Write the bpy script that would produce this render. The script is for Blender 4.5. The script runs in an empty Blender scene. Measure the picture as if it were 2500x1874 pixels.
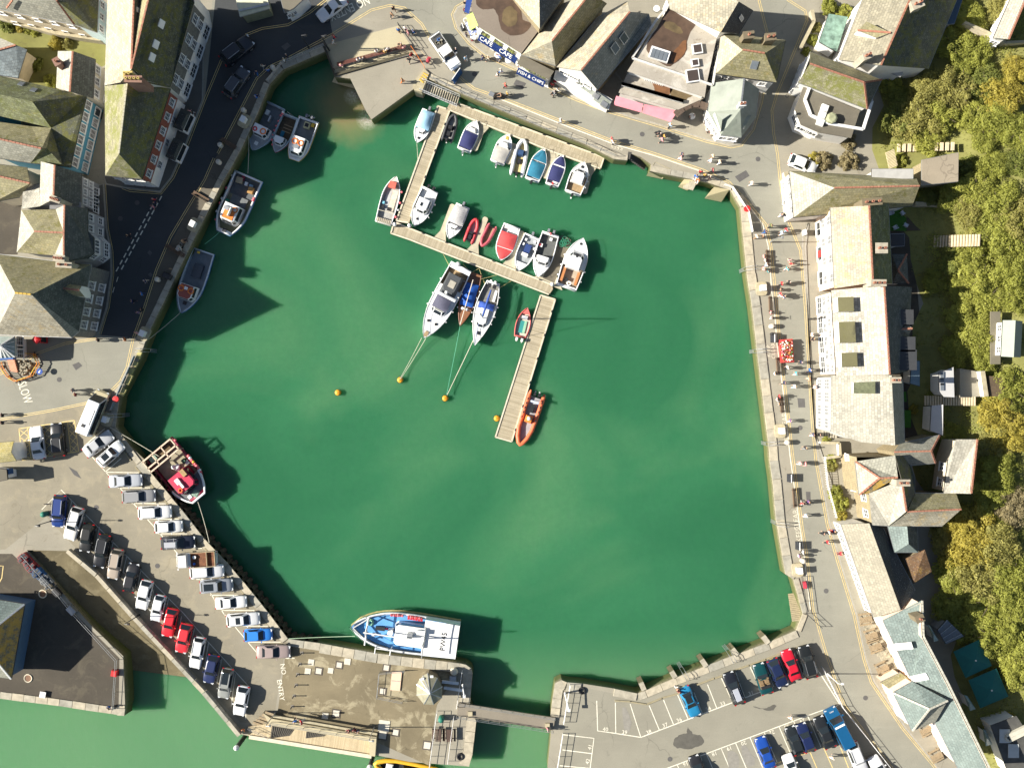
import bpy,math,random
from mathutils import Vector,Matrix,geometry
rnd = random.Random(7)
R = math.radians
SC = bpy.context.scene
COL = SC.collection
# ---------------------------------------------------------------- camera, sky, sun, exposure
H = 135.0           # metres from the camera down to the quay
S = 0.056           # metres on the quay for one pixel of the 2500 px wide photograph
cam_d = bpy.data.cameras.new('camera'); cam = bpy.data.objects.new('camera',cam_d); COL.objects.link(cam)
cam.location = (0,0,H); cam_d.sensor_fit = 'HORIZONTAL'; cam_d.sensor_width = 36
cam_d.lens = 36 * H / (2500 * S); cam_d.clip_end = 2000; cam_d.clip_start = 1
SC.camera = cam
SUN_EL,SUN_AZ = 31.5,180.0     # light comes from the left of the picture (-x)
world = bpy.data.worlds.new('World'); SC.world = world; world.use_nodes = True
wn = world.node_tree.nodes; sky = wn.new('ShaderNodeTexSky'); sky.sky_type = 'NISHITA'; sky.sun_disc = False
sky.sun_elevation = R(SUN_EL); sky.sun_rotation = R(-90); sky.air_density = 1.0; sky.dust_density = 1.2; sky.ozone_density = 1.0
world.node_tree.links.new(sky.outputs[0],wn['Background'].inputs[0]); wn['Background'].inputs[1].default_value = 0.05
sun_d = bpy.data.lights.new('sun','SUN'); sun_d.energy = 5.0; sun_d.angle = R(0.5); sun_d.color = (1,.945,.85)
sun = bpy.data.objects.new('sun',sun_d); COL.objects.link(sun)
sun.rotation_euler = Vector((math.cos(R(SUN_EL)),0.0,-math.sin(R(SUN_EL)))).to_track_quat('-Z','Y').to_euler()
sun.location = (-60,0,90)
vs = SC.view_settings; vs.view_transform = 'Standard'; vs.look = 'None'; vs.exposure = 1.05; vs.gamma = 1; vs.use_curve_mapping = False
SC.render.engine = 'CYCLES'; SC.cycles.use_denoising = True; SC.cycles.max_bounces = 6; SC.cycles.diffuse_bounces = 3
# ---------------------------------------------------------------- picture pixels -> places
KT = 500 / 2211
TILE = dict(a0=(0,0),a1=(500,0),a2=(1000,0),a3=(1500,0),a4=(2000,0),b0=(0,375),b1=(500,375),b2=(1000,375),b3=(1500,375),b4=(2000,375),
    c0=(0,750),c2=(1000,750),c3=(1750,750),c4=(2000,750),d0=(0,1125),d1=(400,1125),d2=(750,1440),d3=(1750,1125),d4=(2000,1125),
    e0=(0,1499),e1=(500,1499),e2=(1000,1499),e3=(1500,1499),e4=(2000,1499))
def N(tile,x,y):
    o = TILE[tile]; return (o[0] + KT*x,o[1] + KT*y)
def P(px,py,z=0.0):
    k = S*(H - z)/H
    return Vector(((px - 1250)*k,(937 - py)*k,z))
def PT(tile,x,y,z=0.0):
    return P(*N(tile,x,y),z)
def path(s,z=0.0):
    """'a1 10,20 30,40 a2 0,5' -> points on the plane z (a third number overrides z)"""
    t,out = None,[]
    for w in s.split():
        if w in TILE: t = w; continue
        v = [float(q) for q in w.split(',')]
        zz = v[2] if len(v) > 2 else z
        out.append(P(v[0],v[1],zz) if t is None else PT(t,v[0],v[1],zz))
    return out
def gx0(y): return 50.0 + 5.0*min(1,max(0,(28 - y)/12)) + 6.0*min(1,max(0,(-12 - y)/22)) + .8*math.sin(y*.7) + .5*math.sin(y*1.9)
def gz(x,y=0.0): return max(-0.3,(x - gx0(y))*0.17)         # the hillside gardens rise to the east
def PG(px,py):
    z = 0.0
    for _ in range(4): q = P(px,py,z); z = gz(q.x,q.y)
    return P(px,py,max(z,0.0))
# ---------------------------------------------------------------- objects
ORG = {}
def tag(o,label=None,cat=None,group=None,kind=None):
    if label: o['label'] = label
    if cat: o['category'] = cat
    if group: o['group'] = group
    if kind: o['kind'] = kind
    return o
def thing(name,label,cat,loc=(0,0,0),rz=0.0,group=None,world=False):
    o = bpy.data.objects.new(name,None); COL.objects.link(o)
    o.location = loc; o.rotation_euler = (0,0,rz); o.empty_display_size = .3
    if world: ORG[o.name] = Vector(loc)
    return tag(o,label,cat,group)
def mesh_obj(name,verts,faces,mat,parent=None,smooth=False,uvs=None,mats=None,mi=None):
    org = ORG.get(parent.name,Vector((0,0,0))) if parent else None
    verts = [Vector(v) for v in verts]
    if parent is None:
        n = max(1,len(verts)); c = sum(verts,Vector((0,0,0)))/n
        org = Vector((c.x,c.y,min((v.z for v in verts),default=0)))
    me = bpy.data.meshes.new(name)
    me.from_pydata([v - org for v in verts],[],faces)
    for m in (mats or [mat]): me.materials.append(m)
    if mi: me.polygons.foreach_set('material_index',mi)
    if smooth: me.polygons.foreach_set('use_smooth',[True]*len(me.polygons))
    if uvs:
        ul = me.uv_layers.new(name='uv'); ul.data.foreach_set('uv',[c for f in uvs for p in f for c in p])
    me.update()
    o = bpy.data.objects.new(name,me); COL.objects.link(o)
    if parent:
        o.parent = parent; ORG[o.name] = org
    else:
        o.location = org; ORG[o.name] = org
    return o
def copy_tree(o,parent=None):
    c = o.copy(); COL.objects.link(c); c.parent = parent
    for ch in o.children: copy_tree(ch,c)
    return c
def del_tree(o):
    for ch in list(o.children): del_tree(ch)
    bpy.data.objects.remove(o)
class MB:
    def __init__(s): s.v,s.f = [],[]
    def add(s,vs,fs):
        n = len(s.v); s.v += [Vector(v) for v in vs]; s.f += [tuple(i + n for i in f) for f in fs]; return s
    def poly(s,pts): return s.add(pts,[tuple(range(len(pts)))])
    def box(s,c,d,rz=0.0,taper=1.0):
        x,y,z = d[0]/2,d[1]/2,d[2]/2; m = Matrix.Rotation(rz,3,'Z'); c = Vector(c)
        q = [(-x,-y,-z),(x,-y,-z),(x,y,-z),(-x,y,-z),(-x*taper,-y*taper,z),(x*taper,-y*taper,z),(x*taper,y*taper,z),(-x*taper,y*taper,z)]
        return s.add([c + m @ Vector(p) for p in q],[(3,2,1,0),(4,5,6,7),(0,1,5,4),(1,2,6,5),(2,3,7,6),(3,0,4,7)])
    def beam(s,a,b,w,h):
        a,b = Vector(a),Vector(b); d = (b - a).normalized()
        u = d.cross(Vector((0,0,1)))
        u = u.normalized() if u.length > 1e-4 else Vector((1,0,0)); n = u.cross(d).normalized()
        q = [p + u*sx*w/2 + n*sz*h/2 for p in (a,b) for sx,sz in ((-1,-1),(1,-1),(1,1),(-1,1))]
        return s.add(q,[(3,2,1,0),(4,5,6,7),(0,1,5,4),(1,2,6,5),(2,3,7,6),(3,0,4,7)])
    def prism(s,pts,z0,z1,bottom=False):
        n = len(pts); lo = [Vector((p[0],p[1],z0)) for p in pts]; hi = [Vector((p[0],p[1],z1)) for p in pts]
        a = sum(pts[i][0]*pts[(i+1) % n][1] - pts[(i+1) % n][0]*pts[i][1] for i in range(n))
        if a < 0: lo.reverse(); hi.reverse()
        f = [(i,(i+1) % n,n + (i+1) % n,n + i) for i in range(n)]
        tri = geometry.tessellate_polygon([hi])
        for t in tri:
            p = [hi[i] for i in t]
            if (p[1] - p[0]).cross(p[2] - p[0]).z < 0: t = (t[2],t[1],t[0])
            f.append(tuple(n + i for i in t))
            if bottom: f.append(tuple(reversed(t)))
        return s.add(lo + hi,f)
    def cyl(s,a,b,r,n=8,r2=None,caps=True):
        a,b = Vector(a),Vector(b); d = (b - a).normalized(); r2 = r if r2 is None else r2
        u = d.cross(Vector((0,0,1)) if abs(d.z) < .9 else Vector((1,0,0))).normalized(); w = d.cross(u)
        ring = [u*math.cos(2*math.pi*i/n) + w*math.sin(2*math.pi*i/n) for i in range(n)]
        f = [(i,(i+1) % n,n + (i+1) % n,n + i) for i in range(n)]
        if caps: f += [tuple(reversed(range(n))),tuple(range(n,2*n))]
        return s.add([a + q*r for q in ring] + [b + q*r2 for q in ring],f)
    def tube(s,pts,r,n=6,closed=False):
        pts = [Vector(p) for p in pts]; m = len(pts); rs = r if isinstance(r,(list,tuple)) else [r]*m
        vs,up = [],None
        for i,p in enumerate(pts):
            a = pts[(i-1) % m] if (closed or i) else p; b = pts[(i+1) % m] if (closed or i < m-1) else p
            d = (b - a).normalized()
            u = d.cross(Vector((0,0,1)) if abs(d.z) < .95 else Vector((0,1,0))).normalized(); w = u.cross(d)
            vs += [p + (u*math.cos(2*math.pi*k/n) + w*math.sin(2*math.pi*k/n))*rs[i] for k in range(n)]
        f = []
        for i in range(m if closed else m-1):
            j = (i+1) % m
            f += [(i*n + k,i*n + (k+1) % n,j*n + (k+1) % n,j*n + k) for k in range(n)]
        if not closed: f += [tuple(range(n)),tuple(reversed(range((m-1)*n,m*n)))]
        return s.add(vs,f)
    def lathe(s,prof,c=(0,0,0),n=12):
        c = Vector(c); m = len(prof)
        vs = [c + Vector((r*math.cos(2*math.pi*k/n),r*math.sin(2*math.pi*k/n),z)) for r,z in prof for k in range(n)]
        f = [(i*n + k,i*n + (k+1) % n,(i+1)*n + (k+1) % n,(i+1)*n + k) for i in range(m-1) for k in range(n)]
        f += [tuple(reversed(range(n))),tuple(range((m-1)*n,m*n))]
        return s.add(vs,f)
    def loft(s,secs,cap=True):
        n = len(secs[0]); f = []
        for i in range(len(secs)-1):
            f += [(i*n + k,i*n + k + 1,(i+1)*n + k + 1,(i+1)*n + k) for k in range(n-1)]
        vs = [p for q in secs for p in q]
        if cap: f += [tuple(reversed(range(n))),tuple(range((len(secs)-1)*n,len(secs)*n))]
        return s.add(vs,f)
    def ball(s,c,r,n=8,m=5,sz=1.0):
        prof = [(max(.001,r*math.sin(math.pi*i/m)),-r*sz*math.cos(math.pi*i/m)) for i in range(m+1)]
        return s.lathe(prof,c,n)
    def ring(s,c,r,t,n=14,k=6,tilt=None):
        c = Vector(c); q = [Vector((r*math.cos(2*math.pi*i/n),r*math.sin(2*math.pi*i/n),0)) for i in range(n)]
        if tilt: q = [tilt @ p for p in q]
        return s.tube([c + p for p in q],t,k,True)
    def strip(s,pts,w,z=None,closed=False):
        pts = [Vector(p) for p in pts]; L,m = [],len(pts)
        for i,p in enumerate(pts):
            a = pts[i-1] if (i or closed) else p; b = pts[(i+1) % m] if (i < m-1 or closed) else p
            d = (b - a).to_2d().normalized(); n = Vector((-d.y,d.x,0))
            q = p.copy();
            if z is not None: q.z = z
            L += [q + n*w/2,q - n*w/2]
        f = [(2*i,2*i+1,2*i+3,2*i+2) for i in range(m-1)]
        if closed: f.append((2*m-2,2*m-1,1,0))
        return s.add(L,f)
    def build(s,name,mat,parent=None,smooth=False,uvs=None): return mesh_obj(name,s.v,s.f,mat,parent,smooth,uvs)
# ---------------------------------------------------------------- materials
def srgb(r,g,b):
    f = lambda c: (c/255/12.92 if c/255 <= .04045 else ((c/255 + .055)/1.055)**2.4)
    return (f(r),f(g),f(b))
MATS = {}
def new_mat(name):
    m = bpy.data.materials.new(name); m.use_nodes = True; nt = m.node_tree; b = nt.nodes['Principled BSDF']
    return m,nt,b
def nd(nt,typ,**kw):
    n = nt.nodes.new('ShaderNode' + typ)
    for k,v in kw.items(): setattr(n,k,v)
    return n
def mixc(nt,fac,a,b,mode='MIX'):
    n = nd(nt,'Mix',data_type='RGBA',blend_type=mode)
    for sock,v in ((n.inputs[0],fac),(n.inputs[6],a),(n.inputs[7],b)):
        if hasattr(v,'node'): nt.links.new(v,sock)
        elif isinstance(v,(int,float)): sock.default_value = v
        else: sock.default_value = (*v[:3],1)
    return n.outputs[2]
def ramp(nt,src,a,b,ca=0.0,cb=1.0):
    n = nd(nt,'MapRange'); n.inputs[1].default_value = a; n.inputs[2].default_value = b; n.inputs[3].default_value = ca; n.inputs[4].default_value = cb
    nt.links.new(src,n.inputs[0]); return n.outputs[0]
def noise(nt,vec,scale,detail=3,rough=.55,dist=0):
    n = nd(nt,'TexNoise'); n.inputs['Scale'].default_value = scale; n.inputs['Detail'].default_value = detail
    n.inputs['Roughness'].default_value = rough; n.inputs['Distortion'].default_value = dist
    if vec is not None: nt.links.new(vec,n.inputs['Vector'])
    return n.outputs[0]
def wpos(nt): return nd(nt,'NewGeometry').outputs['Position']
def add_bump(nt,b,src,strength,dist=.02):
    n = nd(nt,'Bump'); n.inputs['Strength'].default_value = strength; n.inputs['Distance'].default_value = dist
    nt.links.new(src,n.inputs['Height']); nt.links.new(n.outputs[0],b.inputs['Normal'])
def M(name,col=(.5,.5,.5),rough=.6,metal=0.0,var=.12,scale=1.5,coat=0.0,bump=0.0,spec=.5,obj=False):
    """plain surface with a little mottling"""
    if name in MATS: return MATS[name]
    m,nt,b = new_mat(name); b.inputs['Roughness'].default_value = rough; b.inputs['Metallic'].default_value = metal
    b.inputs['Coat Weight'].default_value = coat; b.inputs['Specular IOR Level'].default_value = spec
    if var > 0:
        v = nd(nt,'TexCoord').outputs['Object'] if obj else wpos(nt)
        f = ramp(nt,noise(nt,v,scale,5,.65),.3,.7)
        c = mixc(nt,f,tuple(x*(1-var) for x in col),tuple(min(1,x*(1+var)) for x in col))
        nt.links.new(c,b.inputs['Base Color'])
        if bump: add_bump(nt,b,noise(nt,v,scale*9,3),bump)
    else: b.inputs['Base Color'].default_value = (*col,1)
    MATS[name] = m; return m
def slate(name,col,lichen=(.45,.33,.10),la=.0,moss=(.10,.11,.02),ma=.0,w=.46,h=.36,contrast=.35,light=None):
    """slated roof: courses laid along the slope (uv in metres), lichen and moss grown over it"""
    if name in MATS: return MATS[name]
    m,nt,b = new_mat(name); b.inputs['Roughness'].default_value = .75
    uv = nd(nt,'UVMap').outputs[0]; p = wpos(nt)
    br = nd(nt,'TexBrick'); nt.links.new(uv,br.inputs['Vector']); br.inputs['Scale'].default_value = 1
    br.inputs['Brick Width'].default_value = w; br.inputs['Row Height'].default_value = h; br.inputs['Mortar Size'].default_value = .022; br.inputs['Mortar Smooth'].default_value = .3
    br.inputs['Bias'].default_value = 0
    br.inputs['Color1'].default_value = (*[c*(1-contrast) for c in col],1); br.inputs['Color2'].default_value = (*[min(1,c*(1+contrast)) for c in col],1)
    br.inputs['Mortar'].default_value = (*[c*.35 for c in col],1)
    big = noise(nt,p,.22,4,.6)
    c = mixc(nt,ramp(nt,big,.35,.7,0,.5),br.outputs[0],light or tuple(min(1,x*1.25) for x in col))
    st = nd(nt,'Mapping'); nt.links.new(uv,st.inputs[0]); st.inputs['Scale'].default_value = (2.2,.35,1)
    c = mixc(nt,ramp(nt,noise(nt,st.outputs[0],1.0,4),.45,.75,0,.35),c,tuple(x*.55 for x in col))
    if la: c = mixc(nt,ramp(nt,noise(nt,p,.8,7,.8),.66 - la*.25,.78 - la*.25,0,.7),c,lichen)
    if ma: c = mixc(nt,ramp(nt,noise(nt,p,.75,7,.8,.6),.64 - ma*.30,.74 - ma*.30,0,.88),c,moss)
    sp = noise(nt,p,7,2); c = mixc(nt,ramp(nt,sp,.62,.7,0,.35),c,(.5,.5,.45))
    nt.links.new(c,b.inputs['Base Color'])
    add_bump(nt,b,br.outputs[1],-.6,.03)
    MATS[name] = m; return m
def ground_mat(name,col,dark=.65,stain=(.10,.09,.07),sa=.25,patch=None,pa=0.,joint=0.0,fine=.10,rough=.9):
    """asphalt or concrete seen from the air: broad patches, fine grain, oil and water stains"""
    if name in MATS: return MATS[name]
    m,nt,b = new_mat(name); b.inputs['Roughness'].default_value = rough; b.inputs['Specular IOR Level'].default_value = .3
    p = wpos(nt)
    c = mixc(nt,ramp(nt,noise(nt,p,.16,5,.62),.3,.7),tuple(x*dark for x in col),col)
    c = mixc(nt,ramp(nt,noise(nt,p,.55,6,.7,1.0),.60,.78,0,sa*2),c,stain)
    if patch: c = mixc(nt,ramp(nt,noise(nt,p,.35,7,.68,.6),.52,.62,0,pa),c,patch)
    mp = nd(nt,'Mapping'); nt.links.new(p,mp.inputs[0]); mp.inputs['Scale'].default_value = (.25,1.6,1); mp.inputs['Rotation'].default_value = (0,0,.9)
    c = mixc(nt,ramp(nt,noise(nt,mp.outputs[0],.8,3),.55,.8,0,.22),c,tuple(min(1,x*1.35) for x in col))
    f = ramp(nt,noise(nt,p,6.5,4,.8),.25,.75,-fine,fine)
    hs = nd(nt,'HueSaturation'); nt.links.new(c,hs.inputs['Color'])
    ad = nd(nt,'Math',operation='ADD'); ad.inputs[1].default_value = 1; nt.links.new(f,ad.inputs[0]); nt.links.new(ad.outputs[0],hs.inputs['Value'])
    c = hs.outputs[0]
    vo = nd(nt,'TexVoronoi',feature='DISTANCE_TO_EDGE'); vo.inputs['Scale'].default_value = .14
    wv = nd(nt,'VectorMath',operation='ADD'); nt.links.new(p,wv.inputs[0]); no = nd(nt,'TexNoise'); no.inputs['Scale'].default_value = .7; nt.links.new(p,no.inputs['Vector']); nt.links.new(no.outputs[1],wv.inputs[1])
    nt.links.new(wv.outputs[0],vo.inputs['Vector'])
    cm = nd(nt,'Math',operation='MULTIPLY'); nt.links.new(ramp(nt,vo.outputs[0],.002,.007,.5,0),cm.inputs[0]); nt.links.new(ramp(nt,noise(nt,p,.11,2),.5,.6),cm.inputs[1])
    c = mixc(nt,cm.outputs[0],c,tuple(x*.45 for x in col))
    nt.links.new(c,b.inputs['Base Color']); add_bump(nt,b,noise(nt,p,12,3),.25)
    MATS[name] = m; return m
def brickmat(name,c1,c2,mortar,w,h,scale=1.0,weed=False,ms=.03):
    """masonry on a vertical face: u = distance along, v = height (uv)"""
    if name in MATS: return MATS[name]
    m,nt,b = new_mat(name); b.inputs['Roughness'].default_value = .9
    uv = nd(nt,'UVMap').outputs[0]; p = wpos(nt)
    br = nd(nt,'TexBrick'); nt.links.new(uv,br.inputs['Vector']); br.inputs['Scale'].default_value = scale
    br.inputs['Brick Width'].default_value = w; br.inputs['Row Height'].default_value = h; br.inputs['Mortar Size'].default_value = ms
    for k,v in (('Color1',c1),('Color2',c2),('Mortar',mortar)): br.inputs[k].default_value = (*v,1)
    c = mixc(nt,ramp(nt,noise(nt,p,.8,5,.7),.35,.75,0,.5),br.outputs[0],tuple(x*.5 for x in c1))
    if weed:
        sx = nd(nt,'SeparateXYZ'); nt.links.new(p,sx.inputs[0])
        z = nd(nt,'Math',operation='ADD'); nt.links.new(sx.outputs[2],z.inputs[0]); nt.links.new(ramp(nt,noise(nt,p,1.2,5),0,1,-.7,.7),z.inputs[1])
        c = mixc(nt,ramp(nt,z.outputs[0],-1.3,-.1,.95,0),c,(.085,.10,.025))
    nt.links.new(c,b.inputs['Base Color']); add_bump(nt,b,br.outputs[1],-.7,.04)
    MATS[name] = m; return m
def planks(name,c1,c2,w=.14,stain=.3):
    if name in MATS: return MATS[name]
    m,nt,b = new_mat(name); b.inputs['Roughness'].default_value = .85
    uv = nd(nt,'UVMap').outputs[0]; p = wpos(nt)
    br = nd(nt,'TexBrick',offset=0.0); nt.links.new(uv,br.inputs['Vector']); br.inputs['Scale'].default_value = 1
    br.inputs['Brick Width'].default_value = w; br.inputs['Row Height'].default_value = 3.0; br.inputs['Mortar Size'].default_value = .012
    for k,v in (('Color1',c1),('Color2',c2),('Mortar',tuple(x*.3 for x in c1))): br.inputs[k].default_value = (*v,1)
    c = mixc(nt,ramp(nt,noise(nt,p,.5,5,.7),.5,.75,0,stain*1.6),br.outputs[0],tuple(x*.38 for x in c1))
    nt.links.new(c,b.inputs['Base Color']); add_bump(nt,b,br.outputs[1],-.5,.02)
    MATS[name] = m; return m
def paint(col,rough=.35):
    n = 'paint_%02x%02x%02x' % tuple(int(c*255) for c in col)
    return M(n,col,rough,0,.03,2,coat=.35,obj=True)
GLASS = M('dark_glass',(.018,.024,.028),.06,0,0,spec=.6)
WHITE = M('white_paint',(.80,.79,.76),.5,0,.06)
RENDER_WHITE = M('white_render',(.78,.76,.71),.8,0,.10,.7)
CREAM = M('cream_render',(.62,.54,.40),.85,0,.15,.8)
GREY_R = M('grey_render',(.30,.30,.30),.85,0,.12,.8)
BLACK = M('black_plastic',(.02,.02,.022),.5,0,.05)
DARK = M('dark_steel',(.05,.052,.055),.45,.5,.1)
GALV = M('galvanised',(.45,.46,.46),.4,.7,.12,4)
TYRE = M('tyre_rubber',(.015,.015,.016),.85,0,.05)
RED = M('red_paint',(.55,.03,.03),.4,0,.06)
ORANGE = M('orange_plastic',(.75,.20,.03),.5,0,.1)
TERRA = M('terracotta',(.33,.145,.09),.8,0,.3,3)
WOOD = M('weathered_wood',(.16,.10,.06),.8,0,.25,5)
STONE = M('pale_stone',(.38,.345,.265),.9,0,.25,1.2,bump=.4)
def text_obj(name,s,size,mat,parent,loc,rz=0.,rx=0.,align='CENTER',depth=0.0,sx=1.0):
    cu = bpy.data.curves.new('lettering','FONT'); cu.body = s; cu.size = size; cu.align_x = align; cu.align_y = 'CENTER'; cu.extrude = depth; cu.resolution_u = 2
    t = bpy.data.objects.new('t',cu); COL.objects.link(t); dg = bpy.context.evaluated_depsgraph_get()
    me = bpy.data.meshes.new_from_object(t.evaluated_get(dg)); bpy.data.objects.remove(t)
    me.materials.clear(); me.materials.append(mat)
    mt = Matrix.Rotation(rz,4,'Z') @ Matrix.Rotation(rx,4,'X') @ Matrix.Diagonal((sx,1,1,1)); me.transform(mt)
    org = ORG.get(parent.name,Vector((0,0,0))) if parent else Vector((0,0,0))
    o = bpy.data.objects.new(name,me); COL.objects.link(o); o.parent = parent; o.location = Vector(loc) - org
    return o
# ================================================================ THE SETTING
WZ = -2.7
# edge of the quays round the water, at the level of the quay
basin = path('e2 1490,1658 1530,1240 1520,1100 1545,900 1570,740 1640,705 1700,730 1860,745 2211,800 e3 250,850 330,820 660,680 1000,550 1660,300 1960,170 d3 925,1640 870,1430 825,1275 '
   '740,1220 640,640 600,200 570,0 c3 560,1500 450,600 380,0 b3 1430,1300 1390,900 1360,580 1300,480 1255,400 1000,310 600,235 385,190 395,115 290,40 165,-5 140,75 0,60 a2 1900,1560 1250,1300 540,1000 240,870 200,850')
slip_p = path('a2 45,960 a1 1800,1290 1740,1200 1570,850 1400,830')
west = path('a1 1300,560 850,750 700,910 560,1250 380,1640 b1 200,300 0,690 b0 1960,1200 1750,1640 c0 1620,250 1500,560 1290,960 1250,1290 d0 1530,0 1960,520 2211,840 d1 700,1110 860,1300 1150,1658 e1 900,260 1250,310 1870,420 '
   'd2 1270,740 e2 540,525 610,540 665,580 680,640 650,960 720,1150 680,1500 640,1640')
pier_s = path('e2 0,1590 e1 1830,1515 480,1312 380,1290 0,830 d0 1440,1658 1060,1230 750,970')
jetty = path('d0 290,960 700,1450 1000,1790 e0 1330,450 1350,980 1345,1090 640,985 0,905')
far = [P(-1500,1640),P(-1500,3200),P(1300,3200)]
waterline = basin + slip_p + west + pier_s + jetty + far
outer = [Vector(p) for p in ((-420,-400,0),(420,-400,0),(420,400,0),(-420,400,0))]
def fill_sheet(name,rings,mat,z=0.0,kind='structure',label=None,parent=None):
    pts = [Vector((p.x,p.y,z)) for r in rings for p in r]
    tris = []
    for t in geometry.tessellate_polygon([[Vector((p.x,p.y,0)) for p in r] for r in rings]):
        a,b,c = (pts[i] for i in t)
        tris.append(t if (b - a).cross(c - a).z > 0 else (t[2],t[1],t[0]))
    o = mesh_obj(name,pts,tris,mat,parent)
    if kind and not parent: o['kind'] = kind
    return o
PAVE = ground_mat('quay_paving',srgb(156,150,134),.8,(.14,.115,.07),.3)
ASPH = ground_mat('road_asphalt',srgb(145,143,130),.82,(.10,.095,.08),.2)
ASPHW = ground_mat('car_park_surface',srgb(145,138,120),.8,(.11,.09,.05),.32,srgb(165,155,130),.35)
ASPHE = ground_mat('east_car_park_surface',srgb(146,142,127),.84,(.09,.085,.07),.25)
ROADW_SHADE = ground_mat('shade_toned_asphalt',srgb(72,74,75),.85,(.05,.05,.05),.15)  # asphalt darkened: the shade of the west road is in its colour
PIERC = ground_mat('pier_concrete',srgb(134,123,98),.66,(.07,.06,.035),.5,srgb(172,162,134),.7)
GRASS = ground_mat('garden_ground',(.27,.265,.085),.55,(.10,.075,.035),.5,(.19,.19,.05),.6)
JETC = ground_mat('jetty_surface',srgb(84,78,68),.7,(.045,.042,.035),.35,srgb(120,112,92),.25)
fill_sheet('ground',[outer,waterline],PAVE)
# quay walls (masonry) and sheet piling
def wall_strip(name,pts,z0,z1,mat,batter=0.0,kind='structure'):
    v,f,uv,L = [],[],[],0.0
    for i,p in enumerate(pts):
        a = pts[i-1] if i else p; b = pts[i+1] if i < len(pts)-1 else p
        d = (b - a).to_2d().normalized(); n = Vector((-d.y,d.x,0))
        v += [Vector((p.x,p.y,z1)),Vector((p.x,p.y,z0)) + n*batter]
    L = 0
    for i in range(len(pts)-1):
        l = (pts[i+1] - pts[i]).length
        f.append((2*i,2*i+1,2*i+3,2*i+2)); uv.append([(L,z1),(L,z0),(L+l,z0),(L+l,z1)]); L += l
    o = mesh_obj(name,v,f,mat,uvs=uv)
    if kind: o['kind'] = kind
    return o
QSTONE = brickmat('quay_masonry',srgb(150,140,112),srgb(120,112,88),srgb(70,66,52),.9,.4,weed=True)
wall_strip('east_quay_wall',basin,-8,-.002,QSTONE,.06)
wall_strip('slip_wall',slip_p,-8,-.002,QSTONE)
iW = 22
wall_strip('west_quay_wall',west[:14],-8,-.002,QSTONE,.08)
wall_strip('pier_wall',west[19:],-8,-.002,QSTONE,.08)
wall_strip('sea_wall',pier_s,-8,-.002,QSTONE,.05)
wall_strip('jetty_wall',jetty,-8,-.002,QSTONE,.6)
# corrugated sheet piling below the car park and the pier
PILE = M('rusty_sheet_piling',(.075,.055,.035),.85,0,.45,1.1)
pv = []
for i in range(13,20):
    a,b = west[i],west[i+1]; d = b - a; l = d.length; d.normalize(); n = Vector((-d.y,d.x,0)); m = max(1,int(l/1.0))
    for k in range(m):
        for t,o_ in ((0,.0),(.12,.32),(.5,.32),(.62,.0)): pv.append(a + d*(l*(k + t)/m) + n*o_)
v,f = [],[]
for p in pv: v += [Vector((p.x,p.y,-.06)),Vector((p.x,p.y,-8))]
for i in range(len(pv)-1): f.append((2*i,2*i+1,2*i+3,2*i+2))
mesh_obj('sheet_piling',v,f,PILE)['kind'] = 'structure'
# water: one murky green body, light soaks into it, so shadows on it are soft
mw,nt,b = new_mat('harbour_water'); p = wpos(nt)
c = mixc(nt,ramp(nt,noise(nt,p,.035,3,.5,.8),.35,.68),(.032,.158,.072),(.050,.205,.094))
c = mixc(nt,ramp(nt,noise(nt,p,.04,3,.55,.7),.47,.78,0,.7),c,(.13,.275,.13))
c = mixc(nt,ramp(nt,noise(nt,p,1.1,7,.75),.35,.75,0,.22),c,(.016,.105,.055))
sx = nd(nt,'SeparateXYZ'); nt.links.new(p,sx.inputs[0])
c = mixc(nt,ramp(nt,sx.outputs[1],-34,-46,0,.75),c,(.145,.29,.145))           # open water outside the gates is siltier
vd = nd(nt,'VectorMath',operation='DISTANCE'); nt.links.new(p,vd.inputs[0]); vd.inputs[1].default_value = P(850,255,WZ)
dn = nd(nt,'Math',operation='ADD'); nt.links.new(vd.outputs['Value'],dn.inputs[0]); nt.links.new(ramp(nt,noise(nt,p,.5,4),0,1,-1.2,1.2),dn.inputs[1])
c = mixc(nt,ramp(nt,dn.outputs[0],2.2,6.5,.9,0),c,(.24,.22,.10))
for fx,fy,fr in ((862,236,1.1),(897,291,1.3)):      # churned water at the slip foot
    vf = nd(nt,'VectorMath',operation='DISTANCE'); nt.links.new(p,vf.inputs[0]); vf.inputs[1].default_value = P(fx,fy,WZ)
    fm = nd(nt,'Math',operation='MULTIPLY'); nt.links.new(ramp(nt,vf.outputs['Value'],fr*.3,fr*1.3,1,0),fm.inputs[0]); nt.links.new(ramp(nt,noise(nt,p,4,4,.7),.3,.65),fm.inputs[1])
    c = mixc(nt,fm.outputs[0],c,(.62,.62,.52))          # shallow sandy water over the foot of the slip
nt.links.new(c,b.inputs['Base Color']); b.inputs['Roughness'].default_value = .12; b.inputs['IOR'].default_value = 1.33
b.inputs['Subsurface Weight'].default_value = 1.0; b.inputs['Subsurface Radius'].default_value = (.6,1.0,.7); b.inputs['Subsurface Scale'].default_value = 4.5
mpw = nd(nt,'Mapping'); nt.links.new(p,mpw.inputs[0]); mpw.inputs['Rotation'].default_value = (0,0,.6); mpw.inputs['Scale'].default_value = (1,.35,1)
bn = nd(nt,'Bump'); bn.inputs['Strength'].default_value = .4; bn.inputs['Distance'].default_value = .05
nt.links.new(noise(nt,mpw.outputs[0],1.6,4,.6),bn.inputs['Height']); nt.links.new(bn.outputs[0],b.inputs['Normal'])
wb = MB(); wb.box((0,-60,WZ - 2.5),(440,460,5.0))
tag(wb.build('harbour_water',mw),kind='structure')
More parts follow.
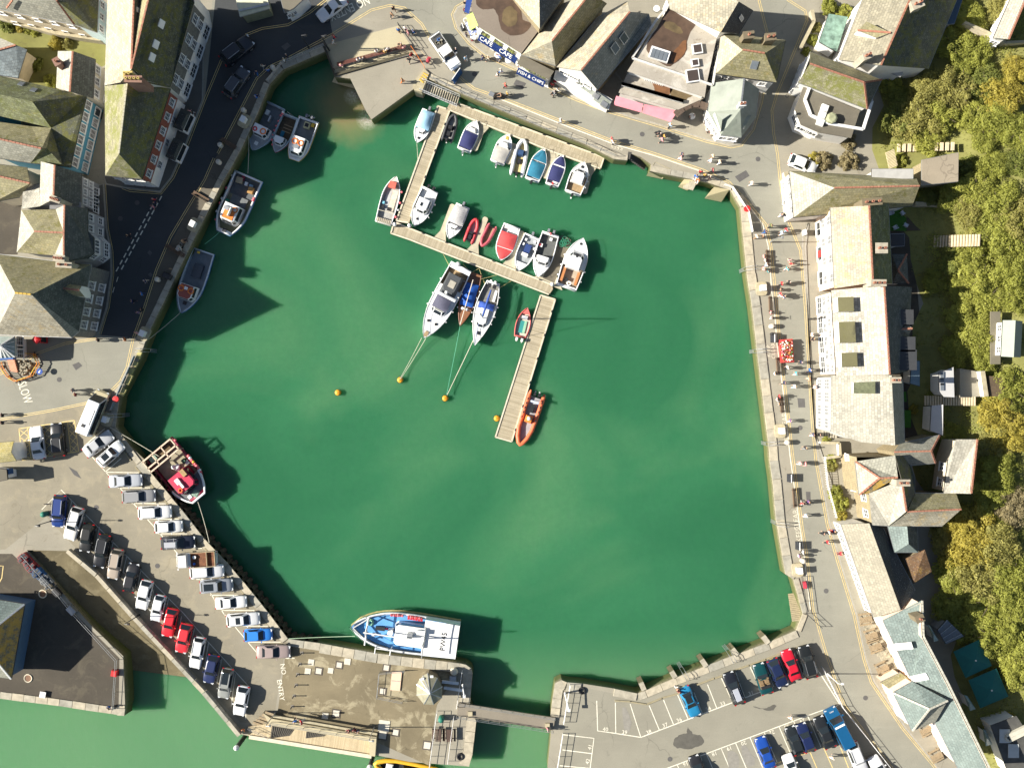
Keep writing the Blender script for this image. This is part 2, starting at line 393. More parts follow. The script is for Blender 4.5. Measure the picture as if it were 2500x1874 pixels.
# west slip: dry concrete ramp going down to the sea beside the car park parapet
SLIPM = ground_mat('tidal_slip',srgb(120,110,84),.55,(.05,.045,.025),.6,srgb(150,140,112),.3)
sl = MB(); A = path('d0 290,930 750,960'); B_ = path('e0 1330,430 2150,820',-2.9)
q = [A[0] + Vector((0,0,-.05)),A[1] + Vector((.2,.2,-.05)),PT('d0',1300,1560,-1.5),PT('e0',2280,850,-2.95),PT('e0',1350,980,-3.4),PT('e0',1250,420,-2.3),PT('d0',700,1500,-1.2)]
q[0].z = -.3
sl.poly(q); sl.build('tidal_slip',SLIPM)['kind'] = 'structure'
# north slipway
sl = MB(); q = [PT('a1',1350,805,-1.2),PT('a1',2300,560,.06),PT('a2',250,700,.06),PT('a2',215,840,.06),PT('a2',60,970,-.5),PT('a1',1820,1320,-2.9),PT('a1',1500,1420,-4.2),PT('a1',1200,1000,-4.2)]
q2 = [PT('a1',2330,540,.012),PT('a2',230,690,.012),PT('a2',205,850,-.1),PT('a2',50,975,-.45),PT('a1',1808,1300,-2.75),PT('a1',1650,1560,-4.5),PT('a1',1250,1180,-4.5),PT('a1',1400,830,-2.35)]
sl.poly(q2); sl.build('slipway',ground_mat('slip_concrete',srgb(196,178,140),.8,(.20,.17,.10),.35,srgb(214,200,165),.5))['kind'] = 'structure'
# ---------------------------------------------------------------- roads
QL = 'a1 140,1658 560,850 700,720 860,650 1380,370 1800,110 2000,60 2160,90 a2 0,140 130,260 230,430 470,760 580,870 700,960 1050,1080 1700,1330 2211,1530 b3 400,-10 960,180 1240,310 1440,530 1640,770 1690,1000 1740,1500 c3 650,0 680,400 740,900 820,1600 d3 920,700 970,1000 1040,1600 e4 90,470 270,980 820,1700'
TL = 'a2 600,-60 600,20 500,80 460,160 500,300 640,470 800,600 1200,780 1560,970 1800,1080 2120,1200 a3 500,1370 1000,1530 1260,1590 1370,1570 1500,1400 1590,1100 1610,980 1650,360 1560,0 1550,-60'
TL2 = 'a3 1860,-60 1870,0 2060,120 2080,220 1950,540 1760,1000 1700,1200 1720,1450 1760,1658 b3 1790,300 1860,680 2010,1050 2060,1658 c3 990,600 1030,1250 d3 1070,0 1190,680 1300,1070 1480,1658 e4 480,480 560,730 900,1230 1290,1700'
WL = 'c0 1440,330 1370,650 1300,800 1170,930'
WQ = 'b1 100,50 0,280 b0 1840,900 1690,1250 1560,1658 c0 1440,330'
road = fill_sheet('harbour_road',[path(QL) + path(TL2)[::-1] + path(TL)[::-1] + path('a1 2300,-60 1310,-60 0,-60') + path('a0 2300,-60 2211,1080') + path('b0 1980,0 1740,430 1300,380 1130,330 1210,1050 1170,1658 c0 1080,290 1040,340 300,520 0,700 -100,730 -100,1220 0,1205 600,1100 960,1025 1170,930 1300,800 1370,650 1440,330') + path(WQ)[::-1]],ASPH,.004)
cp = fill_sheet('west_car_park',[path('c0 0,1215 960,1035 1180,1290 1560,1640 d0 1580,60 2150,760 d1 560,970 990,1500 e1 880,300 760,1030 640,1080 540,1180 380,1160 0,760 d0 1480,1640 500,600 60,950 -60,960 -60,0')],ASPHW,.004)
pier = fill_sheet('pier_deck',[path('e1 885,320 d2 760,710 1330,800 1660,830 1400,1240 1330,1658 e2 230,1640 e1 1860,1380 740,1100 790,1030')],PIERC,.004)
epk = fill_sheet('east_car_park',[path('e2 1740,760 e3 250,905 1960,210 e4 -60,-40 0,300 230,960 820,1750 e3 0,1750 e2 1590,1740')],ASPHE,.004)
jet = fill_sheet('jetty_deck',[path('d0 -60,1000 130,1000 560,1400 e0 1290,470 1280,990 1150,1010 0,850 -60,840')],JETC,.004)
wr = fill_sheet('west_road',[path('a0 2330,-60 a1 1310,-60 1310,0 1380,370 560,850 140,1658 b1 0,280 b0 1690,1250 1560,1658 c0 1440,330 1080,300 b0 1170,1658 1220,1300 1210,1050 1160,800 1130,330 1320,370 1740,430 1980,0 a0 2211,1080')],ROADW_SHADE,.008)
slipter = fill_sheet('terrace_paving',[path('a1 1310,545 1330,480 2090,280 2280,590 1395,810')],ground_mat('terrace_slabs',srgb(186,176,146),.85,(.2,.18,.13),.3),.008)
# ---------------------------------------------------------------- painted markings (parts of the roads)
YEL = M('yellow_marking',srgb(214,190,128),.7,0,.25,2); WHT = M('white_marking',srgb(226,220,200),.7,0,.2,2)
def line(parent,pts,w=.10,mat=WHT,z=.012,name='painted_line',closed=False):
    p = path(pts) if isinstance(pts,str) else pts
    return MB().strip(p,w,z,closed).build(name,mat,parent)
def dbl(parent,pts,z=.014,gap=.25):
    p = path(pts)
    for s in (-1,1):
        q = []
        for i,a in enumerate(p):
            d = (p[min(i+1,len(p)-1)] - p[max(i-1,0)]).to_2d().normalized(); q.append(a + Vector((-d.y,d.x,0))*s*gap/2)
        line(parent,q,.075,YEL,z,'yellow_line')
dbl(road,QL); dbl(road,TL); dbl(road,TL2)
dbl(wr,'a0 2211,1080 1990,1658 b0 1870,260 1740,430 1400,400 1320,370',.018); dbl(wr,'b0 1130,330 1160,800 1210,1050 1220,1300 1170,1658 c0 1080,290',.018)
dbl(road,'c0 1040,340 700,390 400,500 310,560'); dbl(road,'a1 0,1080 180,650'); dbl(road,'a1 440,380 620,310 900,270 1130,140 1310,0')
dbl(road,'b1 100,50 0,280 b0 1840,900 1690,1250 1560,1658 c0 1440,330 1370,650 1300,800 1170,930'); dbl(road,'c0 970,1025 600,1105 0,1210'); dbl(road,'c0 0,720 60,690')
line(road,'a2 900,1040 1700,1365 2211,1560 b3 420,20 960,200 1230,330 1400,500 1600,760 1660,1000 1700,1500 c3 620,0 650,400 715,900 790,1600 d3 895,700 940,1000 1010,1600',.12,WHT,.014)
for i in range(11):
    for dx in (0,40):
        t = i/10.5; x0,y0 = 1690 + dx*1.4 - (430)*t,480 - 20*(dx > 0) + 780*t
        if i or dx: line(wr,[PT('b0',x0,y0),PT('b0',x0 - 26,y0 + 48)],.16,WHT,.018,'give_way_dash')
for a_,b_ in (('b0 1275,1330 1258,1385',)*2,('b0 1235,1440 1218,1500',)*2): line(wr,a_,.09,WHT,.018)
# left car park bays
line(cp,'c0 905,1500 1130,1310'); line(cp,'c0 905,1510 1020,1640 d0 1140,115 2211,1330 d1 650,1650'); line(cp,'e1 215,0 560,410')
for a_ in ('d0 1140,115 1310,-30','d0 1140,120 1500,125','d0 1270,288 1620,288','d0 1420,455 1790,460','d0 1560,625 1930,625','d0 1710,783 2020,783','d0 1850,945 2180,940','d0 2000,1130 2211,1130','d1 240,1140 690,1095',
    'd1 350,1275 660,1275','d1 500,1445 800,1445','d1 620,1610 980,1610','e1 330,125 680,125','e1 460,297 820,297','e1 870,472 970,470','c0 1280,1540 1130,1658'): line(cp,a_,.10)
line(cp,'d0 450,525 660,310 1980,1640 e1 40,300 470,770 440,1130',.10)
for a_ in ('d0 775,430 745,560','d0 915,590 890,740','d0 1075,710 1030,940','d0 1225,870 1200,960','d0 1370,1020 1330,1200','d0 1520,1180 1480,1400','d0 1670,1330 1630,1560','d0 1820,1480 1790,1620','e0 1960,20 1930,200','e0 2100,150 2060,330',
    'e1 40,310 0,560','e1 185,480 130,740','e1 330,640 285,990'): line(cp,a_,.10)
for q in (((205,1310),(805,1220)),((205,1310),(240,1650)),((240,1650),(850,1555)),((805,1220),(850,1555)),((300,1300),(335,1635)),((470,1275),(500,1610)),((730,1235),(765,1570)),((555,1262),(560,1300))):
    line(cp,[PT('c0',*q[0]),PT('c0',*q[1])],.12,YEL,.016,'yellow_line')
for x0,x1,y0 in ((205,305,1310),(470,560,1275),(730,810,1232)):
    for k in range(4):
        yy = y0 + k*82; s = k*8
        line(cp,[PT('c0',x0 + s,yy + 6),PT('c0',x1 + s + 6,yy + 84)],.09,YEL,.016,'yellow_hatch'); line(cp,[PT('c0',x1 + s,yy),PT('c0',x0 + s + 8,yy + 88)],.09,YEL,.02,'yellow_hatch')
line(cp,'d0 -40,1130 35,1130 20,1260 -40,1370',.12,YEL,.016)
# east car park bays
line(epk,'e2 2020,930 2030,1255 2211,1280 e3 285,1325 1590,830',.12)
for a_ in ('e3 10,950 15,1280','e3 170,965 285,1325','e3 375,980 485,1245','e3 530,920 640,1190','e3 680,860 795,1125','e3 860,840 950,1070','e3 1005,755 1105,1010','e3 1155,685 1280,955','e3 1310,625 1410,900','e3 1465,565 1590,830','e3 1620,520 1720,780','e3 1780,480 1880,730','e3 1940,420 2040,670','e3 2100,360 2200,620'): line(epk,a_,.11)
line(epk,'e3 540,1670 2211,1045 e4 210,980',.12)
for x,y in ((680,1625),(835,1565),(995,1505),(1155,1450),(1310,1390),(1465,1330),(1620,1275),(1780,1215),(1935,1150),(2090,1100)): line(epk,[PT('e3',x,y),PT('e3',x + 140,y + 330)],.11)
line(epk,'e3 1500,1690 2120,1480',.12,YEL); line(epk,'e3 2110,1480 2200,1690',.12,YEL); line(epk,'e3 1950,1545 2010,1690',.12,YEL); line(epk,'e4 40,1420 160,1690',.12,YEL); line(epk,'e4 190,1330 330,1690',.12,YEL)
line(epk,'e2 1650,1295 1990,1335 1945,1690',.12); line(epk,'e2 1650,1460 1965,1500',.12); line(epk,'e2 1620,1630 1950,1660',.12)
line(epk,'e4 0,620 230,980 520,1340',.14,WHT,.016)
for s,x,y in (('31',1475,850),('33',1170,965),('34',1015,1020),('36',700,1140),('37',548,1195),('38',372,1270),('39',110,1272)): text_obj('bay_number',s,.75,WHT,epk,PT('e3',x,y,.02),R(20 if x > 200 else -5))
for s,x,y in (('16',770,1612),('17',925,1560),('18',1080,1500),('19',1240,1442),('20',1395,1385),('22',1700,1270),('23',1860,1210),('24',2030,1145)): text_obj('bay_number',s,.75,WHT,epk,PT('e3',x,y,.02),R(200))
for s,x,y,r in (('40',2115,1240,-5),('41',1950,1430,75),('42',1925,1585,75)): text_obj('bay_number',s,.75,WHT,epk,PT('e2',x,y,.02),R(r))
text_obj('slow_lettering','SLOW',1.75,WHT,road,PT('c0',266,920,.02),R(-72),sx=.62)
text_obj('no_entry_lettering','NO',.95,WHT,cp,PT('e1',843,590,.02),R(-81)); text_obj('entry_lettering','ENTRY',.95,WHT,cp,PT('e1',818,815,.02),R(-81))
text_obj('road_lettering','NO ENTRY',1.7,WHT,wr,PT('a1',1560,90,.02),R(205),sx=.7)
KC = M('faded_white_marking',srgb(205,198,176),.8,0,.3,3)
text_obj('keep_lettering','KEEP',.75,KC,road,PT('c3',560,472,.02),R(92)); text_obj('clear_lettering','CLEAR',.75,KC,road,PT('c3',612,468,.02),R(92))
text_obj('keep_lettering','KEEP',.95,KC,road,PT('c3',760,1405,.02),R(95)); text_obj('clear_lettering','CLEAR',.95,KC,road,PT('c3',738,1245,.02),R(95))
text_obj('keep_lettering','KEEP',1.0,KC,road,PT('d3',885,790,.02),R(95)); text_obj('clear_lettering','CLEAR',1.0,KC,road,PT('d3',858,635,.02),R(95))
text_obj('keep_lettering','KEEP',.8,KC,road,PT('a3',30,1590,.02),R(160))
# ---------------------------------------------------------------- raised pavements with kerbs
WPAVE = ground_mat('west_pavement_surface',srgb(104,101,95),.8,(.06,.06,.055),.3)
fill_sheet('west_quay_shade_paving',[path('a1 140,1658 560,850 700,720 860,650 1300,420 1310,550') + west[1:10] + path('c0 1440,330 b0 1560,1658 1690,1250 1840,900 b1 0,280')],ground_mat('west_quay_shade_tone',srgb(104,98,86),.75,(.05,.045,.035),.4),.006)  # darker sheet over the quay strip, building shade put into its colour
KERB = M('kerb_stone',(.34,.32,.27),.9,0,.2,3)
def pavement(name,s,h=.11,mat=None):
    p = path(s); o = MB().prism(p,.002,h).build(name,mat or PAVE); o['kind'] = 'structure'; MB().strip(p,.22,h + .004,True).build('kerb',KERB,o); return o
pavement('cafe_pavement','a2 620,-60 615,40 520,90 478,165 520,300 660,465 820,590 1210,765 1570,955 1810,1065 2130,1180 a3 200,1270 510,1355 1000,1512 1255,1572 1350,1555 1480,1395 1570,1100 1590,980 1500,900 900,1000 100,900 -60,700 a2 1500,500 800,-60')
pavement('terrace_pavement','b3 2030,900 2030,1050 2080,1658 c3 1010,600 1050,1250 d3 1095,0 1215,680 1325,1070 1505,1658 e4 500,470 590,720 930,1220 1330,1720 1800,1720 900,100 600,-60 d4 300,1000 250,600 c4 -40,1400 -100,600 b4 -150,1000 -120,750')
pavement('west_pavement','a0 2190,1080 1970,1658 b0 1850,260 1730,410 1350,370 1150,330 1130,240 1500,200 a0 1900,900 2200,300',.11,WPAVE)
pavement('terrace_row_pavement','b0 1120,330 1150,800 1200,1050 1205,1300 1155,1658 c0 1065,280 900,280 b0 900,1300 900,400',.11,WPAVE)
# coping stones along the edge of the basin
cop = MB().box((0,0,0),(1,1,1),0,.985).build('coping_stone',STONE); base_me = cop.data; bpy.data.objects.remove(cop)
STONES = [STONE,M('coping_warm',(.43,.38,.28),.9,0,.22,1.4,bump=.4),M('coping_grey',(.33,.31,.25),.9,0,.25,1.1,bump=.4)]
cmes = []
for s_ in STONES:
    c_ = base_me.copy(); c_.materials.clear(); c_.materials.append(s_); cmes.append(c_)
def coping(pts,width,length,par,z=.02,h=.16,off=0.0,name='coping_stone'):
    for i in range(len(pts)-1):
        a,b_ = pts[i],pts[i+1]; d = b_ - a; l = d.length
        if l < .3: continue
        n = max(1,round(l/length)); d.normalize(); nn = Vector((d.y,-d.x,0))
        for k in range(n):
            m = a + d*(l*(k + .5)/n) + nn*(width/2 - off)
            o = bpy.data.objects.new(name,rnd.choice(cmes)); COL.objects.link(o); o.parent = par
            o.location = Vector((m.x,m.y,z - h/2 + rnd.uniform(-.012,.012))) - par.location; o.rotation_euler = (0,0,math.atan2(d.y,d.x) + rnd.uniform(-.006,.006)); o.scale = (l/n - .03,width + rnd.uniform(-.04,.04),h)
gr_east = bpy.data.objects['east_quay_wall']; gr_west = bpy.data.objects['west_quay_wall']; gr_pier = bpy.data.objects['pier_wall']
coping(basin[14:19],.7,1.8,gr_east,.05); coping(basin[18:29],1.15,2.4,gr_east,.05); coping(basin[28:33],.8,2.0,gr_east,.05); coping(basin[8:15],1.0,2.2,gr_east,.05); coping(basin[36:],.75,2.2,gr_east,.05); coping(basin[2:8],1.2,1.6,gr_east,.05)
coping(west[:14],.8,1.8,gr_west,.05); coping(west[13:21],1.0,2.2,gr_pier,.05); coping(west[20:],1.3,1.7,gr_pier,.05)
coping(jetty[4:],.95,1.7,bpy.data.objects['jetty_wall'],.06,.2)
coping(pier_s[3:],.55,2.2,bpy.data.objects['sea_wall'],.75,.95,0,'parapet_stone')
# hillside gardens on the right
gv,gf,nx,ny = [],[],26,44
for j in range(ny+1):
    for i in range(nx+1):
        y = -64 + j*3.0; x = gx0(y) - 1.5 + i*2.4
        gv.append(Vector((x,y,gz(x,y) + (rnd.uniform(-.12,.12) if i > 1 else 0))))
for j in range(ny):
    for i in range(nx): gf.append((j*(nx+1) + i,j*(nx+1) + i + 1,(j+1)*(nx+1) + i + 1,(j+1)*(nx+1) + i))
o = mesh_obj('hillside_garden',gv,gf,GRASS,smooth=True); o['kind'] = 'structure'
for nm_,s in (('yard_garden','a0 -60,180 720,350 1140,470 1150,700 700,900 600,1000 0,830 -60,830'),): fill_sheet(nm_,[path(s)],GRASS,.006)
fill_sheet('rear_yard',[path('b0 -60,480 235,480 190,1090 -60,1090')],JETC,.006)
fill_sheet('back_lane',[path('b4 740,530 1090,560 1000,860 1060,1480 1080,1700 c4 1100,560 1150,1340 1000,1480 880,1480 740,700')],JETC,.006)
STAIN = M('oil_stain',(.10,.094,.078),.85,0,.2,1); PATCH = M('tar_patch',(.105,.10,.095),.9,0,.15,2); LPATCH = M('pale_patch',(.25,.235,.20),.9,0,.15,2)
def blob(par,name,mat,s,z=.013):
    p = path(s); q = []
    for i in range(len(p)):
        a,b,c,d = p[i-1],p[i],p[(i+1) % len(p)],p[(i+2) % len(p)]
        for t in (0,.25,.5,.75): q.append(.5*((2*b) + (c - a)*t + (2*a - 5*b + 4*c - d)*t*t + (3*b - a - 3*c + d)*t**3) + Vector((rnd.uniform(-.09,.09),rnd.uniform(-.09,.09),0)))
    return fill_sheet(name,[q],mat,z,None,None,par)
blob(epk,'oil_stain',STAIN,'e3 640,1370 700,1300 780,1280 790,1215 850,1290 940,1310 965,1380 900,1430 760,1450 660,1430'); blob(epk,'oil_stain',STAIN,'e3 1500,990 1620,1010 1700,980 1745,985 1700,1040 1600,1025'); blob(epk,'pale_patch',LPATCH,'e3 80,1030 130,1020 180,1150 160,1260 110,1270'); blob(epk,'pale_patch',LPATCH,'e3 1370,1430 1430,1430 1520,1600 1440,1640 1390,1540'); blob(epk,'pale_patch',LPATCH,'e3 1230,1480 1320,1500 1350,1640 1240,1658')
for par,s in ((wr,'a1 825,505 890,460 930,495 865,550'),(wr,'b0 1615,1040 1645,1070 1620,1100 1590,1070'),(wr,'b0 1625,1280 1655,1310 1625,1335 1595,1305'),(road,'a2 1150,860 1260,900 1225,960 1120,915'),(road,'c3 870,980 950,985 955,1080 880,1080'),(road,'d3 960,330 1010,330 1015,480 975,480'),(road,'b3 1300,250 1420,180 1460,240 1350,310'),(cp,'d0 740,60 830,110 880,190 800,150'),(road,'c0 780,620 850,590 890,630 820,680')): fill_sheet('tar_patch',[path(s)],PATCH,.011,None,None,par)
for par,t,x,y in ((road,'a2',700,800),(road,'a3',300,1450),(road,'b3',1550,60),(road,'c3',900,1300),(road,'d3',1180,1400),(cp,'d0',1040,500),(cp,'d0',1700,1130),(epk,'e3',600,1560),(wr,'b0',1300,700),(wr,'b0',1480,530),(road,'c0',640,780),(road,'e4',500,900)): q = PT(t,x,y,0); MB().prism([(q.x + .34*math.cos(k*.6283),q.y + .34*math.sin(k*.6283)) for k in range(10)],.006,.018).build('manhole_cover',PATCH,par)
# ================================================================ BUILDINGS
def poly_offset(pts,d):
    n = len(pts); a = sum(pts[i].x*pts[(i+1) % n].y - pts[(i+1) % n].x*pts[i].y for i in range(n)); s = 1 if a > 0 else -1
    out = []
    for i,p in enumerate(pts):
        e1 = (p - pts[i-1]).to_2d(); e2 = (pts[(i+1) % n] - p).to_2d()
        n1 = Vector((-e1.y,e1.x)).normalized()*s; n2 = Vector((-e2.y,e2.x)).normalized()*s
        m = n1 + n2
        m = m/max(.5,m.length_squared/2) if m.length > .1 else n1
        out.append(Vector((p.x + m.x*d,p.y + m.y*d,p.z)))
    return out
def face_uv(p):
    n = Vector((0,0,0))
    for i in range(len(p)): n += (p[i] - p[0]).cross(p[(i+1) % len(p)] - p[0])
    n.normalize()
    if n.z < 0: n = -n
    h = Vector((-n.y,n.x,0)); h = h.normalized() if h.length > 1e-3 else Vector((1,0,0)); u = n.cross(h).normalized()
    return [(q.dot(h),q.dot(u)) for q in p],n,h,u
WIN = {}
def window_mesh(w,h,cols,rows,fr=.09):
    k = (round(w,2),round(h,2),cols,rows)
    if k not in WIN:
        m = MB()
        for x in (-w/2,w/2): m.box((x,.03,0),(fr,.10,h + fr))
        for z in (-h/2,h/2): m.box((0,.031,z),(w - fr,.10,fr))
        m.box((0,.06,-h/2 - .09),(w + .3,.2,.07))
        for i in range(1,cols): m.box((-w/2 + w*i/cols,.02,0),(.045,.06,h - fr))
        for i in range(1,rows): m.box((0,.021,-h/2 + h*i/rows),(w - fr,.055,.045))
        f = bpy.data.meshes.new('window'); f.from_pydata(m.v,[],m.f)
        m = MB().box((0,-.015,0),(w - fr,.03,h - fr)); g = bpy.data.meshes.new('pane'); g.from_pydata(m.v,[],m.f); g.materials.append(GLASS)
        WIN[k] = (f,g)
    return WIN[k]
FRAME_ME = {}
class B:
    def __init__(s,name,label,pts,faces,outline,wall=RENDER_WHITE,roof=None,cat='house',zg=0.0,inset=.22,thick=.14,wmats=None,ridge='',roofs=None,upper=None,ridge_mat=None,gutter=True):
        s.p = path(pts); L = lambda ch: s.p[ord(ch) - 97]
        s.L = L; s.faces = faces.split(); s.zg = zg
        out = [L(c) for c in outline]; s.outline = outline
        c0 = sum(out,Vector((0,0,0)))/len(out)
        s.o = thing(name,label,cat,(c0.x,c0.y,zg),world=True)
        # roof
        v,f,uv = list(s.p),[],[]
        mats = [roof] + list((roofs or {}).values()); keys = list((roofs or {}).keys()); mi = []
        for fs in s.faces:
            idx = [ord(c) - 97 for c in fs]; q = [v[i] for i in idx]; uvs,n,h,u = face_uv(q)
            raw = sum(((q[i] - q[0]).cross(q[(i+1) % len(q)] - q[0]) for i in range(len(q))),Vector((0,0,0)))
            if raw.z < 0: idx.reverse(); uvs.reverse()
            f.append(tuple(idx)); uv.append(uvs); mi.append(keys.index(fs) + 1 if fs in keys else 0)
        edges = {}
        for t in f:
            for i in range(len(t)): e = (t[i],t[(i+1) % len(t)]); edges[e] = 1
        nb = len(v); v2 = v + [p - Vector((0,0,thick)) for p in v]
        for (a,b_) in edges:
            if (b_,a) not in edges:
                f.append((b_,a,nb + a,nb + b_)); uv.append([(0,0)]*4); mi.append(0)
        s.roof = mesh_obj('roof',v2,f,None,s.o,uvs=uv,mats=mats,mi=mi)
        # walls
        ins = poly_offset(out,inset); s.ins = ins; n = len(out); groups = {}
        a2 = sum(out[i].x*out[(i+1) % n].y - out[(i+1) % n].x*out[i].y for i in range(n)); s.ccw = a2 > 0
        for i in range(n):
            a,b_ = ins[i],ins[(i+1) % n]; key = outline[i] + outline[(i+1) % n]; m = (wmats or {}).get(key,wall)
            groups.setdefault(m.name,(m,[],[],[]))
            _,vv,ff,uu = groups[m.name]; k = len(vv); l = (b_ - a).to_2d().length
            vv += [Vector((a.x,a.y,zg)),Vector((b_.x,b_.y,zg)),Vector((b_.x,b_.y,b_.z - .04)),Vector((a.x,a.y,a.z - .04))]
            ff.append((k,k+1,k+2,k+3) if s.ccw else (k+3,k+2,k+1,k)); q = [(0,0),(l,0),(l,b_.z - zg),(0,a.z - zg)]; uu.append(q if s.ccw else q[::-1])
        for m,vv,ff,uu in groups.values(): mesh_obj('wall',vv,ff,m,s.o,uvs=uu)
        for r in ridge.split(): s.ridge(L(r[0]),L(r[1]),ridge_mat or TERRA)
        if gutter:
            gm = DARK if rnd.random() < .5 else GALV
            for i in range(n):
                a,b_ = out[i],out[(i+1) % n]
                if abs(a.z - b_.z) < .3 and (b_ - a).length > 1: MB().beam(a - Vector((0,0,.13)),b_ - Vector((0,0,.13)),.11,.1).build('gutter',gm,s.o)
        for (key,mat_,z0,z1) in (upper or []): s.panel(key,mat_,z0,z1)
    def edge(s,key):
        i = s.outline.index(key[0]); n = len(s.ins); j = (i+1) % n
        if s.outline[j] != key[1]: raise ValueError(key)
        a,b_ = s.ins[i].copy(),s.ins[j].copy(); d = (b_ - a).to_2d(); l = d.length; d.normalize()
        nn = Vector((d.y,-d.x,0)) if s.ccw else Vector((-d.y,d.x,0))
        return a,b_,Vector((d.x,d.y,0)),l,nn
    def panel(s,key,mat_,z0,z1,name='facing'):
        a,b_,d,l,nn = s.edge(key); o = nn*.05
        t0,t1 = (a.z - .15 if z1 is None else z1),(b_.z - .15 if z1 is None else z1)
        q = [a + o,b_ + o]; v = [Vector((q[0].x,q[0].y,z0)),Vector((q[1].x,q[1].y,z0)),Vector((q[1].x,q[1].y,t1)),Vector((q[0].x,q[0].y,t0))]
        v2 = [p - nn*.045 for p in v]
        mesh_obj(name,v + v2,[(0,1,2,3) if s.ccw else (3,2,1,0),(0,4,5,1),(2,6,7,3),(1,5,6,2),(0,3,7,4)],mat_,s.o,uvs=[[(0,z0),(l,z0),(l,t1),(0,t0)][::1 if s.ccw else -1]] + [[(0,0)]*4]*4)
    def win(s,key,cols,rows,w=.95,h=1.25,gc=2,gr=2,mat=WHITE,z0=None,dz=None,t0=0.,t1=1.,off=.05,skip=()):
        a,b_,d,l,nn = s.edge(key); he = min(a.z,b_.z) - s.zg; ang = math.atan2(-nn.x,nn.y)
        f,g = window_mesh(w,h,gc,gr); fk = (f.name,mat.name)
        if fk not in FRAME_ME: m = f.copy(); m.materials.append(mat); FRAME_ME[fk] = m
        for r in range(rows):
            z = s.zg + ((z0 + r*(dz or 2.4)) if z0 is not None else he*(r + .55)/rows)
            for c in range(cols):
                if (c,r) in skip: continue
                t = t0 + (t1 - t0)*(c + .5)/cols; q = a + d*l*t + nn*off; q.z = z
                o = bpy.data.objects.new('window',FRAME_ME[fk]); COL.objects.link(o); o.parent = s.o; o.location = q - s.o.location; o.rotation_euler = (0,0,ang)
                p = bpy.data.objects.new('pane',g); COL.objects.link(p); p.parent = o
    def door(s,key,t,mat,w=.95,h=2.05):
        a,b_,d,l,nn = s.edge(key); q = a + d*l*t + nn*.06; q.z = s.zg + h/2
        MB().box(q,(w,.1,h),math.atan2(d.y,d.x)).build('door',mat,s.o)
    def ridge(s,a,b_,mat=TERRA,w=.21):
        d = b_ - a; n = max(1,round(d.length/.46)); m = MB()
        for i in range(n): m.beam(a + d*(i/n) + Vector((0,0,.05)),a + d*((i + .9)/n) + Vector((0,0,.06)),w,.14)
        return m.build('ridge_cap',mat,s.roof)
    def chimney(s,tile,x,y,zt,zb,sx,sy,rz=0.,pots=2,mat=None,potmat=None):
        p = PT(tile,x,y,zt); m = MB(); m.box((p.x,p.y,(zt + zb)/2),(sx,sy,zt - zb),rz); m.box((p.x,p.y,zt + .06),(sx + .16,sy + .16,.12),rz)
        c = m.build('chimney',mat or STONE,s.o); L_ = max(sx,sy); ax = Vector((math.cos(rz),math.sin(rz),0)) if sx >= sy else Vector((-math.sin(rz),math.cos(rz),0))
        for i in range(pots):
            q = p + ax*(L_*((i + .5)/pots - .5)); MB().lathe([(.16,.1),(.13,.5),(.17,.52),(.17,.6),(.09,.6),(.09,.3)],q,8).build('chimney_pot',potmat or TERRA,c)
    def on(s,face,tile,x,y):
        q = [s.L(c) for c in face]; uvs,n,h,u = face_uv(q); cpos = Vector((0,0,H)); d = PT(tile,x,y,0) - cpos
        t = (q[0] - cpos).dot(n)/d.dot(n); return cpos + d*t,n,h,u
    def skylight(s,face,tile,x,y,w=.8,l=1.1,mat=None):
        p,n,h,u = s.on(face,tile,x,y); m = MB(); q = []
        for k in (.0,.12): q += [p + n*k + h*a*w/2 + u*b_*l/2 for a,b_ in ((-1,-1),(1,-1),(1,1),(-1,1))]
        m.add(q,[(4,5,6,7),(0,1,5,4),(1,2,6,5),(2,3,7,6),(3,0,4,7)]); o = m.build('skylight',mat or GALV,s.roof)
        return o
    def skyglass(s,face,tile,x,y,w=.8,l=1.1,gm=None):
        s.skylight(face,tile,x,y,w,l); p,n,h,u = s.on(face,tile,x,y)
        MB().poly([p + n*.135 + h*a*(w - .16)/2 + u*b_*(l - .16)/2 for a,b_ in ((-1,-1),(1,-1),(1,1),(-1,1))]).build('skylight_pane',gm or SKYG,s.roof)
    def dormer(s,tile,pts,faces,wall=WHITE,roof=None,base=0.,name='dormer',ridge=''):
        """small roofed box rising through the slope: pts like the house's, first the outline then the ridge"""
        q = path(tile + ' ' + pts); f = []; uv = []
        for fs in faces.split():
            idx = [ord(c) - 97 for c in fs]; w = [q[i] for i in idx]
            if sum(((w[i] - w[0]).cross(w[(i+1) % len(w)] - w[0]) for i in range(len(w))),Vector((0,0,0))).z < 0: idx.reverse(); w.reverse()
            f.append(tuple(idx)); uv.append(face_uv(w)[0])
        d = mesh_obj(name,q,f,roof,s.o,uvs=uv); allp = {i for t in f for i in t}
        bd = MB(); cnt = {}
        for t in f:
            for i in range(len(t)): cnt[(t[i],t[(i+1) % len(t)])] = 1
        for (a,b_) in cnt:
            if (b_,a) not in cnt: A,Bq = q[a],q[b_]; bd.poly([Vector((A.x,A.y,A.z - .06)),Vector((A.x,A.y,base)),Vector((Bq.x,Bq.y,base)),Vector((Bq.x,Bq.y,Bq.z - .06))])
        bd.build('dormer_wall',wall,d)
        for r in ridge.split(): 
            m = MB().beam(q[ord(r[0]) - 97] + Vector((0,0,.04)),q[ord(r[1]) - 97] + Vector((0,0,.04)),.24,.12); m.build('dormer_ridge',TERRA,d)
        return d
def flat_roof(s,pts,z,h=.35,w=.3,mat=None,name='parapet'):
    p = path(pts); n = len(p); m = MB()
    for i in range(n):
        a,b_ = p[i],p[(i+1) % n]; m.beam(Vector((a.x,a.y,z + h/2)),Vector((b_.x,b_.y,z + h/2)),w,h)
    return m.build(name,mat or RENDER_WHITE,s.o)
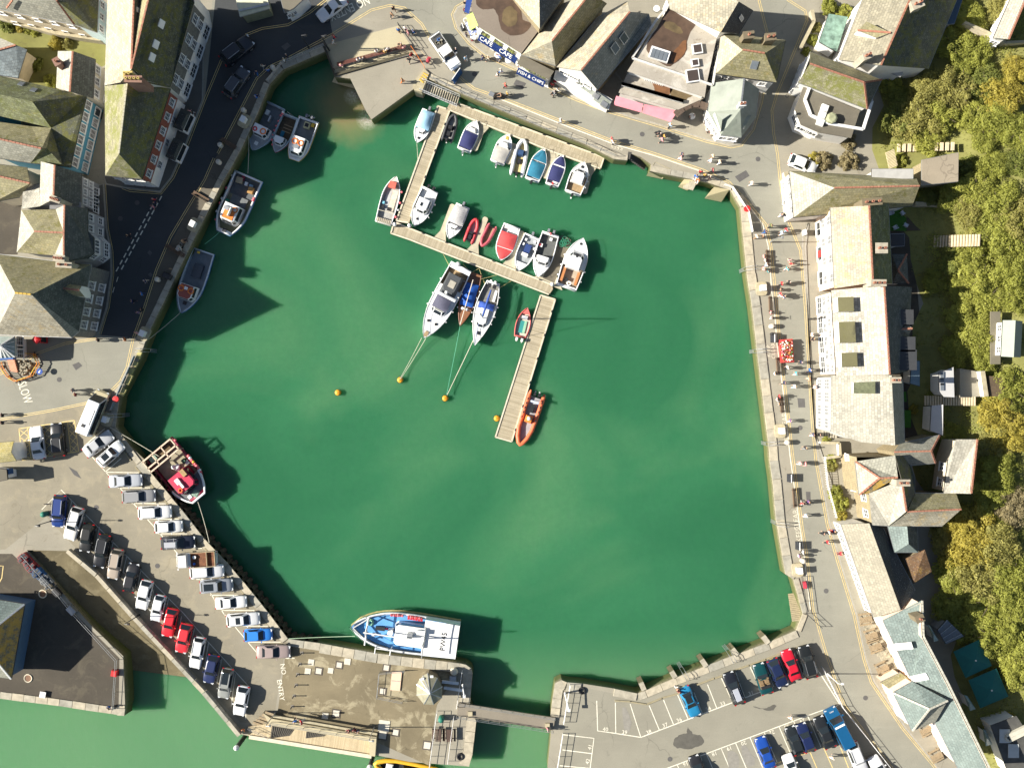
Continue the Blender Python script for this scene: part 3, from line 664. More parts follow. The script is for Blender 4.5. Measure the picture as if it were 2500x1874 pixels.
SKYG = M('skylight_glass',(.16,.18,.20),.15,0,.1)
WSLATE = M('window_pale',(.7,.7,.68),.4,0,.05)
sl_pale = slate('slate_pale_sun',srgb(160,156,142),la=.05,contrast=.26)  # mainly for sunlit west slopes: the sun is in the paler colour
sl_palel_sun = slate('slate_pale_sun_lichen',srgb(164,157,137),(.46,.32,.12),.5,contrast=.26)  # lichened slate, paler where slopes face the sun
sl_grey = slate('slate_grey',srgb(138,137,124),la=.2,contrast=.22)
sl_dark = slate('slate_dark_shade',srgb(80,84,80),ma=.05,contrast=.4)  # mainly for slopes turned from the sun: shade is in the colour
sl_darkm_shade = slate('slate_dark_shade_moss',srgb(84,86,70),moss=(.13,.13,.02),ma=.55,la=.1,contrast=.4)  # mossy slate, darkened for slopes on the shaded side
sl_moss = slate('slate_moss',srgb(136,132,104),moss=(.15,.16,.025),ma=.6,contrast=.3)
sl_mossy2 = slate('slate_green',srgb(112,116,84),(.34,.29,.07),.4,(.11,.125,.022),.45,contrast=.4)
sl_olive = slate('slate_olive',srgb(140,134,102),(.42,.32,.1),.35,(.15,.14,.03),.35,contrast=.25)
sl_lich = slate('slate_orange',srgb(110,106,90),(.55,.33,.03),.95,contrast=.3)
sl_blue = slate('slate_blue',srgb(108,121,117),la=.0,contrast=.2,light=srgb(122,134,128))
lead = M('lead_roof',srgb(128,134,123),.6,0,.18,.6)
flatbrown = ground_mat('felt_roof',srgb(138,127,114),.85,(.16,.12,.09),.3)
flatrust = ground_mat('peeling_flat_roof',srgb(176,168,154),.7,(.13,.09,.06),.6,srgb(196,190,178),.8)
flatgrey = ground_mat('grey_flat_roof',srgb(120,114,100),.7,(.10,.09,.07),.5)
brick = brickmat('red_brick',(.30,.075,.045),(.21,.05,.032),(.26,.16,.12),.24,.08,ms=.006)
slatehung = brickmat('slate_hung',srgb(128,128,122),srgb(100,102,100),srgb(60,60,60),.3,.2,ms=.012)
bluew = M('blue_render',srgb(74,136,158),.8,0,.08); palebl = M('pale_blue_render',srgb(186,206,208),.8,0,.08); pinkr = M('pink_render',srgb(232,208,186),.8,0,.08)
stonew = brickmat('stone_wall',srgb(180,164,128),srgb(150,138,108),srgb(110,100,80),.5,.22)
darkdoor = M('dark_door',(.03,.04,.05),.5,0,.1); reddoor = M('red_door',(.3,.03,.03),.5,0,.1)
# ---- west side
b = B('corner_house','cream and pale blue house in the top left corner beyond the yard','a0 -150,70,7 805,268,7 610,5,10 100,-120,10 1045,352,7 1065,-80,7 700,-130,10','abcd befgc','abef',CREAM,sl_grey,roofs={'befgc': sl_darkm_shade},wmats={'be': palebl,'ef': palebl},ridge='bc')
b.win('ab',5,2,.8,.9,1,1); b.win('ef',3,2,.8,1.1); b.ridge(PT('a0',75,90,7.9),PT('a0',140,0,9.2))
b = B('yard_shed','blue grey slated outhouse at the left edge of the yard','a0 -80,560,4.4 175,488,4.4 290,537,3.9 195,842,3 -80,800,3 0,410,3.6 -80,395,3.6','abcde abfg','gfbcde',CREAM,slate('slate_bluegrey',srgb(112,122,124),contrast=.3),cat='outhouse',ridge='ab',roofs={'abfg': sl_pale})
b = B('cottage','narrow cream cottage with a red ridge beside the blue house','a0 605,950,6 755,992,8.5 1000,1062,6 1025,637,6 787,553,8.5 625,553,6','abef bcde','abcdef',M('cream_wall',(.66,.60,.47),.8,0,.1),sl_pale,roofs={'bcde': sl_dark},ridge='be'); b.win('cd',3,2,.95,1.3,2,3); b.chimney('a0',612,668,8.6,5.5,.7,.9,.5,1,brick)
b = B('blue_house','house with a bright blue front and a mossy hipped roof','a0 -60,808,6.5 655,975,6.5 350,1100,9.5 -60,1008,9.5 552,1382,6.5 -60,1240,6.5 932,1032,6 757,1808,6 680,1790,6.3 505,1600,8.2 -60,1310,6.5 340,1365,6.5 450,1605,9 -60,1490,9 330,1760,6.5 -60,1700,6.5',
   'abcd dcef cbghije klmn lejm nmop mjio','abghiop',bluew,sl_mossy2,roofs={'cbghije': sl_darkm_shade,'klmn': sl_olive,'nmop': sl_grey,'lejm': sl_olive},ridge='nm',wmats={'ab': CREAM})
b.win('gh',6,2,1.15,1.5,2,4); b.skylight('abcd','a0',230,910,.7,.8,SKYG); b.skylight('abcd','a0',365,975,.7,.8,SKYG); b.door('gh',.1,darkdoor)
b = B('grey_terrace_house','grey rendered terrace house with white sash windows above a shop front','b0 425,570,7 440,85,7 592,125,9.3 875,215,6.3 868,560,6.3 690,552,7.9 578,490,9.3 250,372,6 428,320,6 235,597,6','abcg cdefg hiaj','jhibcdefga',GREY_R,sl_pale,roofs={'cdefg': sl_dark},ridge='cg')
b.win('de',3,2,.8,1.0,2,3,z0=2.9,dz=1.75); b.win('de',3,1,1.4,1.5,3,2,z0=1.25,t0=.25,t1=1); MB().beam(PT('b0',600,606,4.0),PT('b0',930,612,3.2),.95,6.5).build('gap_light_block',GREY_R,b.o); b.chimney('b0',600,495,10.4,7,1.2,.6,-.35,3)  # block added to stop a streak of sun between the two houses
b = B('bay_fronted_house','grey house with a rounded two storey bay and a hipped grey roof','b0 230,610,6 600,602,6.6 690,855,9.3 372,840,9 180,1065,6 590,1100,6.6 698,556,9.3 945,592,6 945,842,6 1012,908,6 1012,1075,6 940,1132,6 690,1170,9.3','abcd ade dcfe bgc cmf ghijkl' + 'mc','aefmlkjihgb',M('pale_grey_render',(.36,.37,.38),.8,0,.1),sl_olive,roofs={'ade': sl_pale,'ghijklmc': sl_dark,'bgc': sl_pale,'cmf': sl_pale},ridge='dc gc cm')
b.win('ih',2,2,.85,1.2); b.win('kj',2,2,.85,1.3); b.win('lk',1,2,.8,1.3); b.win('ji',1,2,.7,1.2); b.chimney('b0',640,1130,10,7,1.3,.7,-.1,3); b.dormer('b0','700,960,8.6 840,912,7.4 835,1030,7.4 785,965,8.4','abd adc',WHITE,sl_palel_sun,6.2)
b = B('slate_hung_inn','large hipped building with slate hung upper walls facing the quay','b0 -60,1080,6.6 770,1185,6.6 985,1195,6.6 848,1918,6.4 770,1983,6.5 -60,1953,6.5 165,1503,13.8 340,1520,13.8','abchg cdh deh efgh fag','abcdef',slatehung,sl_palel_sun,cat='inn',roofs={'cdh': sl_dark,'abchg': sl_olive,'fag': sl_pale,'deh': sl_grey},wmats={'ef': stonew,'de': slatehung})
b.win('cd',4,2,1.0,1.7,2,4,t0=.18); b.ridge(b.L('g'),b.L('h'),sl_lich and M('lichen_ridge',(.5,.33,.06),.9,0,.3,3)); b.chimney('b0',690,1200,9.5,6.5,1.9,.6,-.06,2)
b.dormer('b0','575,1440,9.4 690,1400,9.0 880,1428,8.9 915,1548,8.6 830,1540,8.7 855,1475,10.2','abcf afde',WHITE,sl_olive,6.8,ridge='af')
b = B('glazed_shop','shop with a glazed pyramid canopy behind orange barriers','c0 -160,312,3.6 158,312,3.6 165,540,3.6 -160,560,3.6 0,412,4.6','abe bce cde dae','abcd',RENDER_WHITE,M('canopy_glass',(.35,.40,.36),.2,0,.2,1),cat='shop',gutter=False)
for k in 'abcd': b.ridge(b.L('e'),b.L(k),WHITE,.16)
b.win('bc',2,1,1.6,1.6,3,3); MB().beam(PT('c0',-60,566,3.3),PT('c0',158,552,3.3),.25,.9).build('sign_board',M('blue_sign',(.03,.10,.30),.4,0,.05),b.o)
for t in (.25,.5,.75): b.ridge(b.L('e'),b.L('b').lerp(b.L('c'),t),WHITE,.10); b.ridge(b.L('e'),b.L('c').lerp(b.L('d'),t*.6),WHITE,.10)
b = B('ticket_kiosk','small kiosk with a yellow lichened roof and blue boards beside the yellow boxes','c0 -120,1470,3.4 148,1445,3.4 175,1655,3.4 -120,1690,3.4 -120,1570,4.8 118,1560,4.8','abfe efcd','abfcd',RENDER_WHITE,slate('kiosk_roof',srgb(196,184,130),(.45,.36,.08),.7,contrast=.12),cat='kiosk')
for y0,m_ in ((1500,WHITE),(1560,M('navy_board',(.012,.07,.20),.4,0,.05)),(1620,WHITE)): MB().beam(PT('c0',178,y0 - 26,1.9),PT('c0',188,y0 + 26,1.9),.5,1.6).build('sign_board',m_,b.o)
b = B('lean_to_kiosk','little grey roofed kiosk with a navy board below the ticket kiosk','d0 -120,60,3 70,95,3 80,200,3 -120,240,3','abcd','abcd',RENDER_WHITE,flatgrey,cat='kiosk'); MB().beam(PT('d0',97,80,2.2),PT('d0',103,140,2.2),.5,1.2).build('sign_board',MATS['navy_board'],b.o)
b = B('lifeboat_shed','slate shed with orange lichen on the old jetty','e0 265,-110,3.6 120,695,3.6 -60,150,6.2 -60,480,6.2 -220,-190,3.6 -220,150,6.2 -220,650,3.6 -220,480,6.2','eacf abdc bghd','eabg',M('blue_boarding',srgb(70,100,128),.7,0,.1),sl_grey,cat='shed',roofs={'abdc': sl_lich,'eacf': sl_blue},ridge='ac bd',ridge_mat=WHITE)
NH = 'a0 1165,-150,7.5 1130,925,7.5 1300,890,10 1418,750,13 1452,-150,13.3 1640,-150,15 1560,890,11.5 1840,950,7.0 2095,35,8.3 2060,-150,8.3 1530,-150,12.2'
b = B('long_granary','long three storey building with pale west slope and slate hung front',NH,'abcde edk kdf fdghij','abcdghij',RENDER_WHITE,sl_palel_sun,cat='building',roofs={'fdghij': sl_darkm_shade,'edk': sl_dark,'kdf': sl_olive},ridge='ed fd',upper=[('hi',slatehung,3.3,None)])
b.win('hi',4,2,1.15,1.5,2,3,z0=4.0,dz=2.2,off=.1); b.win('hi',4,1,1.8,1.7,3,2,z0=1.4)
for x,y in ((1740,260),(1680,480),(1640,620)): b.skylight('fdghij','a0',x,y,1.0,.9,WHITE)
b.skylight('abcde','a0',1318,470,.7,.9,WHITE); b.skylight('edk','a0',1485,110,.6,.5,WHITE)
YPOT = M('yellow_pots',(.5,.38,.12),.8,0,.2); b.chimney('a0',1440,856,14.2,10,2.0,.7,-.02,4,brick,YPOT); b.chimney('a0',1382,804,14,10,1.0,.6,0,2,YPOT,YPOT)
b = B('brick_fronted_inn','inn with a mossy roof and red brick above a white ground floor','a0 1130,930,7 1372,906,11.2 1283,1663,11.2 1137,1895,6.8 1530,1933,6.8 1838,955,7','abcd dce bfec','adefb',RENDER_WHITE,sl_moss,cat='inn',roofs={'bfec': sl_darkm_shade,'dce': sl_moss},ridge='bc',ridge_mat=M('pale_ridge',(.45,.42,.3),.8,0,.2),upper=[('ef',brick,3.3,None),('de',brick,4.2,None)])
b.win('ef',6,1,.95,1.4,2,3,z0=5.0,off=.1); b.win('ef',3,1,.95,1.4,2,3,z0=2.4,t0=.1,t1=.9); b.win('de',3,2,.9,1.1)
for x,y,r in ((1960,1290,66),(1880,1610,66)):
    p_ = PT('a0',x,y,2.7); q_ = R(r); MB().box((p_.x,p_.y,1.3),(2.6,1.3,2.6),q_).build('bay_window',WHITE,b.o); MB().box((p_.x,p_.y,2.8),(2.8,1.5,.45),q_,.6).build('bay_roof',sl_dark,b.o); MB().box((p_.x + .6*math.sin(q_) + .02,p_.y - .6*math.cos(q_),1.6),(2.2,.2,1.2),q_).build('bay_pane',GLASS,b.o)
b = B('brown_rear_house','brown slated rear house with a red ridge at the left edge','b0 -60,110,5.5 290,150,5.5 325,322,7.5 -60,235,7.5 205,470,5 -60,520,5','abcd dcef','abcef',CREAM,sl_olive,ridge='dc')
# ---- north side
b = B('ferry_kiosk','cream flat roofed kiosk canopy at the top of the west road','a1 320,-80,3.2 660,-80,3.2 700,90,3.2 380,180,3.2','abcd','abcd',M('kiosk_green',srgb(120,124,100),.8,0,.2),M('canopy_cream',srgb(206,204,176),.8,0,.15,.8),cat='kiosk',thick=.3)
MB().beam(PT('a1',372,118,3.35),PT('a1',690,45,3.35),.25,.2).build('gutter_rail',GALV,b.o)
b = B('white_corner_office','white walled corner building cut by the top edge beside the white car','a1 800,-80,4 860,140,4 960,90,4 1090,-30,4 1120,-80,4','abcde','abcde',RENDER_WHITE,flatgrey,cat='building'); b.win('bc',2,1,.8,.9)
b = B('seafront_cafe','cafe with a stained brown flat roof, lime fascia and blue signs','a2 690,-80,5.2 1060,-80,5.2 1405,315,5.2 1205,578,5.2 745,290,5.2 665,100,5.2','abcdef','abcdef',RENDER_WHITE,flatbrown,cat='cafe',gutter=False)
PUD = M('brown_puddle',(.085,.052,.033),.6,0,.35,.8); PUD2 = M('rust_puddle',(.17,.075,.03),.6,0,.35,.9); PUD3 = M('ochre_puddle',(.125,.088,.04),.7,0,.35,.8)
blob(b.o,'puddle',PUD,'a2 715,60 740,200 830,265 910,255 965,340 985,440 1080,525 1230,505 1305,420 1220,360 1180,220 1100,130 1000,40 860,-30 740,-30',5.212); blob(b.o,'puddle',PUD3,'a2 1010,300 1040,240 1110,230 1160,300 1150,400 1080,440 1010,400',5.222)
LIME = M('lime_fascia',srgb(176,208,92),.6,0,.1); NAVY = M('navy_sign',srgb(40,66,130),.5,0,.08)
for k,z0,z1,m_,nm in (('de',4.4,5.1,LIME,'fascia'),('ef',4.4,5.1,LIME,'fascia')): b.panel(k,m_,z0,z1,nm)
a_,b_,d_,l_,nn_ = b.edge('de')
b.win('de',5,1,1.7,1.7,3,1,z0=1.2,off=.06)
bx = MB()
for k in range(40): bx.ball(a_ + d_*rnd.uniform(1,l_ - .3) + nn_*.3 + Vector((0,0,3.8 - a_.z)),rnd.uniform(.12,.26),6,4)
bx.build('window_box_plants',M('window_plants',(.16,.17,.05),.9,0,.5,5),b.o)
for t in (.03,.35,.68,.99): MB().box(a_ + d_*l_*t + nn_*.25 + Vector((0,0,2.0 - a_.z)),(.6,.5,4.0),math.atan2(d_.y,d_.x)).build('pier',WHITE,b.o)
angt = math.atan2(-nn_.x,nn_.y)
LETT = M('white_lettering',(.85,.85,.82),.5,0,0)
def wall_text(s,bb,key,t,z,size):
    a,b2,d,l,nn = bb.edge(key); q = a + d*l*t + nn*.80; q.z = z + .06
    text_obj('lettering',s,size,LETT,bb.o,q,math.atan2(nn.y,nn.x) + math.pi/2,R(50))
def sign_slope(bb,key,t0,t1):
    a,b2,d,l,nn = bb.edge(key); q = [(a + d*l*t + nn*o) for t,o in ((t0,.45),(t1,.45),(t1,1.1),(t0,1.1))]
    for i,z in enumerate((3.55,3.55,2.75,2.75)): q[i].z = z
    MB().add(q + [v - Vector((0,0,.08)) for v in q],[(0,1,2,3),(3,2,1,0),(7,6,5,4),(2,3,7,6),(3,2,6,7)]).build('sign_board',NAVY,bb.o)
sign_slope(b,'de',.03,.97); wall_text('CAFE',b,'de',.78,3.15,.85); wall_text('CAFE',b,'de',.30,3.15,.85)
for (q,m_,nm) in (('620,-40 690,-60 640,150 590,130',NAVY,'blue_awning'),('610,180,2.9 690,130,4.3 748,275,4.3 650,330,2.9',LIME,'lime_awning'),('595,250,2.4 640,222,2.9 735,345,2.9 655,388,2.4',NAVY,'blue_awning')):
    pp = path('a2 ' + q,2.8); o = MB().poly(pp).poly([p - Vector((0,0,.05)) for p in pp[::-1]]).build(nm,m_,b.o)
text_obj('lettering','CREAM',.95,LETT,b.o,PT('a2',648,302,2.72),R(-60),0)
b = B('fish_bar','fish and chip shop with a long blue sign board next to the cafe','a2 1210,592,4 1560,770,4 1500,860,4 1160,690,4','abcd','abcd',RENDER_WHITE,flatgrey,cat='shop',gutter=False); sign_slope(b,'cd',.02,.98); wall_text('FISH & CHIPS',b,'cd',.5,3.15,.66); b.win('cd',3,1,1.7,1.5,3,1,z0=1.2)
bx = MB(); a_,b_,d_,l_,nn_ = b.edge('cd')
for k in range(26): bx.ball(a_ + d_*rnd.uniform(.3,l_ - .3) + nn_*.1 + Vector((0,0,3.75 - a_.z)),rnd.uniform(.12,.26),6,4)
bx.build('window_box_plants',MATS['window_plants'],b.o)
b = B('gable_store','pale and dark gabled store behind the cafe roof','a2 1060,-80,6 1400,-80,8.5 1405,312,8 1700,-80,6.4 1420,330,6','abc bdec','abdec',stonew,sl_palel_sun,cat='store',roofs={'bdec': sl_dark})
b = B('hipped_store','slated store with a red ridge and a hipped end above the fish bar','a2 1212,592,5 1650,40,5 1960,-80,8.3 1535,445,8.3 1575,708,5 2130,40,5.3','abcd ade dcfe','abcfe',stonew,sl_palel_sun,cat='store',roofs={'dcfe': sl_olive},ridge='cd')
b = B('gable_warehouse','warehouse with a white gable end and an orange lichened roof by the road','a2 1590,725,5 2030,190,5 2351,15,5.2 2376,130,8.2 1850,762,8.2 2581,150,5 2611,270,5 2211,742,5 2025,968,5','abcde dfghie','abcdfghie',RENDER_WHITE,sl_palel_sun,cat='warehouse',roofs={'dfghie': sl_grey},ridge='de',wmats={'gh': stonew,'hi': stonew})
b.skyglass('dfghie','a3',100,412,1.1,1.4,M('blue_skylight',(.04,.07,.10),.1,0,0)); b.skyglass('dfghie','a3',5,520,1.1,1.4,MATS['blue_skylight'])
b.win('ea',2,1,1.2,.9,2,1,z0=3.6); b.win('ie',1,1,1.0,1.0,2,1,z0=3.6)
b = B('white_terrace_bar','white walled open bar terrace in front of the warehouse gable','a2 1575,760,2.6 1850,790,2.6 2020,980,2.6 2190,1075,2.6 2150,1185,2.6 1990,1110,2.6 1640,905,2.6 1555,850,2.6','abcdefgh','abcdefgh',RENDER_WHITE,RENDER_WHITE,cat='bar',gutter=False,thick=.25)
for x,y in ((1830,850),(1930,950),(2080,1090)): MB().box(PT('a2',x,y,2.75),(2.2,1.1,.4),-.6).build('skylight',M('bar_skylight',(.28,.30,.26),.4,0,.3,2),b.o)
for x,y in ((1700,800),(2010,1040),(2100,1130)): MB().box(PT('a2',x,y,2.8),(.9,.7,.5),-.6).build('roof_unit',GALV,b.o)
MB().tube([PT('a2',*q_,3.0) for q_ in ((1720,770),(1745,850),(1800,915),(1870,935))],.14,6).build('curved_parapet',WHITE,b.o)
b = B('rusty_roof_building','flat roofed building with rust brown pools and white peeling patches','a3 600,120,5.2 1115,362,5.2 1000,885,5.2 975,1050,5.2 140,770,5.2 380,390,5.2','abcdef','abcdef',RENDER_WHITE,flatrust,cat='building',gutter=False)
flat_roof(b,'a3 600,120 1115,362 1000,885 975,1050 140,770 380,390',5.2,.35,.25,M('worn_white',(.62,.60,.55),.8,0,.2,2)); b.panel('bc',WHITE,.5,5.0)
blob(b.o,'puddle',PUD,'a3 600,160 880,300 800,420 715,560 700,700 620,790 500,850 310,720 300,620 430,400',5.212); blob(b.o,'puddle',PUD2,'a3 700,580 690,700 600,800 540,780 620,640',5.222); blob(b.o,'puddle',PUD3,'a3 470,400 560,390 660,470 640,520 500,460',5.222)
m = MB().box(PT('a3',485,592,5.5),(2.6,1.5,.5),R(-18)); m.build('roof_lantern',WHITE,b.o)
for i in range(4): p_ = PT('a3',418 + i*43,573 + i*13,5.8); MB().box(p_,(.5,1.2,.06),R(-18)).build('lantern_pane',SKYG,b.o)
for x,y,w_ in ((895,530,1.0),(870,680,.7),(845,820,1.4)): p_ = PT('a3',x,y,5.4); MB().box(p_,(w_ + .3,w_ + .3,.35),.15).build('roof_hatch',WHITE,b.o); MB().box(p_ + Vector((0,0,.19)),(w_,w_,.03),.15).build('hatch_opening_shade',M('hatch_dark',(.05,.035,.03),.8,0,.1),b.o)  # dark plate on each closed box paints a shaded opening
b = B('pink_awning_restaurant','restaurant with a long pink awning facing the road','a3 150,772,3.6 980,1055,3.6 690,1185,3.6 45,1000,3.6','abcd','abcd',RENDER_WHITE,flatrust,cat='restaurant',gutter=False); flat_roof(b,'a3 45,1000 690,1185',3.6,.5,.45,WHITE)
blob(b.o,'puddle',PUD2,'a3 390,900 590,940 545,1105 400,1080',3.612); blob(b.o,'puddle',PUD3,'a3 605,950 900,1040 800,1110 690,1165 560,1115',3.612)
PINK = M('pink_awning',srgb(226,142,152),.8,0,.08)
for q in ('20,1035,3.4 310,1122,3.4 292,1215,2.5 -10,1132,2.5','322,1126,3.4 685,1198,3.4 605,1318,2.5 300,1218,2.5'): pp = path('a3 ' + q); MB().poly(pp[::-1]).poly([p - Vector((0,0,.05)) for p in pp]).build('awning',PINK,b.o)
bb = MB(); arc = [PT('a3',*q,3.3) for q in ((660,1240),(740,1170),(830,1130),(920,1130),(1000,1160))]
for i in range(4): bb.beam(arc[i],arc[i+1],.9,.5)
bb.build('curved_fascia',M('timber_fascia',(.10,.07,.05),.7,0,.3,4),b.o)
for i in range(11): MB().box(PT('a3',330 + i*19,852 + i*6,3.75),(.08,.5,.12),R(-18)).build('gutter_rung',WHITE,b.o)
b = B('hipped_house','hipped grey house with ferny chimneys between the flat roof and the lane','a3 1150,355,5.6 1850,435,5.6 1752,890,5.6 1098,795,5.6 1385,540,8.6 1625,577,8.6','abfe bcf cdef dae','abcd',RENDER_WHITE,sl_olive,roofs={'bcf': sl_darkm_shade,'dae': sl_palel_sun},ridge='ef'); b.win('cd',3,1,.9,1.2,2,2,z0=3.8); b.win('da',2,1,.9,1.2)
b.chimney('a3',1450,380,9,5.5,1.3,.8,.1,1,stonew); b.chimney('a3',1685,400,9,5.5,1.3,.8,.1,2,stonew); b.skyglass('cdef','a3',1510,700,.9,1.2)
b = B('lead_roofed_tower_house','rounded pub with a pale green lead roof and three dormers at the corner','a3 1050,897,5 1400,850,8.2 1562,962,5 1525,1275,5 1372,1482,4.6 1150,1455,4.6 1012,1205,5 1360,1185,8','abhg bcdh dehfg'.replace('dehfg','deh') + ' efh fgh','abcdefg',RENDER_WHITE,lead,cat='pub',ridge='bh',ridge_mat=GALV)
for q in ('1085,1215,6.4 1250,1235,7.2 1165,1290,6.6 1150,1410,5.4','1170,1410,5.2 1310,1290,6.8 1360,1420,5.2','1385,1255,6.6 1480,1240,6.2 1400,1390,5.6'): b.dormer('a3',q,'abc' if q.count(' ') == 2 else 'abcd',WHITE,lead,4.8)
b.chimney('a3',1382,1125,9,7.6,.8,.4,.1,2,WHITE); b.win('ef',2,1,1.1,1.3); b.win('fg',2,1,1.1,1.3)
b = B('north_gable_house','pale gabled house above the rusty flat roof cut by the top edge','a3 600,100,5.6 560,-80,5.6 1180,-80,8 1342,18,8.2 1150,348,8 1497,112,5.6 1345,362,5.6','abcde dfge','abcdfge',RENDER_WHITE,sl_palel_sun,roofs={'dfge': slate('slate_near_black_shade',srgb(74,72,70),contrast=.2)}); b.win('ea',4,1,1.0,1.1,2,1,z0=3.4); b.skyglass('dfge','a3',1365,195,.6,.9)  # east slope gets a darker slate, its shade painted in
b = B('white_pub','white pub with a mossy hipped roof at the corner of the lane','a4 -95,560,5.6 -225,890,5.6 520,1178,5.6 675,862,5.6 -100,690,8.2 485,893,8.2','efda bcfe cdf','abcde'.replace('e',''),RENDER_WHITE,sl_moss,cat='pub',roofs={'cdf': sl_dark,'efda': sl_olive},ridge='ef cf df'); b.win('ab',4,2,1.0,1.3,2,3)
b = B('white_pub_extension','flat roofed white extension with three skylights below the mossy roof','a4 -170,940,4.4 440,1195,4.4 345,1490,4.4 0,1432,4.4 -200,1345,4.4 -262,1180,4.4','abcdef','abcdef',RENDER_WHITE,flatgrey,cat='building',gutter=False)
flat_roof(b,'a4 -170,940 440,1195 345,1490 0,1432 -200,1345 -262,1180',4.4,.3,.35,WHITE); b.win('de',2,1,1.5,1.3,3,1); b.win('ef',1,1,1.4,1.3)
for x,y in ((62,1165),(35,1240),(15,1320)): MB().box(PT('a4',x,y,4.65),(1.0,.9,.5),-.35,.8).build('roof_dome',M('dome_white',(.75,.75,.72),.3,0,.05),b.o)
MB().lathe([(.7,0),(.72,.8),(.5,.9)],PT('a4',118,1290,4.4),8).build('water_tank',sl_moss and M('mossy_tank',(.32,.33,.2),.9,0,.3,2),b.o)
text_obj('sign_mark','OLD',.7,BLACK,b.o,PT('a3',1890,1010,4.75),R(50))
b = B('dormer_house','big grey slated house with a white dormer and a red ridge','a4 500,-80,6 215,645,6 665,705,9.2 1010,-80,9.2 1180,740,5 1520,-80,5','abcd decf'.replace('decf','dcef'),'abcefd',RENDER_WHITE,slate('slate_warm',srgb(136,130,111),la=.1,contrast=.25),roofs={'dcef': sl_darkm_shade},ridge='cd')
b.dormer('a4','415,330,8.0 510,235,8.9 770,355,9.1 620,410,8.6 450,330,8.2','abce'[:3] + ' acd',WHITE,sl_olive,6.5,ridge='ac'); b.chimney('a4',520,600,10.2,6.5,1.0,.8,.4,2); b.chimney('a4',1060,40,10,5,1.4,1.1,.4,2)
b = B('hill_bungalow','long narrow pale roofed bungalow near the top right corner','a4 1880,412,6 2045,425,7 2260,-80,7 2095,-80,6 2090,470,5.5','abcd','abcd',RENDER_WHITE,sl_pale,zg=2.6,cat='bungalow',ridge='bc'); b.win('ab',1,1,1,1)
b = B('patio_house','dark blue glazed lean to behind the dormer house','a4 1290,270,4 1460,255,4 1570,-80,4 1400,-80,4','abcd','abcd',RENDER_WHITE,M('blue_glazing',(.05,.08,.12),.2,0,.2,2),cat='extension')
b = B('stone_store','grey flat roofed store among the gardens beside the garden steps','b4 1110,70,5.2 1505,-10,5.2 1500,300,5.2 1110,340,5.2','abcd','abcd',stonew,ground_mat('store_roof',srgb(160,148,128),.8,(.2,.15,.12),.4),cat='outhouse',zg=1.5)
# ---- east side
b = B('corner_cottage','cottage with a hipped pale roof behind the white car','b4 -320,190,5.2 -275,690,5.2 1005,565,5.2 1050,265,5.2 165,370,8.4 1085,350,8.4','abe bcfe dfe'.replace('dfe','fdae'),'abcfd',RENDER_WHITE,sl_pale,roofs={'bcfe': sl_olive,'fdae': sl_olive},ridge='ef',cat='cottage'); b.win('ab',3,2,.9,1.2); b.chimney('b4',570,520,9.5,6,2.4,.8,.08,3,stonew)
b = B('annex','pale flat roofed annex between the corner cottage and the stone store','b4 570,165,5.8 1018,165,5.8 1015,272,5.8 570,270,5.8','abcd','abcd',M('pale_annex',(.5,.48,.42),.8,0,.1),M('annex_roof',(.42,.41,.38),.8,0,.1),cat='annex')
b = B('lichen_terrace_house','terrace house with an orange lichened roof and pink cream front','b4 122,582,7 537,562,10 750,535,7 790,1402,7 578,1392,10 165,1455,7','abef bcde','abcdef',pinkr,slate('slate_orange_pale',srgb(155,147,130),(.48,.30,.10),.6,contrast=.25),roofs={'bcde': sl_mossy2},ridge='be')
b.win('fa',4,2,1.1,1.6,2,3,z0=3.2,dz=2.4); b.win('fa',3,1,1.8,1.8,2,1,z0=1.3); b.chimney('b4',672,1020,9.8,7,1.4,1.2,0,2,STONE); b.chimney('b4',640,1395,11,8,1.8,.7,0,3,STONE); b.door('fa',.5,reddoor)
b = B('dormered_terrace','long pale roofed terrace with three dark flat dormers facing the harbour','b4 130,1475,7 700,1425,10.2 760,2385,10.2 185,2398,7 1000,1440,6.8 955,2350,6.8','abcd becf'.replace('becf','befc'),'abefcd',pinkr,slate('roof_render',srgb(166,161,148),la=.05,contrast=.34),roofs={'befc': sl_dark},ridge='bc',cat='terrace')
b.win('da',7,1,1.0,1.5,2,3,z0=5.2); b.win('da',4,1,2.2,1.9,3,2,z0=1.4); b.win('da',6,1,1.2,1.3,2,2,z0=3.3)
for t_,q in (('b4','200,1552,9.3 370,1545,9.4 375,1700,9.4 208,1705,9.3'),('c4','212,158,9.3 385,152,9.4 397,376,9.4 222,382,9.3'),('c4','240,492,9.3 408,487,9.4 415,635,9.4 246,642,9.3')): b.dormer(t_,q,'abcd',WHITE,ground_mat('dormer_felt',srgb(120,116,84),.7,(.06,.06,.04),.5,(.17,.16,.05),.5),7.4)
for x,y in ((900,110),(920,400),(935,570)): MB().box(PT('c4',x,y,7.6),(2.2,1.9 if y != 570 else 2.6,1.6)).build('rear_dormer',M('black_felt',(.045,.047,.05),.7,0,.1),b.o)
b.dormer('c4','820,240,8.2 1005,228,8.2 955,170,7.4 855,180,7.6 850,300,7.4 975,285,7.2','abcd abfe',WHITE,sl_pale,6,ridge='ab')
b = B('white_fronted_house','tall white fronted house with a wide pale slate roof and one roof garden','c4 132,738,7 782,735,9.6 820,1490,9.6 440,1452,8.2 128,1340,7 905,780,6.8 925,1460,6.8','abcde bfgc','abfgcde',RENDER_WHITE,sl_pale,roofs={'bfgc': sl_grey}); b.win('ea',4,2,1.3,1.9,3,3,z0=1.8,dz=3.0); b.chimney('c4',822,785,10.6,8,1.3,.6,0,2)
b.dormer('c4','372,812,8.6 605,800,9.6 605,932,9.6 370,928,8.6','abcd',WHITE,M('roof_terrace',(.10,.11,.06),.9,0,.4,2),8)
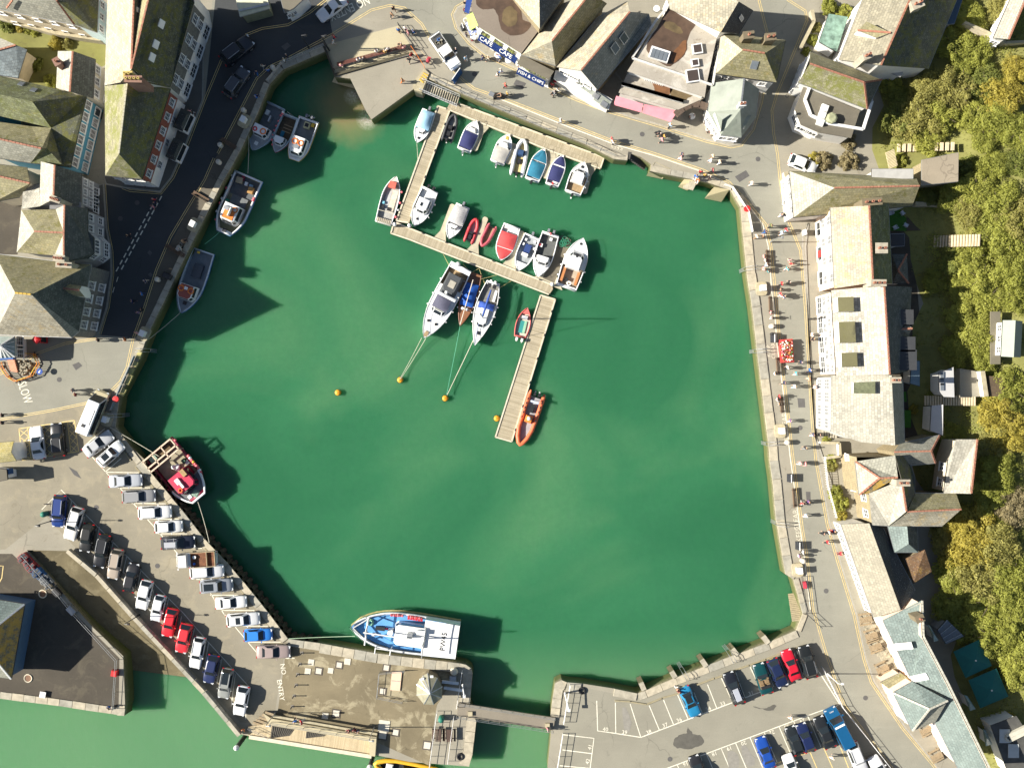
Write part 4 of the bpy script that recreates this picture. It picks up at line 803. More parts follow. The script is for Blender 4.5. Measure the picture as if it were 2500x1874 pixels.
b = B('garden_house','pale gabled house behind the front gardens with red ridges','d4 385,-60,6.4 390,5,6.4 650,183,8.4 432,365,6.4 540,348,6.6 850,178,8.6 890,205,8.8 940,545,8.8 750,700,6.2 572,690,6.2 820,-60,8.8 1035,345,6 1030,170,6 950,-60,6','bcd cdef'[:3] + ' dcfe fghije'.replace('fghije','eghij') + ' bcfk ghlmnk','abdejilmnk',stonew,sl_pale,roofs={'dcfe': sl_lich,'ghlmnk': sl_darkm_shade,'bcfk': sl_grey},ridge='bc cd cf gh'); b.win('ab',1,1,.8,1.1,z0=3); b.win('de',1,1,1.0,1.6,z0=3.5); b.win('ej',2,1,1.0,1.5,z0=4); b.chimney('d4',905,235,10,7.5,1.6,.7,0,2,STONE)
b = B('rear_wing','grey slated rear wing with a red ridge running towards the trees','d4 1040,345,5.8 1480,352,5.8 1535,520,8 950,545,8.4 1540,560,8 1330,702,5.8 750,702,6','abcd dcefg'.replace('dcefg','dcfg'),'abcfgd',stonew,sl_olive,roofs={'dcfg': sl_palel_sun},ridge='dc',cat='house wing',zg=.5)
b = B('rear_house','pale slated rear house with a red ridge below the white hut','c4 870,1470,5.6 1300,1380,5.6 1210,1550,7.6 810,1560,7.6 1255,1680,5.8 850,1720,5.8','abcd dcef','abcefd',stonew,sl_grey,ridge='dc cb ce',cat='house wing',zg=.5)
b = B('side_house','grey roofed garden house with cream walls near the yellow tree','c4 1480,1425,6.2 1705,1425,6.4 1640,2010,7.4 1345,2005,5.8 1395,1640,5.8','abcde','abcde',CREAM,sl_pale,ridge='bc',zg=1.5); b.win('de',2,1,1.0,1.3)
b = B('harbour_restaurant','long low stone roofed restaurant set at an angle behind the shop rail','d4 235,682,4.2 542,672,6.4 880,1605,6.4 590,1690,4.2 690,720,4.4 1040,1400,4.4','abcd bef'+'c','abefcd',RENDER_WHITE,slate('slate_sandy',srgb(142,136,119),la=.1,contrast=.25),roofs={'befc': slate('slate_black_shade',srgb(58,62,64),contrast=.15)},cat='restaurant'); b.win('da',9,1,1.2,1.6,2,2,z0=1.8)  # the black east slope has the roof's shaded side in its colour
b = B('slate_outbuilding','small smooth grey hipped outbuilding behind the restaurant','d4 745,705,5 950,705,6.4 965,895,6.4 815,985,5 1062,705,5 1070,985,5','abcd befc dcf','abefd',GREY_R,sl_blue,roofs={'befc': sl_dark},cat='outbuilding')
b = B('brown_outbuilding','brown tiled outbuilding under the yellow tree','d4 925,1055,4 1140,955,5 1215,1190,4 1020,1320,4','abcd','abcd',stonew,slate('brown_tiles',srgb(96,72,48),(.4,.25,.05),.5,contrast=.3),cat='outbuilding',zg=0)
b = B('slate_blue_terrace','long blue grey slated terrace with a pink and white front beside the road','e4 690,65,5.2 1110,-150,7.8 1125,235,7.8 1390,740,7.8 1870,1720,7.8 1500,1660,5.2 1008,728,5.2 1250,1160,5.2','abcghd'.replace('abcghd','abcg') + ' gcdh hdef','abcdefhg',pinkr,sl_blue,cat='terrace',ridge='bc cd de',ridge_mat=M('crest_tiles',(.48,.46,.38),.8,0,.2)); b.win('ga',4,2,1.0,1.1); b.win('fh',3,2,1.0,1.1)
for x,y in ((915,340),(1085,680)): b.skylight('abcg' if y < 400 else 'gcdh','e4',x,y,.9,2.2,WHITE)
b.chimney('e4',1085,45,9,6,1.0,.8,.4,1,stonew)
b = B('cross_gable_house','blue slated house with a crested cross gable projecting to the road','e4 800,845,5.4 1010,725,5.6 1390,928,8.1 1190,1020,8.4 1005,1258,5.4 1255,1160,6','abcd ade dcfe','abcfe',pinkr,sl_blue,ridge='ad dc de',ridge_mat=MATS['crest_tiles'],roofs={'dcfe': sl_grey}); b.win('ea',3,2,.9,1.1)
b = B('cross_gable_porch','low stone slated porch with pink tables below the cross gable','e4 660,735,3 880,630,3 1000,715,3.4 800,835,3.4','abcd','abcd',pinkr,sl_olive,cat='porch')
b = B('corner_workshop','dark flat roofed workshop with skylights in the bottom right corner','e4 1850,1200,4 2130,1095,4 2400,1500,4 2400,1750,4 2050,1750,4','abcde','abcde',RENDER_WHITE,M('dark_felt',(.08,.078,.07),.8,0,.25,.8),cat='workshop',zg=.3,gutter=False); flat_roof(b,'e4 1850,1200 2110,1075 2130,1110 1875,1235',4,.5,.5,M('cream_parapet',(.55,.52,.42),.8,0,.1),'vent_housing')
for x,y in ((2000,1310),(2095,1470)): b.skylight('abcde','e4',x,y,1.4,1.8,M('frosted_skylight',(.5,.52,.5),.3,0,.1))
# sheds and huts in the gardens
b = B('green_shed','sage green roofed chalet with a white veranda among the trees','c4 1985,140,5.6 2120,140,6.6 2195,150,5.8 2175,540,5.8 2100,538,6.6 1965,530,5.6','abef bcde','abcdef',RENDER_WHITE,M('sage_roof',srgb(136,144,130),.6,0,.05),cat='chalet',zg=3.2)
b.win('fa',3,1,.8,1.0); MB().box(PT('c4',1900,330,3.4),(1.3,7,.2)).build('veranda',planks('deck_boards',srgb(196,186,158),srgb(176,166,140)),b.o)
b = B('white_hut','white flat roofed garden hut with roof windows','c4 1345,690,4.6 1450,645,4.6 1460,970,4.6 1350,965,4.6 1300,905,4.6 1300,700,4.6','abcdef','abcdef',RENDER_WHITE,M('white_roof',(.5,.49,.47),.6,0,.05),cat='hut',zg=1.2); 
for y in (735,800,860): MB().box(PT('c4',1328,y,4.7),(.45,.95,.15)).build('skylight',SKYG,b.o)
b = B('white_store','long white lean to roof beside the green lawn squares','c4 1215,1060,4 1338,1050,4.5 1335,1382,4.5 1200,1330,4','abcd','abcd',RENDER_WHITE,MATS['white_roof'],cat='outhouse',zg=.8)
b = B('blue_grey_lean_to','narrow blue grey roof against the back of the terrace','c4 1000,575,3.2 1085,580,3.2 1085,850,3.2 985,820,3.2','abcd','abcd',RENDER_WHITE,M('bluegrey_roof',srgb(120,140,150),.6,0,.1),cat='lean-to')
b = B('bike_shed','grey ribbed roof shed beside the first teal parasol','e4 1280,170,3.2 1380,60,3.2 1560,235,3.2 1370,320,3.2','abcd','abcd',GREY_R,M('ribbed_roof',srgb(112,118,122),.5,.2,.15,2),cat='shed')
for i in range(4): b.ridge(b.L('b').lerp(b.L('c'),i/3.5),b.L('a').lerp(b.L('d'),i/3.5),GALV,.08)
for i,(x0,y0,x1,y1,x2,y2,x3,y3) in enumerate(((1175,115,1195,120,1290,280,1240,295),(1565,870,1600,880,1690,1020,1630,1040),(1770,1240,1800,1250,1870,1400,1800,1420))):
    B('rooflight',['first','middle','last'][i] + ' glazed lantern in the dark strip behind the blue slate terrace',f'e4 {x0},{y0},2.6 {x1},{y1},2.6 {x2},{y2},2.6 {x3},{y3},2.6 {(x0+x3)/2+25},{(y0+y3)/2},3.4','abe bce cde dae','abcd',WHITE,M('lantern_glass',(.30,.40,.38),.1,0,.2,2),cat='rooflight',gutter=False)
B('net_store','small pale roofed shed at the top of the hillside garden','a4 720,650,4 945,680,4 880,830,4 760,780,4','abcd','abcd',RENDER_WHITE,M('grey_sheet',srgb(170,168,164),.6,0,.1),cat='shed',zg=.6)
B('garden_conservatory','glass roofed conservatory beside the dormer house','a4 105,150,3.2 310,185,3.2 190,560,3.2 0,450,3.2','abcd','abcd',WHITE,M('conservatory_glass',(.20,.30,.24),.12,0,.5,1.2),cat='conservatory')
B('rear_extension','black flat roofed extension behind the lichened terrace house','b4 775,870,4 920,865,4 920,995,4 778,1000,4','abcd','abcd',RENDER_WHITE,MATS['black_felt'],cat='extension')
B('rear_hipped_extension','small dark hipped extension with thin red ridges behind the terrace','b4 785,1085,4 945,1085,4 965,1400,4 790,1400,4 850,1260,5.4','abe bce cde dae','abcd',RENDER_WHITE,sl_dark,cat='extension',ridge='be ce')
B('rear_flat','dark flat roofed yard building behind the dormered terrace','b4 830,1505,4.5 965,1505,4.5 970,1640,4.5 840,1640,4.5','abcd','abcd',RENDER_WHITE,MATS['black_felt'],cat='extension')
# ================================================================ VEHICLES
HEADL = M('headlight_lens',(.7,.72,.72),.1,.2,0); TAILL = M('tail_light',(.45,.01,.01),.2,0,0); RIMM = M('alloy_rim',(.5,.5,.5),.3,.8,0); PLATE = M('yellow_plate',(.75,.6,.05),.5,0,0)
KINDS = dict(hatch=(4.0,1.74,1.46,.80,.20,-1.30,-1.82,.90,.92),saloon=(4.55,1.78,1.43,.80,.10,-.95,-1.55,.90,.98),estate=(4.6,1.8,1.48,.90,.25,-1.70,-2.12,.92,.95),suv=(4.55,1.86,1.70,.95,.42,-1.62,-2.10,1.05,1.05),mpv=(4.4,1.82,1.66,1.15,.50,-1.75,-2.08,1.0,1.0),convertible=(4.1,1.74,1.25,.55,.25,-.4,-.4,.86,.9))
def wheel(parent,x,y,r=.32,w=.2):
    t = MB(); s = 1 if y > 0 else -1; t.cyl((x,y - s*w/2,r),(x,y + s*w/2,r),r,14); o = t.build('wheel',TYRE,parent)
    MB().cyl((x,y + s*w*.45,r),(x,y + s*(w*.5 + .015),r),r*.66,10).build('rim',RIMM,o)
def build_car(kind,name):
    L,W,Hr,xw0,xw1,xr1,xr0,hood,trunk = KINDS[kind]; h = W/2; l = L/2
    o = thing(name,'x','car'); P0 = paint((.5,.5,.5))
    st = [(-l,.80,.42,trunk*.74),(-l + .12,.93,.24,trunk*.92),(-l + .5,.985,.20,trunk),(xr0 + .1,1,.2,trunk + .02),(0,1,.2,.96),(xw0,.995,.2,hood + .02),(xw0 + .3,.985,.2,hood),(l - .55,.965,.2,hood*.93),(l - .2,.90,.24,hood*.83),(l - .04,.74,.34,hood*.68),(l,.66,.42,hood*.58)]
    secs = []
    for x,w,zl,zt in st:
        a = h*w; secs.append([Vector((x,y,z)) for y,z in ((-a*.88,zl),(-a*.99,zl + .16),(-a,zt*.72),(-a*.95,zt*.93),(-a*.80,zt),(-a*.35,zt + .022),(a*.35,zt + .022),(a*.80,zt),(a*.95,zt*.93),(a,zt*.72),(a*.99,zl + .16),(a*.88,zl),(-a*.88,zl))])
    MB().loft(secs).build('body',P0,o,True)
    if kind != 'convertible':
        cb = MB(); bw,tw = h*.93,h*.74; zb = .94; k = .05
        rings = []
        for x0,x1 in ((xr0,xr1),(xr1 - .02,xr1 + .12),(xw1 + .05,xw1 - .10),(xw0,xw1)): pass
        base = [(xr0,-bw*.9),(xr0 + .35,-bw),(xw0 - .5,-bw),(xw0,-bw*.86),(xw0,bw*.86),(xw0 - .5,bw),(xr0 + .35,bw),(xr0,bw*.9)]
        top = [(xr1,-tw*.86),(xr1 + .3,-tw),(xw1 - .25,-tw),(xw1,-tw*.84),(xw1,tw*.84),(xw1 - .25,tw),(xr1 + .3,tw),(xr1,tw*.86)]
        r0 = [Vector((x,y,zb - .04)) for x,y in base]; r1 = [Vector((x,y,Hr - .05)) for x,y in top]; r2 = [Vector((x*.96 + (xr1 + xw1)*.02,y*.82,Hr)) for x,y in top]
        cb.add(r0 + r1 + r2,[(i,(i+1) % 8,8 + (i+1) % 8,8 + i) for i in range(8)] + [(8 + i,8 + (i+1) % 8,16 + (i+1) % 8,16 + i) for i in range(8)] + [tuple(range(16,24))])
        cb.build('cabin',P0,o)
        def pane(nm,q,out):
            c = sum(q,Vector((0,0,0)))/4; n = (q[1] - q[0]).cross(q[2] - q[0]).normalized()
            if n.dot(out) < 0: n = -n
            q = [c + (p - c)*.92 + n*.018 for p in q]; m = MB().poly(q)
            if (q[1] - q[0]).cross(q[2] - q[0]).dot(out) < 0: m.f = [tuple(reversed(m.f[0]))]
            m.build(nm,GLASS,o)
        pane('windscreen',[r0[3],r0[4],r1[4],r1[3]],Vector((1,0,.4))); pane('rear_window',[r0[7],r0[0],r1[0],r1[7]],Vector((-1,0,.4)))
        for s_,i in ((-1,1),(1,5)):
            pane('side_window',[r0[i],r0[i+1],r1[i+1],r1[i]] if s_ < 0 else [r0[6],r0[5],r1[5],r1[6]],Vector((0,s_,.3)))
    else:
        q = [Vector((xw0,-h*.82,.9)),Vector((xw0,h*.82,.9)),Vector((xw1,h*.68,Hr)),Vector((xw1,-h*.68,Hr))]; MB().poly(q).poly([p - Vector((.03,0,0)) for p in q[::-1]]).build('windscreen',GLASS,o)
        MB().box((-.45,0,.93),(1.5,h*1.6,.08)).build('cockpit_trim',M('tan_leather',(.22,.15,.08),.6,0,.1),o)
        for y in (-.38,.38):
            MB().box((-.35,y,1.0),(.5,.48,.18),0,.9).box((-.62,y,1.18),(.16,.46,.5),0,.85).build('seat',MATS['tan_leather'],o)
        MB().box((-1.05,0,1.0),(.45,h*1.5,.14),0,.85).build('folded_hood',BLACK,o)
    for x in (-l + .78,l - .82):
        for y in (-h + .1,h - .1): wheel(o,x,y,.33 if kind != 'suv' else .37)
    for y in (-1,1):
        MB().box((l - .17,y*h*.62,hood*.76),(.26,.34,.13),y*-.35).build('headlight',HEADL,o)
        MB().box((-l + .07,y*h*.74,trunk*.80),(.12,.26,.22),y*.25).build('tail_light',TAILL,o)
        MB().box((xw0 - .3,y*(h + .08),.98),(.12,.2,.14)).build('mirror',P0,o)
        if kind in ('estate','suv','mpv'): MB().beam((xr1 + .15,y*h*.66,Hr + .03),(xw1 - .2,y*h*.66,Hr + .03),.05,.06).build('roof_rail',GALV,o)
    MB().box((-l + .005,0,.55),(.03,.5,.11)).build('number_plate',PLATE,o)
    return o
def repaint(o,col,names=('body','cabin','mirror','bonnet','load_box')):
    m = paint(col)
    for c in o.children:
        if c.name.split('.')[0] in names: c.material_slots[0].link = 'OBJECT'; c.material_slots[0].material = m
PROTO = {k: build_car(k,'proto_' + k) for k in KINDS}
CARN = {'hatch': 'hatchback','saloon': 'saloon_car','estate': 'estate_car','suv': 'off_road_car','mpv': 'people_carrier','convertible': 'convertible_car'}
def car(kind,tile,x,y,ang,col,label,group=None,sc=1.0,sunroof=None,box=None):
    o = copy_tree(PROTO[kind]); o.name = CARN[kind]; p = PT(tile,x,y,.7); o.location = (p.x,p.y,.012); o.rotation_euler = (0,0,R(ang)); o.scale = (sc,sc,sc)
    for k in list(o.keys()): del o[k]
    tag(o,label,'car',group); repaint(o,col); L,W,Hr,xw0,xw1,xr1 = KINDS[kind][:6]
    if sunroof:
        m = MB().box(((xw1 + xr1)/2 + sunroof[0],0,Hr + .006),(sunroof[1],W*.5,.02)); m.build('sunroof',GLASS,o)
    if box:
        MB().box((-.75,box[0],Hr + .22),(1.75,.8,.34),0,.86).build('roof_box',paint(box[1]),o)
        for xx in (-1.3,-.3): MB().beam((xx,-W*.4,Hr + .05),(xx,W*.4,Hr + .05),.06,.05).build('roof_bar',GALV,o)
    return o
WH,SI,GR,BK,NV = (.72,.72,.70),(.42,.43,.44),(.17,.18,.19),(.012,.013,.015),(.012,.02,.055)
GW,GL,GE = 'cars parked along the basin edge','cars parked along the parapet','cars in the east car park'
car('saloon','c0',1062,1472,37,SI,'pale silver saloon parked nearest the corner mooring rope',GW); car('suv','c0',1195,1580,42,WH,'white car with a dark sunroof beside the corner saloon',GW,.92,(0,1.0))
car('saloon','d0',1357,213,3,(.45,.47,.50),'silver blue saloon third from the harbour corner',GW,1.0); car('estate','d0',1500,380,3,(.26,.26,.26),'grey estate car beside the red trawler',GW); car('estate','d0',1672,553,3,WH,'white estate car beside the bow of the red trawler',GW); car('hatch','d0',1820,708,3,WH,'small white hatchback between the white estate and the roof box car',GW,.97)
car('estate','d0',1925,880,3,(.012,.016,.03),'black navy estate with a long grey roof box on the basin side',GW,1.02,None,(-.1,(.4,.41,.43)))
car('estate','d1',465,1190,4,(.60,.61,.62),'silver white estate next to the tipper truck',GW,1.02); car('suv','d1',570,1345,4,(.24,.26,.29),'grey off road car with a big glass roof panel',GW,1.0,(-.2,1.3)); car('saloon','d1',725,1525,4,WH,'white saloon with red tail lights below the glass roofed car',GW,.95); car('estate','e1',415,55,5,(.62,.63,.63),'white silver car with a small dark sunroof above the blue hatchback',GW,1.0,(.2,.6)); car('hatch','e1',575,222,3,(.03,.20,.62),'bright blue hatchback near the end of the basin row',GW,.98); car('saloon','e1',742,402,1,(.33,.26,.24),'pinkish beige saloon last in the basin row beside the white lettering',GW,1.02)
for kind,t,x,y,a,col,lab,sc in (('mpv','d0',640,540,-95,(.01,.035,.17),'dark blue people carrier first in the parapet row by the green bin',1.0),('estate','d0',797,672,-107,(.66,.64,.60),'off white estate second in the parapet row',1.02),('hatch','d0',938,828,-100,(.02,.02,.018),'small black hatchback third in the parapet row',.98),('estate','d0',1100,970,-102,BK,'long black estate fourth in the parapet row',1.0),('suv','d0',1245,1108,-101,(.36,.30,.24),'beige off road car in the parapet row',.92),('hatch','d0',1418,1255,78,(.02,.02,.022),'black hatchback parked nose to the lane in the parapet row',1.0),('hatch','d0',1558,1440,-104,WH,'white hatchback above the small white one in the parapet row',1.02),('hatch','d0',1705,1585,-103,(.68,.69,.70),'small white car next to the upper red car',.92),
    ('hatch','e0',1835,88,-103,(.62,.02,.03),'upper of the two red cars in the parapet row',1.0),('hatch','e0',1985,256,-103,(.66,.03,.04),'lower of the two red cars in the parapet row',1.03),('estate','e0',2130,412,-101,WH,'white estate just below the red cars',.95),('hatch','e1',70,590,-102,(.02,.03,.09),'navy blue car below the white estate in the parapet row',1.0),('mpv','e1',226,742,-100,(.26,.27,.25),'grey car with a black glass roof second from the end of the parapet row',.95),('hatch','e1',395,930,-101,(.80,.80,.80),'white car last in the parapet row by the wooden steps',1.03)): 
    o = car(kind,t,x,y,a,col,lab,GL,sc,(-.3,1.7) if 'glass roof second' in lab else None)
car('saloon','c0',405,1460,98,(.78,.78,.78),'white saloon in the yellow hatched taxi box'); car('estate','c0',625,1427,96,BK,'black estate in the yellow hatched taxi box')
car('suv','a1',350,548,38,(.02,.023,.03),'large black off road car in the shaded west road',None,1.1); car('suv','a1',342,890,55,(.06,.065,.075),'dark grey off road car in the shaded west road',None,1.0); car('saloon','a1',1370,92,217,(.72,.72,.72),'white saloon driving at the top of the west road'); car('hatch','b3',2035,112,-22,(.78,.77,.73),'white hatchback parked beside the corner cottage',None,1.0)
for kind,t,x,y,a,col,lab,sc in (('saloon','e3',815,942,-66,(.02,.20,.38),'bright blue saloon with a dark roof panel between bays 36 and 34',.98),('convertible','e3',1602,692,108,(.005,.05,.055),'dark teal open top car beside bay 31',1.05),('hatch','e3',1762,632,-66,(.012,.02,.06),'navy car between the teal convertible and the red car',1.02),('saloon','e3',1908,545,110,(.52,.012,.03),'red car by the quay in the east car park',.95),('suv','e3',2085,510,106,(.014,.016,.016),'black off road car beside the red car at the corner',1.0),('saloon','e3',1628,1490,110,(.012,.06,.30),'royal blue saloon in the lower east car park row',.98),('hatch','e3',1945,1358,111,(.016,.02,.022),'black car beside the navy car in the lower row',1.0),('hatch','e3',2062,1328,111,(.012,.02,.07),'navy car third in the lower row',1.02),('saloon','e4',55,1270,113,(.016,.018,.02),'black saloon beside the blue panel van',1.0),('suv','e4',405,1545,-68,(.55,.56,.57),'silver off road car by the railing below the blue van',1.0),('hatch','e3',1912,1650,111,(.75,.75,.73),'white car cut by the bottom edge below the royal blue saloon',.95),('hatch','e3',905,1672,111,(.02,.02,.02),'dark car cut by the bottom edge in bay 17',1.0),('saloon','e4',660,1690,120,(.7,.7,.7),'white car at the bottom edge beside the yellow bay lines',1.0)): car(kind,t,x,y,a,col,lab,GE,sc,(-.2,1.2) if 'roof panel' in lab else None)
car('estate','e3',1290,795,112,(.012,.014,.02),'black estate with a silver roof box in the east car park',GE,1.0,None,(0,(.38,.40,.45)))
for k in PROTO.values(): del_tree(k)
# pickup, panel van, minibus, tipper
def boxy(name,label,cat,tile,x,y,ang,L,W,Hh,col,roofcol,ws=.55,nose=.7,bed=None,two=None):
    p = PT(tile,x,y,.8); o = thing(name,label,cat,(p.x,p.y,.012),R(ang)); h,l = W/2,L/2; C = paint(col)
    xb = -l if bed is None else bed
    low = MB(); secs = []
    for xx,w,zt in ((-l,.96,1.0),(-l + .1,1,1.05),(l - nose - .1,1,1.06),(l - .25,.94,.92),(l - .03,.86,.7),(l,.8,.5)):
        a = h*w; secs.append([Vector((xx,yy,z)) for yy,z in ((-a*.95,.25),(-a,.5),(-a*.99,zt*.9),(-a*.9,zt),(a*.9,zt),(a*.99,zt*.9),(a,.5),(a*.95,.25),(-a*.95,.25))])
    low.loft(secs).build('body',C,o)
    up = MB(); a,t = h*.97,h*.86; x1 = l - nose
    r0 = [Vector((xb,-a,1.0)),Vector((x1,-a*.95,1.0)),Vector((x1,a*.95,1.0)),Vector((xb,a,1.0))]; r1 = [Vector((xb + .06,-t,Hh - .08)),Vector((x1 - ws,-t*.95,Hh - .08)),Vector((x1 - ws,t*.95,Hh - .08)),Vector((xb + .06,t,Hh - .08))]; r2 = [Vector((v.x*.985,v.y*.9,Hh)) for v in r1]
    up.add(r0 + r1 + r2,[(i,(i+1) % 4,4 + (i+1) % 4,4 + i) for i in range(4)] + [(4 + i,4 + (i+1) % 4,8 + (i+1) % 4,8 + i) for i in range(4)] + [(8,9,10,11)]).build('cabin',paint(roofcol),o)
    c = (r0[1] + r0[2] + r1[1] + r1[2])/4; MB().poly([c + (q - c)*.9 + Vector((.02,0,.015)) for q in (r0[1],r0[2],r1[2],r1[1])]).build('windscreen',GLASS,o)
    for s_ in (-1,1):
        q = [Vector((xb + .25,s_*a*1.0,1.1)),Vector((x1 - .2,s_*a*.97,1.1)),Vector((x1 - ws,s_*t*.99,Hh - .2)),Vector((xb + .3,s_*t*1.02,Hh - .2))]
        if s_ > 0: q.reverse()
        MB().poly([v + Vector((0,s_*.025,.01)) for v in q]).build('side_window',GLASS,o)
        MB().box((x1 - .15,s_*(h + .12),1.2),(.14,.24,.24)).build('mirror',C,o); MB().box((l - .12,s_*h*.66,.72),(.2,.3,.16),-s_*.3).build('headlight',HEADL,o); MB().box((-l,s_*h*.82,.8),(.06,.14,.35)).build('tail_light',TAILL,o)
        for xx in (-l + .85,l - .85): wheel(o,xx,s_*(h - .12),.36,.22)
    return o
o = boxy('minibus','cream and white minibus parked by the life ring at the quay corner','minibus','c0',1022,1135,68,6.3,2.05,2.45,(.55,.48,.30),(.82,.82,.80),.75,.75)
MB().box((-1.9,.15,2.48),(.4,.45,.1)).build('roof_vent',BLACK,o); MB().beam((-1.6,-.55,2.47),(.6,-.55,2.47),.04,.05).build('roof_rail',BLACK,o)
o = boxy('panel_van','blue van with pale lettering on its bonnet in the east car park','van','e4',212,1215,117,5.6,2.0,2.0,(.008,.085,.20),(.008,.085,.20),.6,1.25); MB().box((.55,0,2.03),(.25,1.4,.06)).build('light_bar',WHITE,o); text_obj('lettering','VAN',.3,LETT,o,(2.35,0,1.0),R(-90))
o = boxy('pickup_truck','white pickup truck parked by the slipway','pickup truck','a2',385,555,-55,5.3,1.85,1.75,(.80,.79,.76),(.80,.79,.76),.5,1.35,-.55)
MB().box((-1.55,0,1.072),(1.85,1.5,.02)).build('load_bed',M('bed_liner',(.06,.06,.058),.8,0,.2),o)
for k in range(7): MB().box((-2.3 + rnd.uniform(0,1.2),rnd.uniform(-.55,.55),1.18),(.4,.3,.2),rnd.uniform(0,3)).build('bundle',M('bundle%d' % (k % 3),((.22,.2,.14),(.3,.28,.22),(.05,.12,.3))[k % 3],.8,0,.3,4),o)
MB().beam((-2.6,-.85,1.45),(-2.6,.85,1.45),.05,.05).beam((-2.6,-.85,1.2),(-2.6,.85,1.2),.05,.05).build('rear_rack',GALV,o)
o = boxy('tipper_truck','white tipper truck with a rusty brown load bed among the parked cars','truck','d1',352,1062,184,5.5,1.95,2.0,(.78,.77,.74),(.78,.77,.74),.4,.2,1.0)
MB().box((-.95,0,1.07),(3.3,1.85,.02)).build('load_bed',M('rusty_bed',(.16,.065,.03),.85,0,.5,2),o)
for q in (((-2.65,-1.0),(.7,-1.0)),((-2.65,1.0),(.7,1.0)),((-2.65,-1.0),(-2.65,1.0)),((-1.55,-.95),(-1.55,.95))): MB().beam((*q[0],1.25),(*q[1],1.25),.07,.38).build('side_board',M('tan_board',(.42,.33,.2),.7,0,.2),o)
MB().ball((.2,.5,1.25),.2).build('bucket',M('blue_tub',(.02,.1,.4),.5),o); MB().lathe([(.2,0),(.24,.3)],(.1,-.4,1.08),8).build('tub',WHITE,o)
# ================================================================ PONTOONS
PONT = planks('pontoon_boards',srgb(186,174,148),srgb(160,148,122)); PEDGE = M('pontoon_kerb',srgb(206,196,172),.8,0,.15,2)
def pontoon(label,pts,ends,name='pontoon',cat='pontoon',along=None):
    p = [Vector((q.x,q.y,0)) for q in path(pts,-2.2)]; c = sum(p,Vector((0,0,0)))/len(p); o = thing(name,label,cat,(c.x,c.y,WZ),world=True)
    d = (p[ends[1]] - p[ends[0]]).normalized()
    m = MB().prism(p,WZ - .4,WZ + .5); uv = [[(m.v[i].dot(d),m.v[i].dot(Vector((-d.y,d.x,0)))) for i in f] for f in m.f]
    m.build('deck',PONT,o,uvs=uv); n = len(p); q = poly_offset(p,.07)
    for i in range(n):
        a,b_ = q[i],q[(i+1) % n]
        if (b_ - a).length > 1.2: MB().beam(Vector((a.x,a.y,WZ + .55)),Vector((b_.x,b_.y,WZ + .55)),.2,.1).build('edge_beam',PEDGE,o)
    k = int((p[ends[1]] - p[ends[0]]).length/3.2)
    for i in range(k): 
        w = q[ends[0]].lerp(q[ends[1]],(i + .5)/k); MB().box((w.x,w.y,WZ + .66),(.35,.1,.12),math.atan2(d.y,d.x)).build('mooring_cleat',DARK,o)
    return o
pontoon('long timber pontoon alongside the north quay wall','1100,250 1122,253 1476,384 1466,413 1350,372 1099,271 1090,266',(1,2)); pontoon('timber pontoon running down from the gangway to the crossing arm','1068,258 1090,265 1099,271 1003,529 998,545 966,540',(2,3)); pontoon('lower crossing pontoon behind the three large boats','959,548 968,543 1004,558 1348,694 1350,706 1340,720 1000,586 953,570',(2,3)); pontoon('outer timber pontoon with the orange rescue boat','1319,719 1357,730 1250,1079 1208,1067',(1,2))
FING = M('finger_concrete',srgb(178,170,146),.9,0,.15,1.5)
FI = ['right of the boat with the plain navy cover','between the grey white boat and the pale inflatable','between the two boats with navy and teal covers','right of the white cruiser at the upper end','left of the grey canopied white boat','between the two red inflatables','right of the red covered speedboat','with green rope at the end of the lower pontoon']
for i,(t,x0,y0,x1,y1,w) in enumerate((('a2',790,1370,700,1625,.75),('b2',1125,-70,1060,110,.75),('b2',1540,20,1455,265,.7),('b2',1960,160,1890,430,.6),('b2',335,905,470,545,.75),('b2',690,1040,825,685,.75),('b2',1085,1190,1215,835,.8),('b2',1500,1370,1690,900,1.75))):
    a,b_ = PT(t,x0,y0,-2.25),PT(t,x1,y1,-2.25); d = (b_ - a).to_2d().normalized(); n = Vector((-d.y,d.x,0)); o = thing('finger_pontoon','finger pontoon ' + FI[i],'pontoon',(a.x,a.y,WZ),0,'finger pontoons',True)
    e = Vector((d.x,d.y,0)); pts = [a + n*w/2,a - n*w/2,b_ - n*w/2 - e*.2,b_ - n*w*.25,b_ + n*w*.25,b_ + n*w/2 - e*.2]
    MB().prism(pts,WZ - .3,WZ + .44).build('deck',FING if i != 7 else PONT,o,uvs=None); MB().prism([a + n*w*1.3 - e*.5,a - n*w*1.3 - e*.5,a - n*w*.5 + e*.9,a + n*w*.5 + e*.9],WZ - .3,WZ + .435).build('root_gusset',FING,o)
    if i == 7:
        nt_ = MB()
        for k in range(14): nt_.ring(b_ - e*.7 + Vector((rnd.uniform(-.6,.6),rnd.uniform(-.5,.5),WZ + .6 + k*.02 - b_.z)),rnd.uniform(.2,.45),.04,10,5)
        nt_.build('coiled_net',M('green_net',(.03,.22,.12),.8,0,.4,5),o)
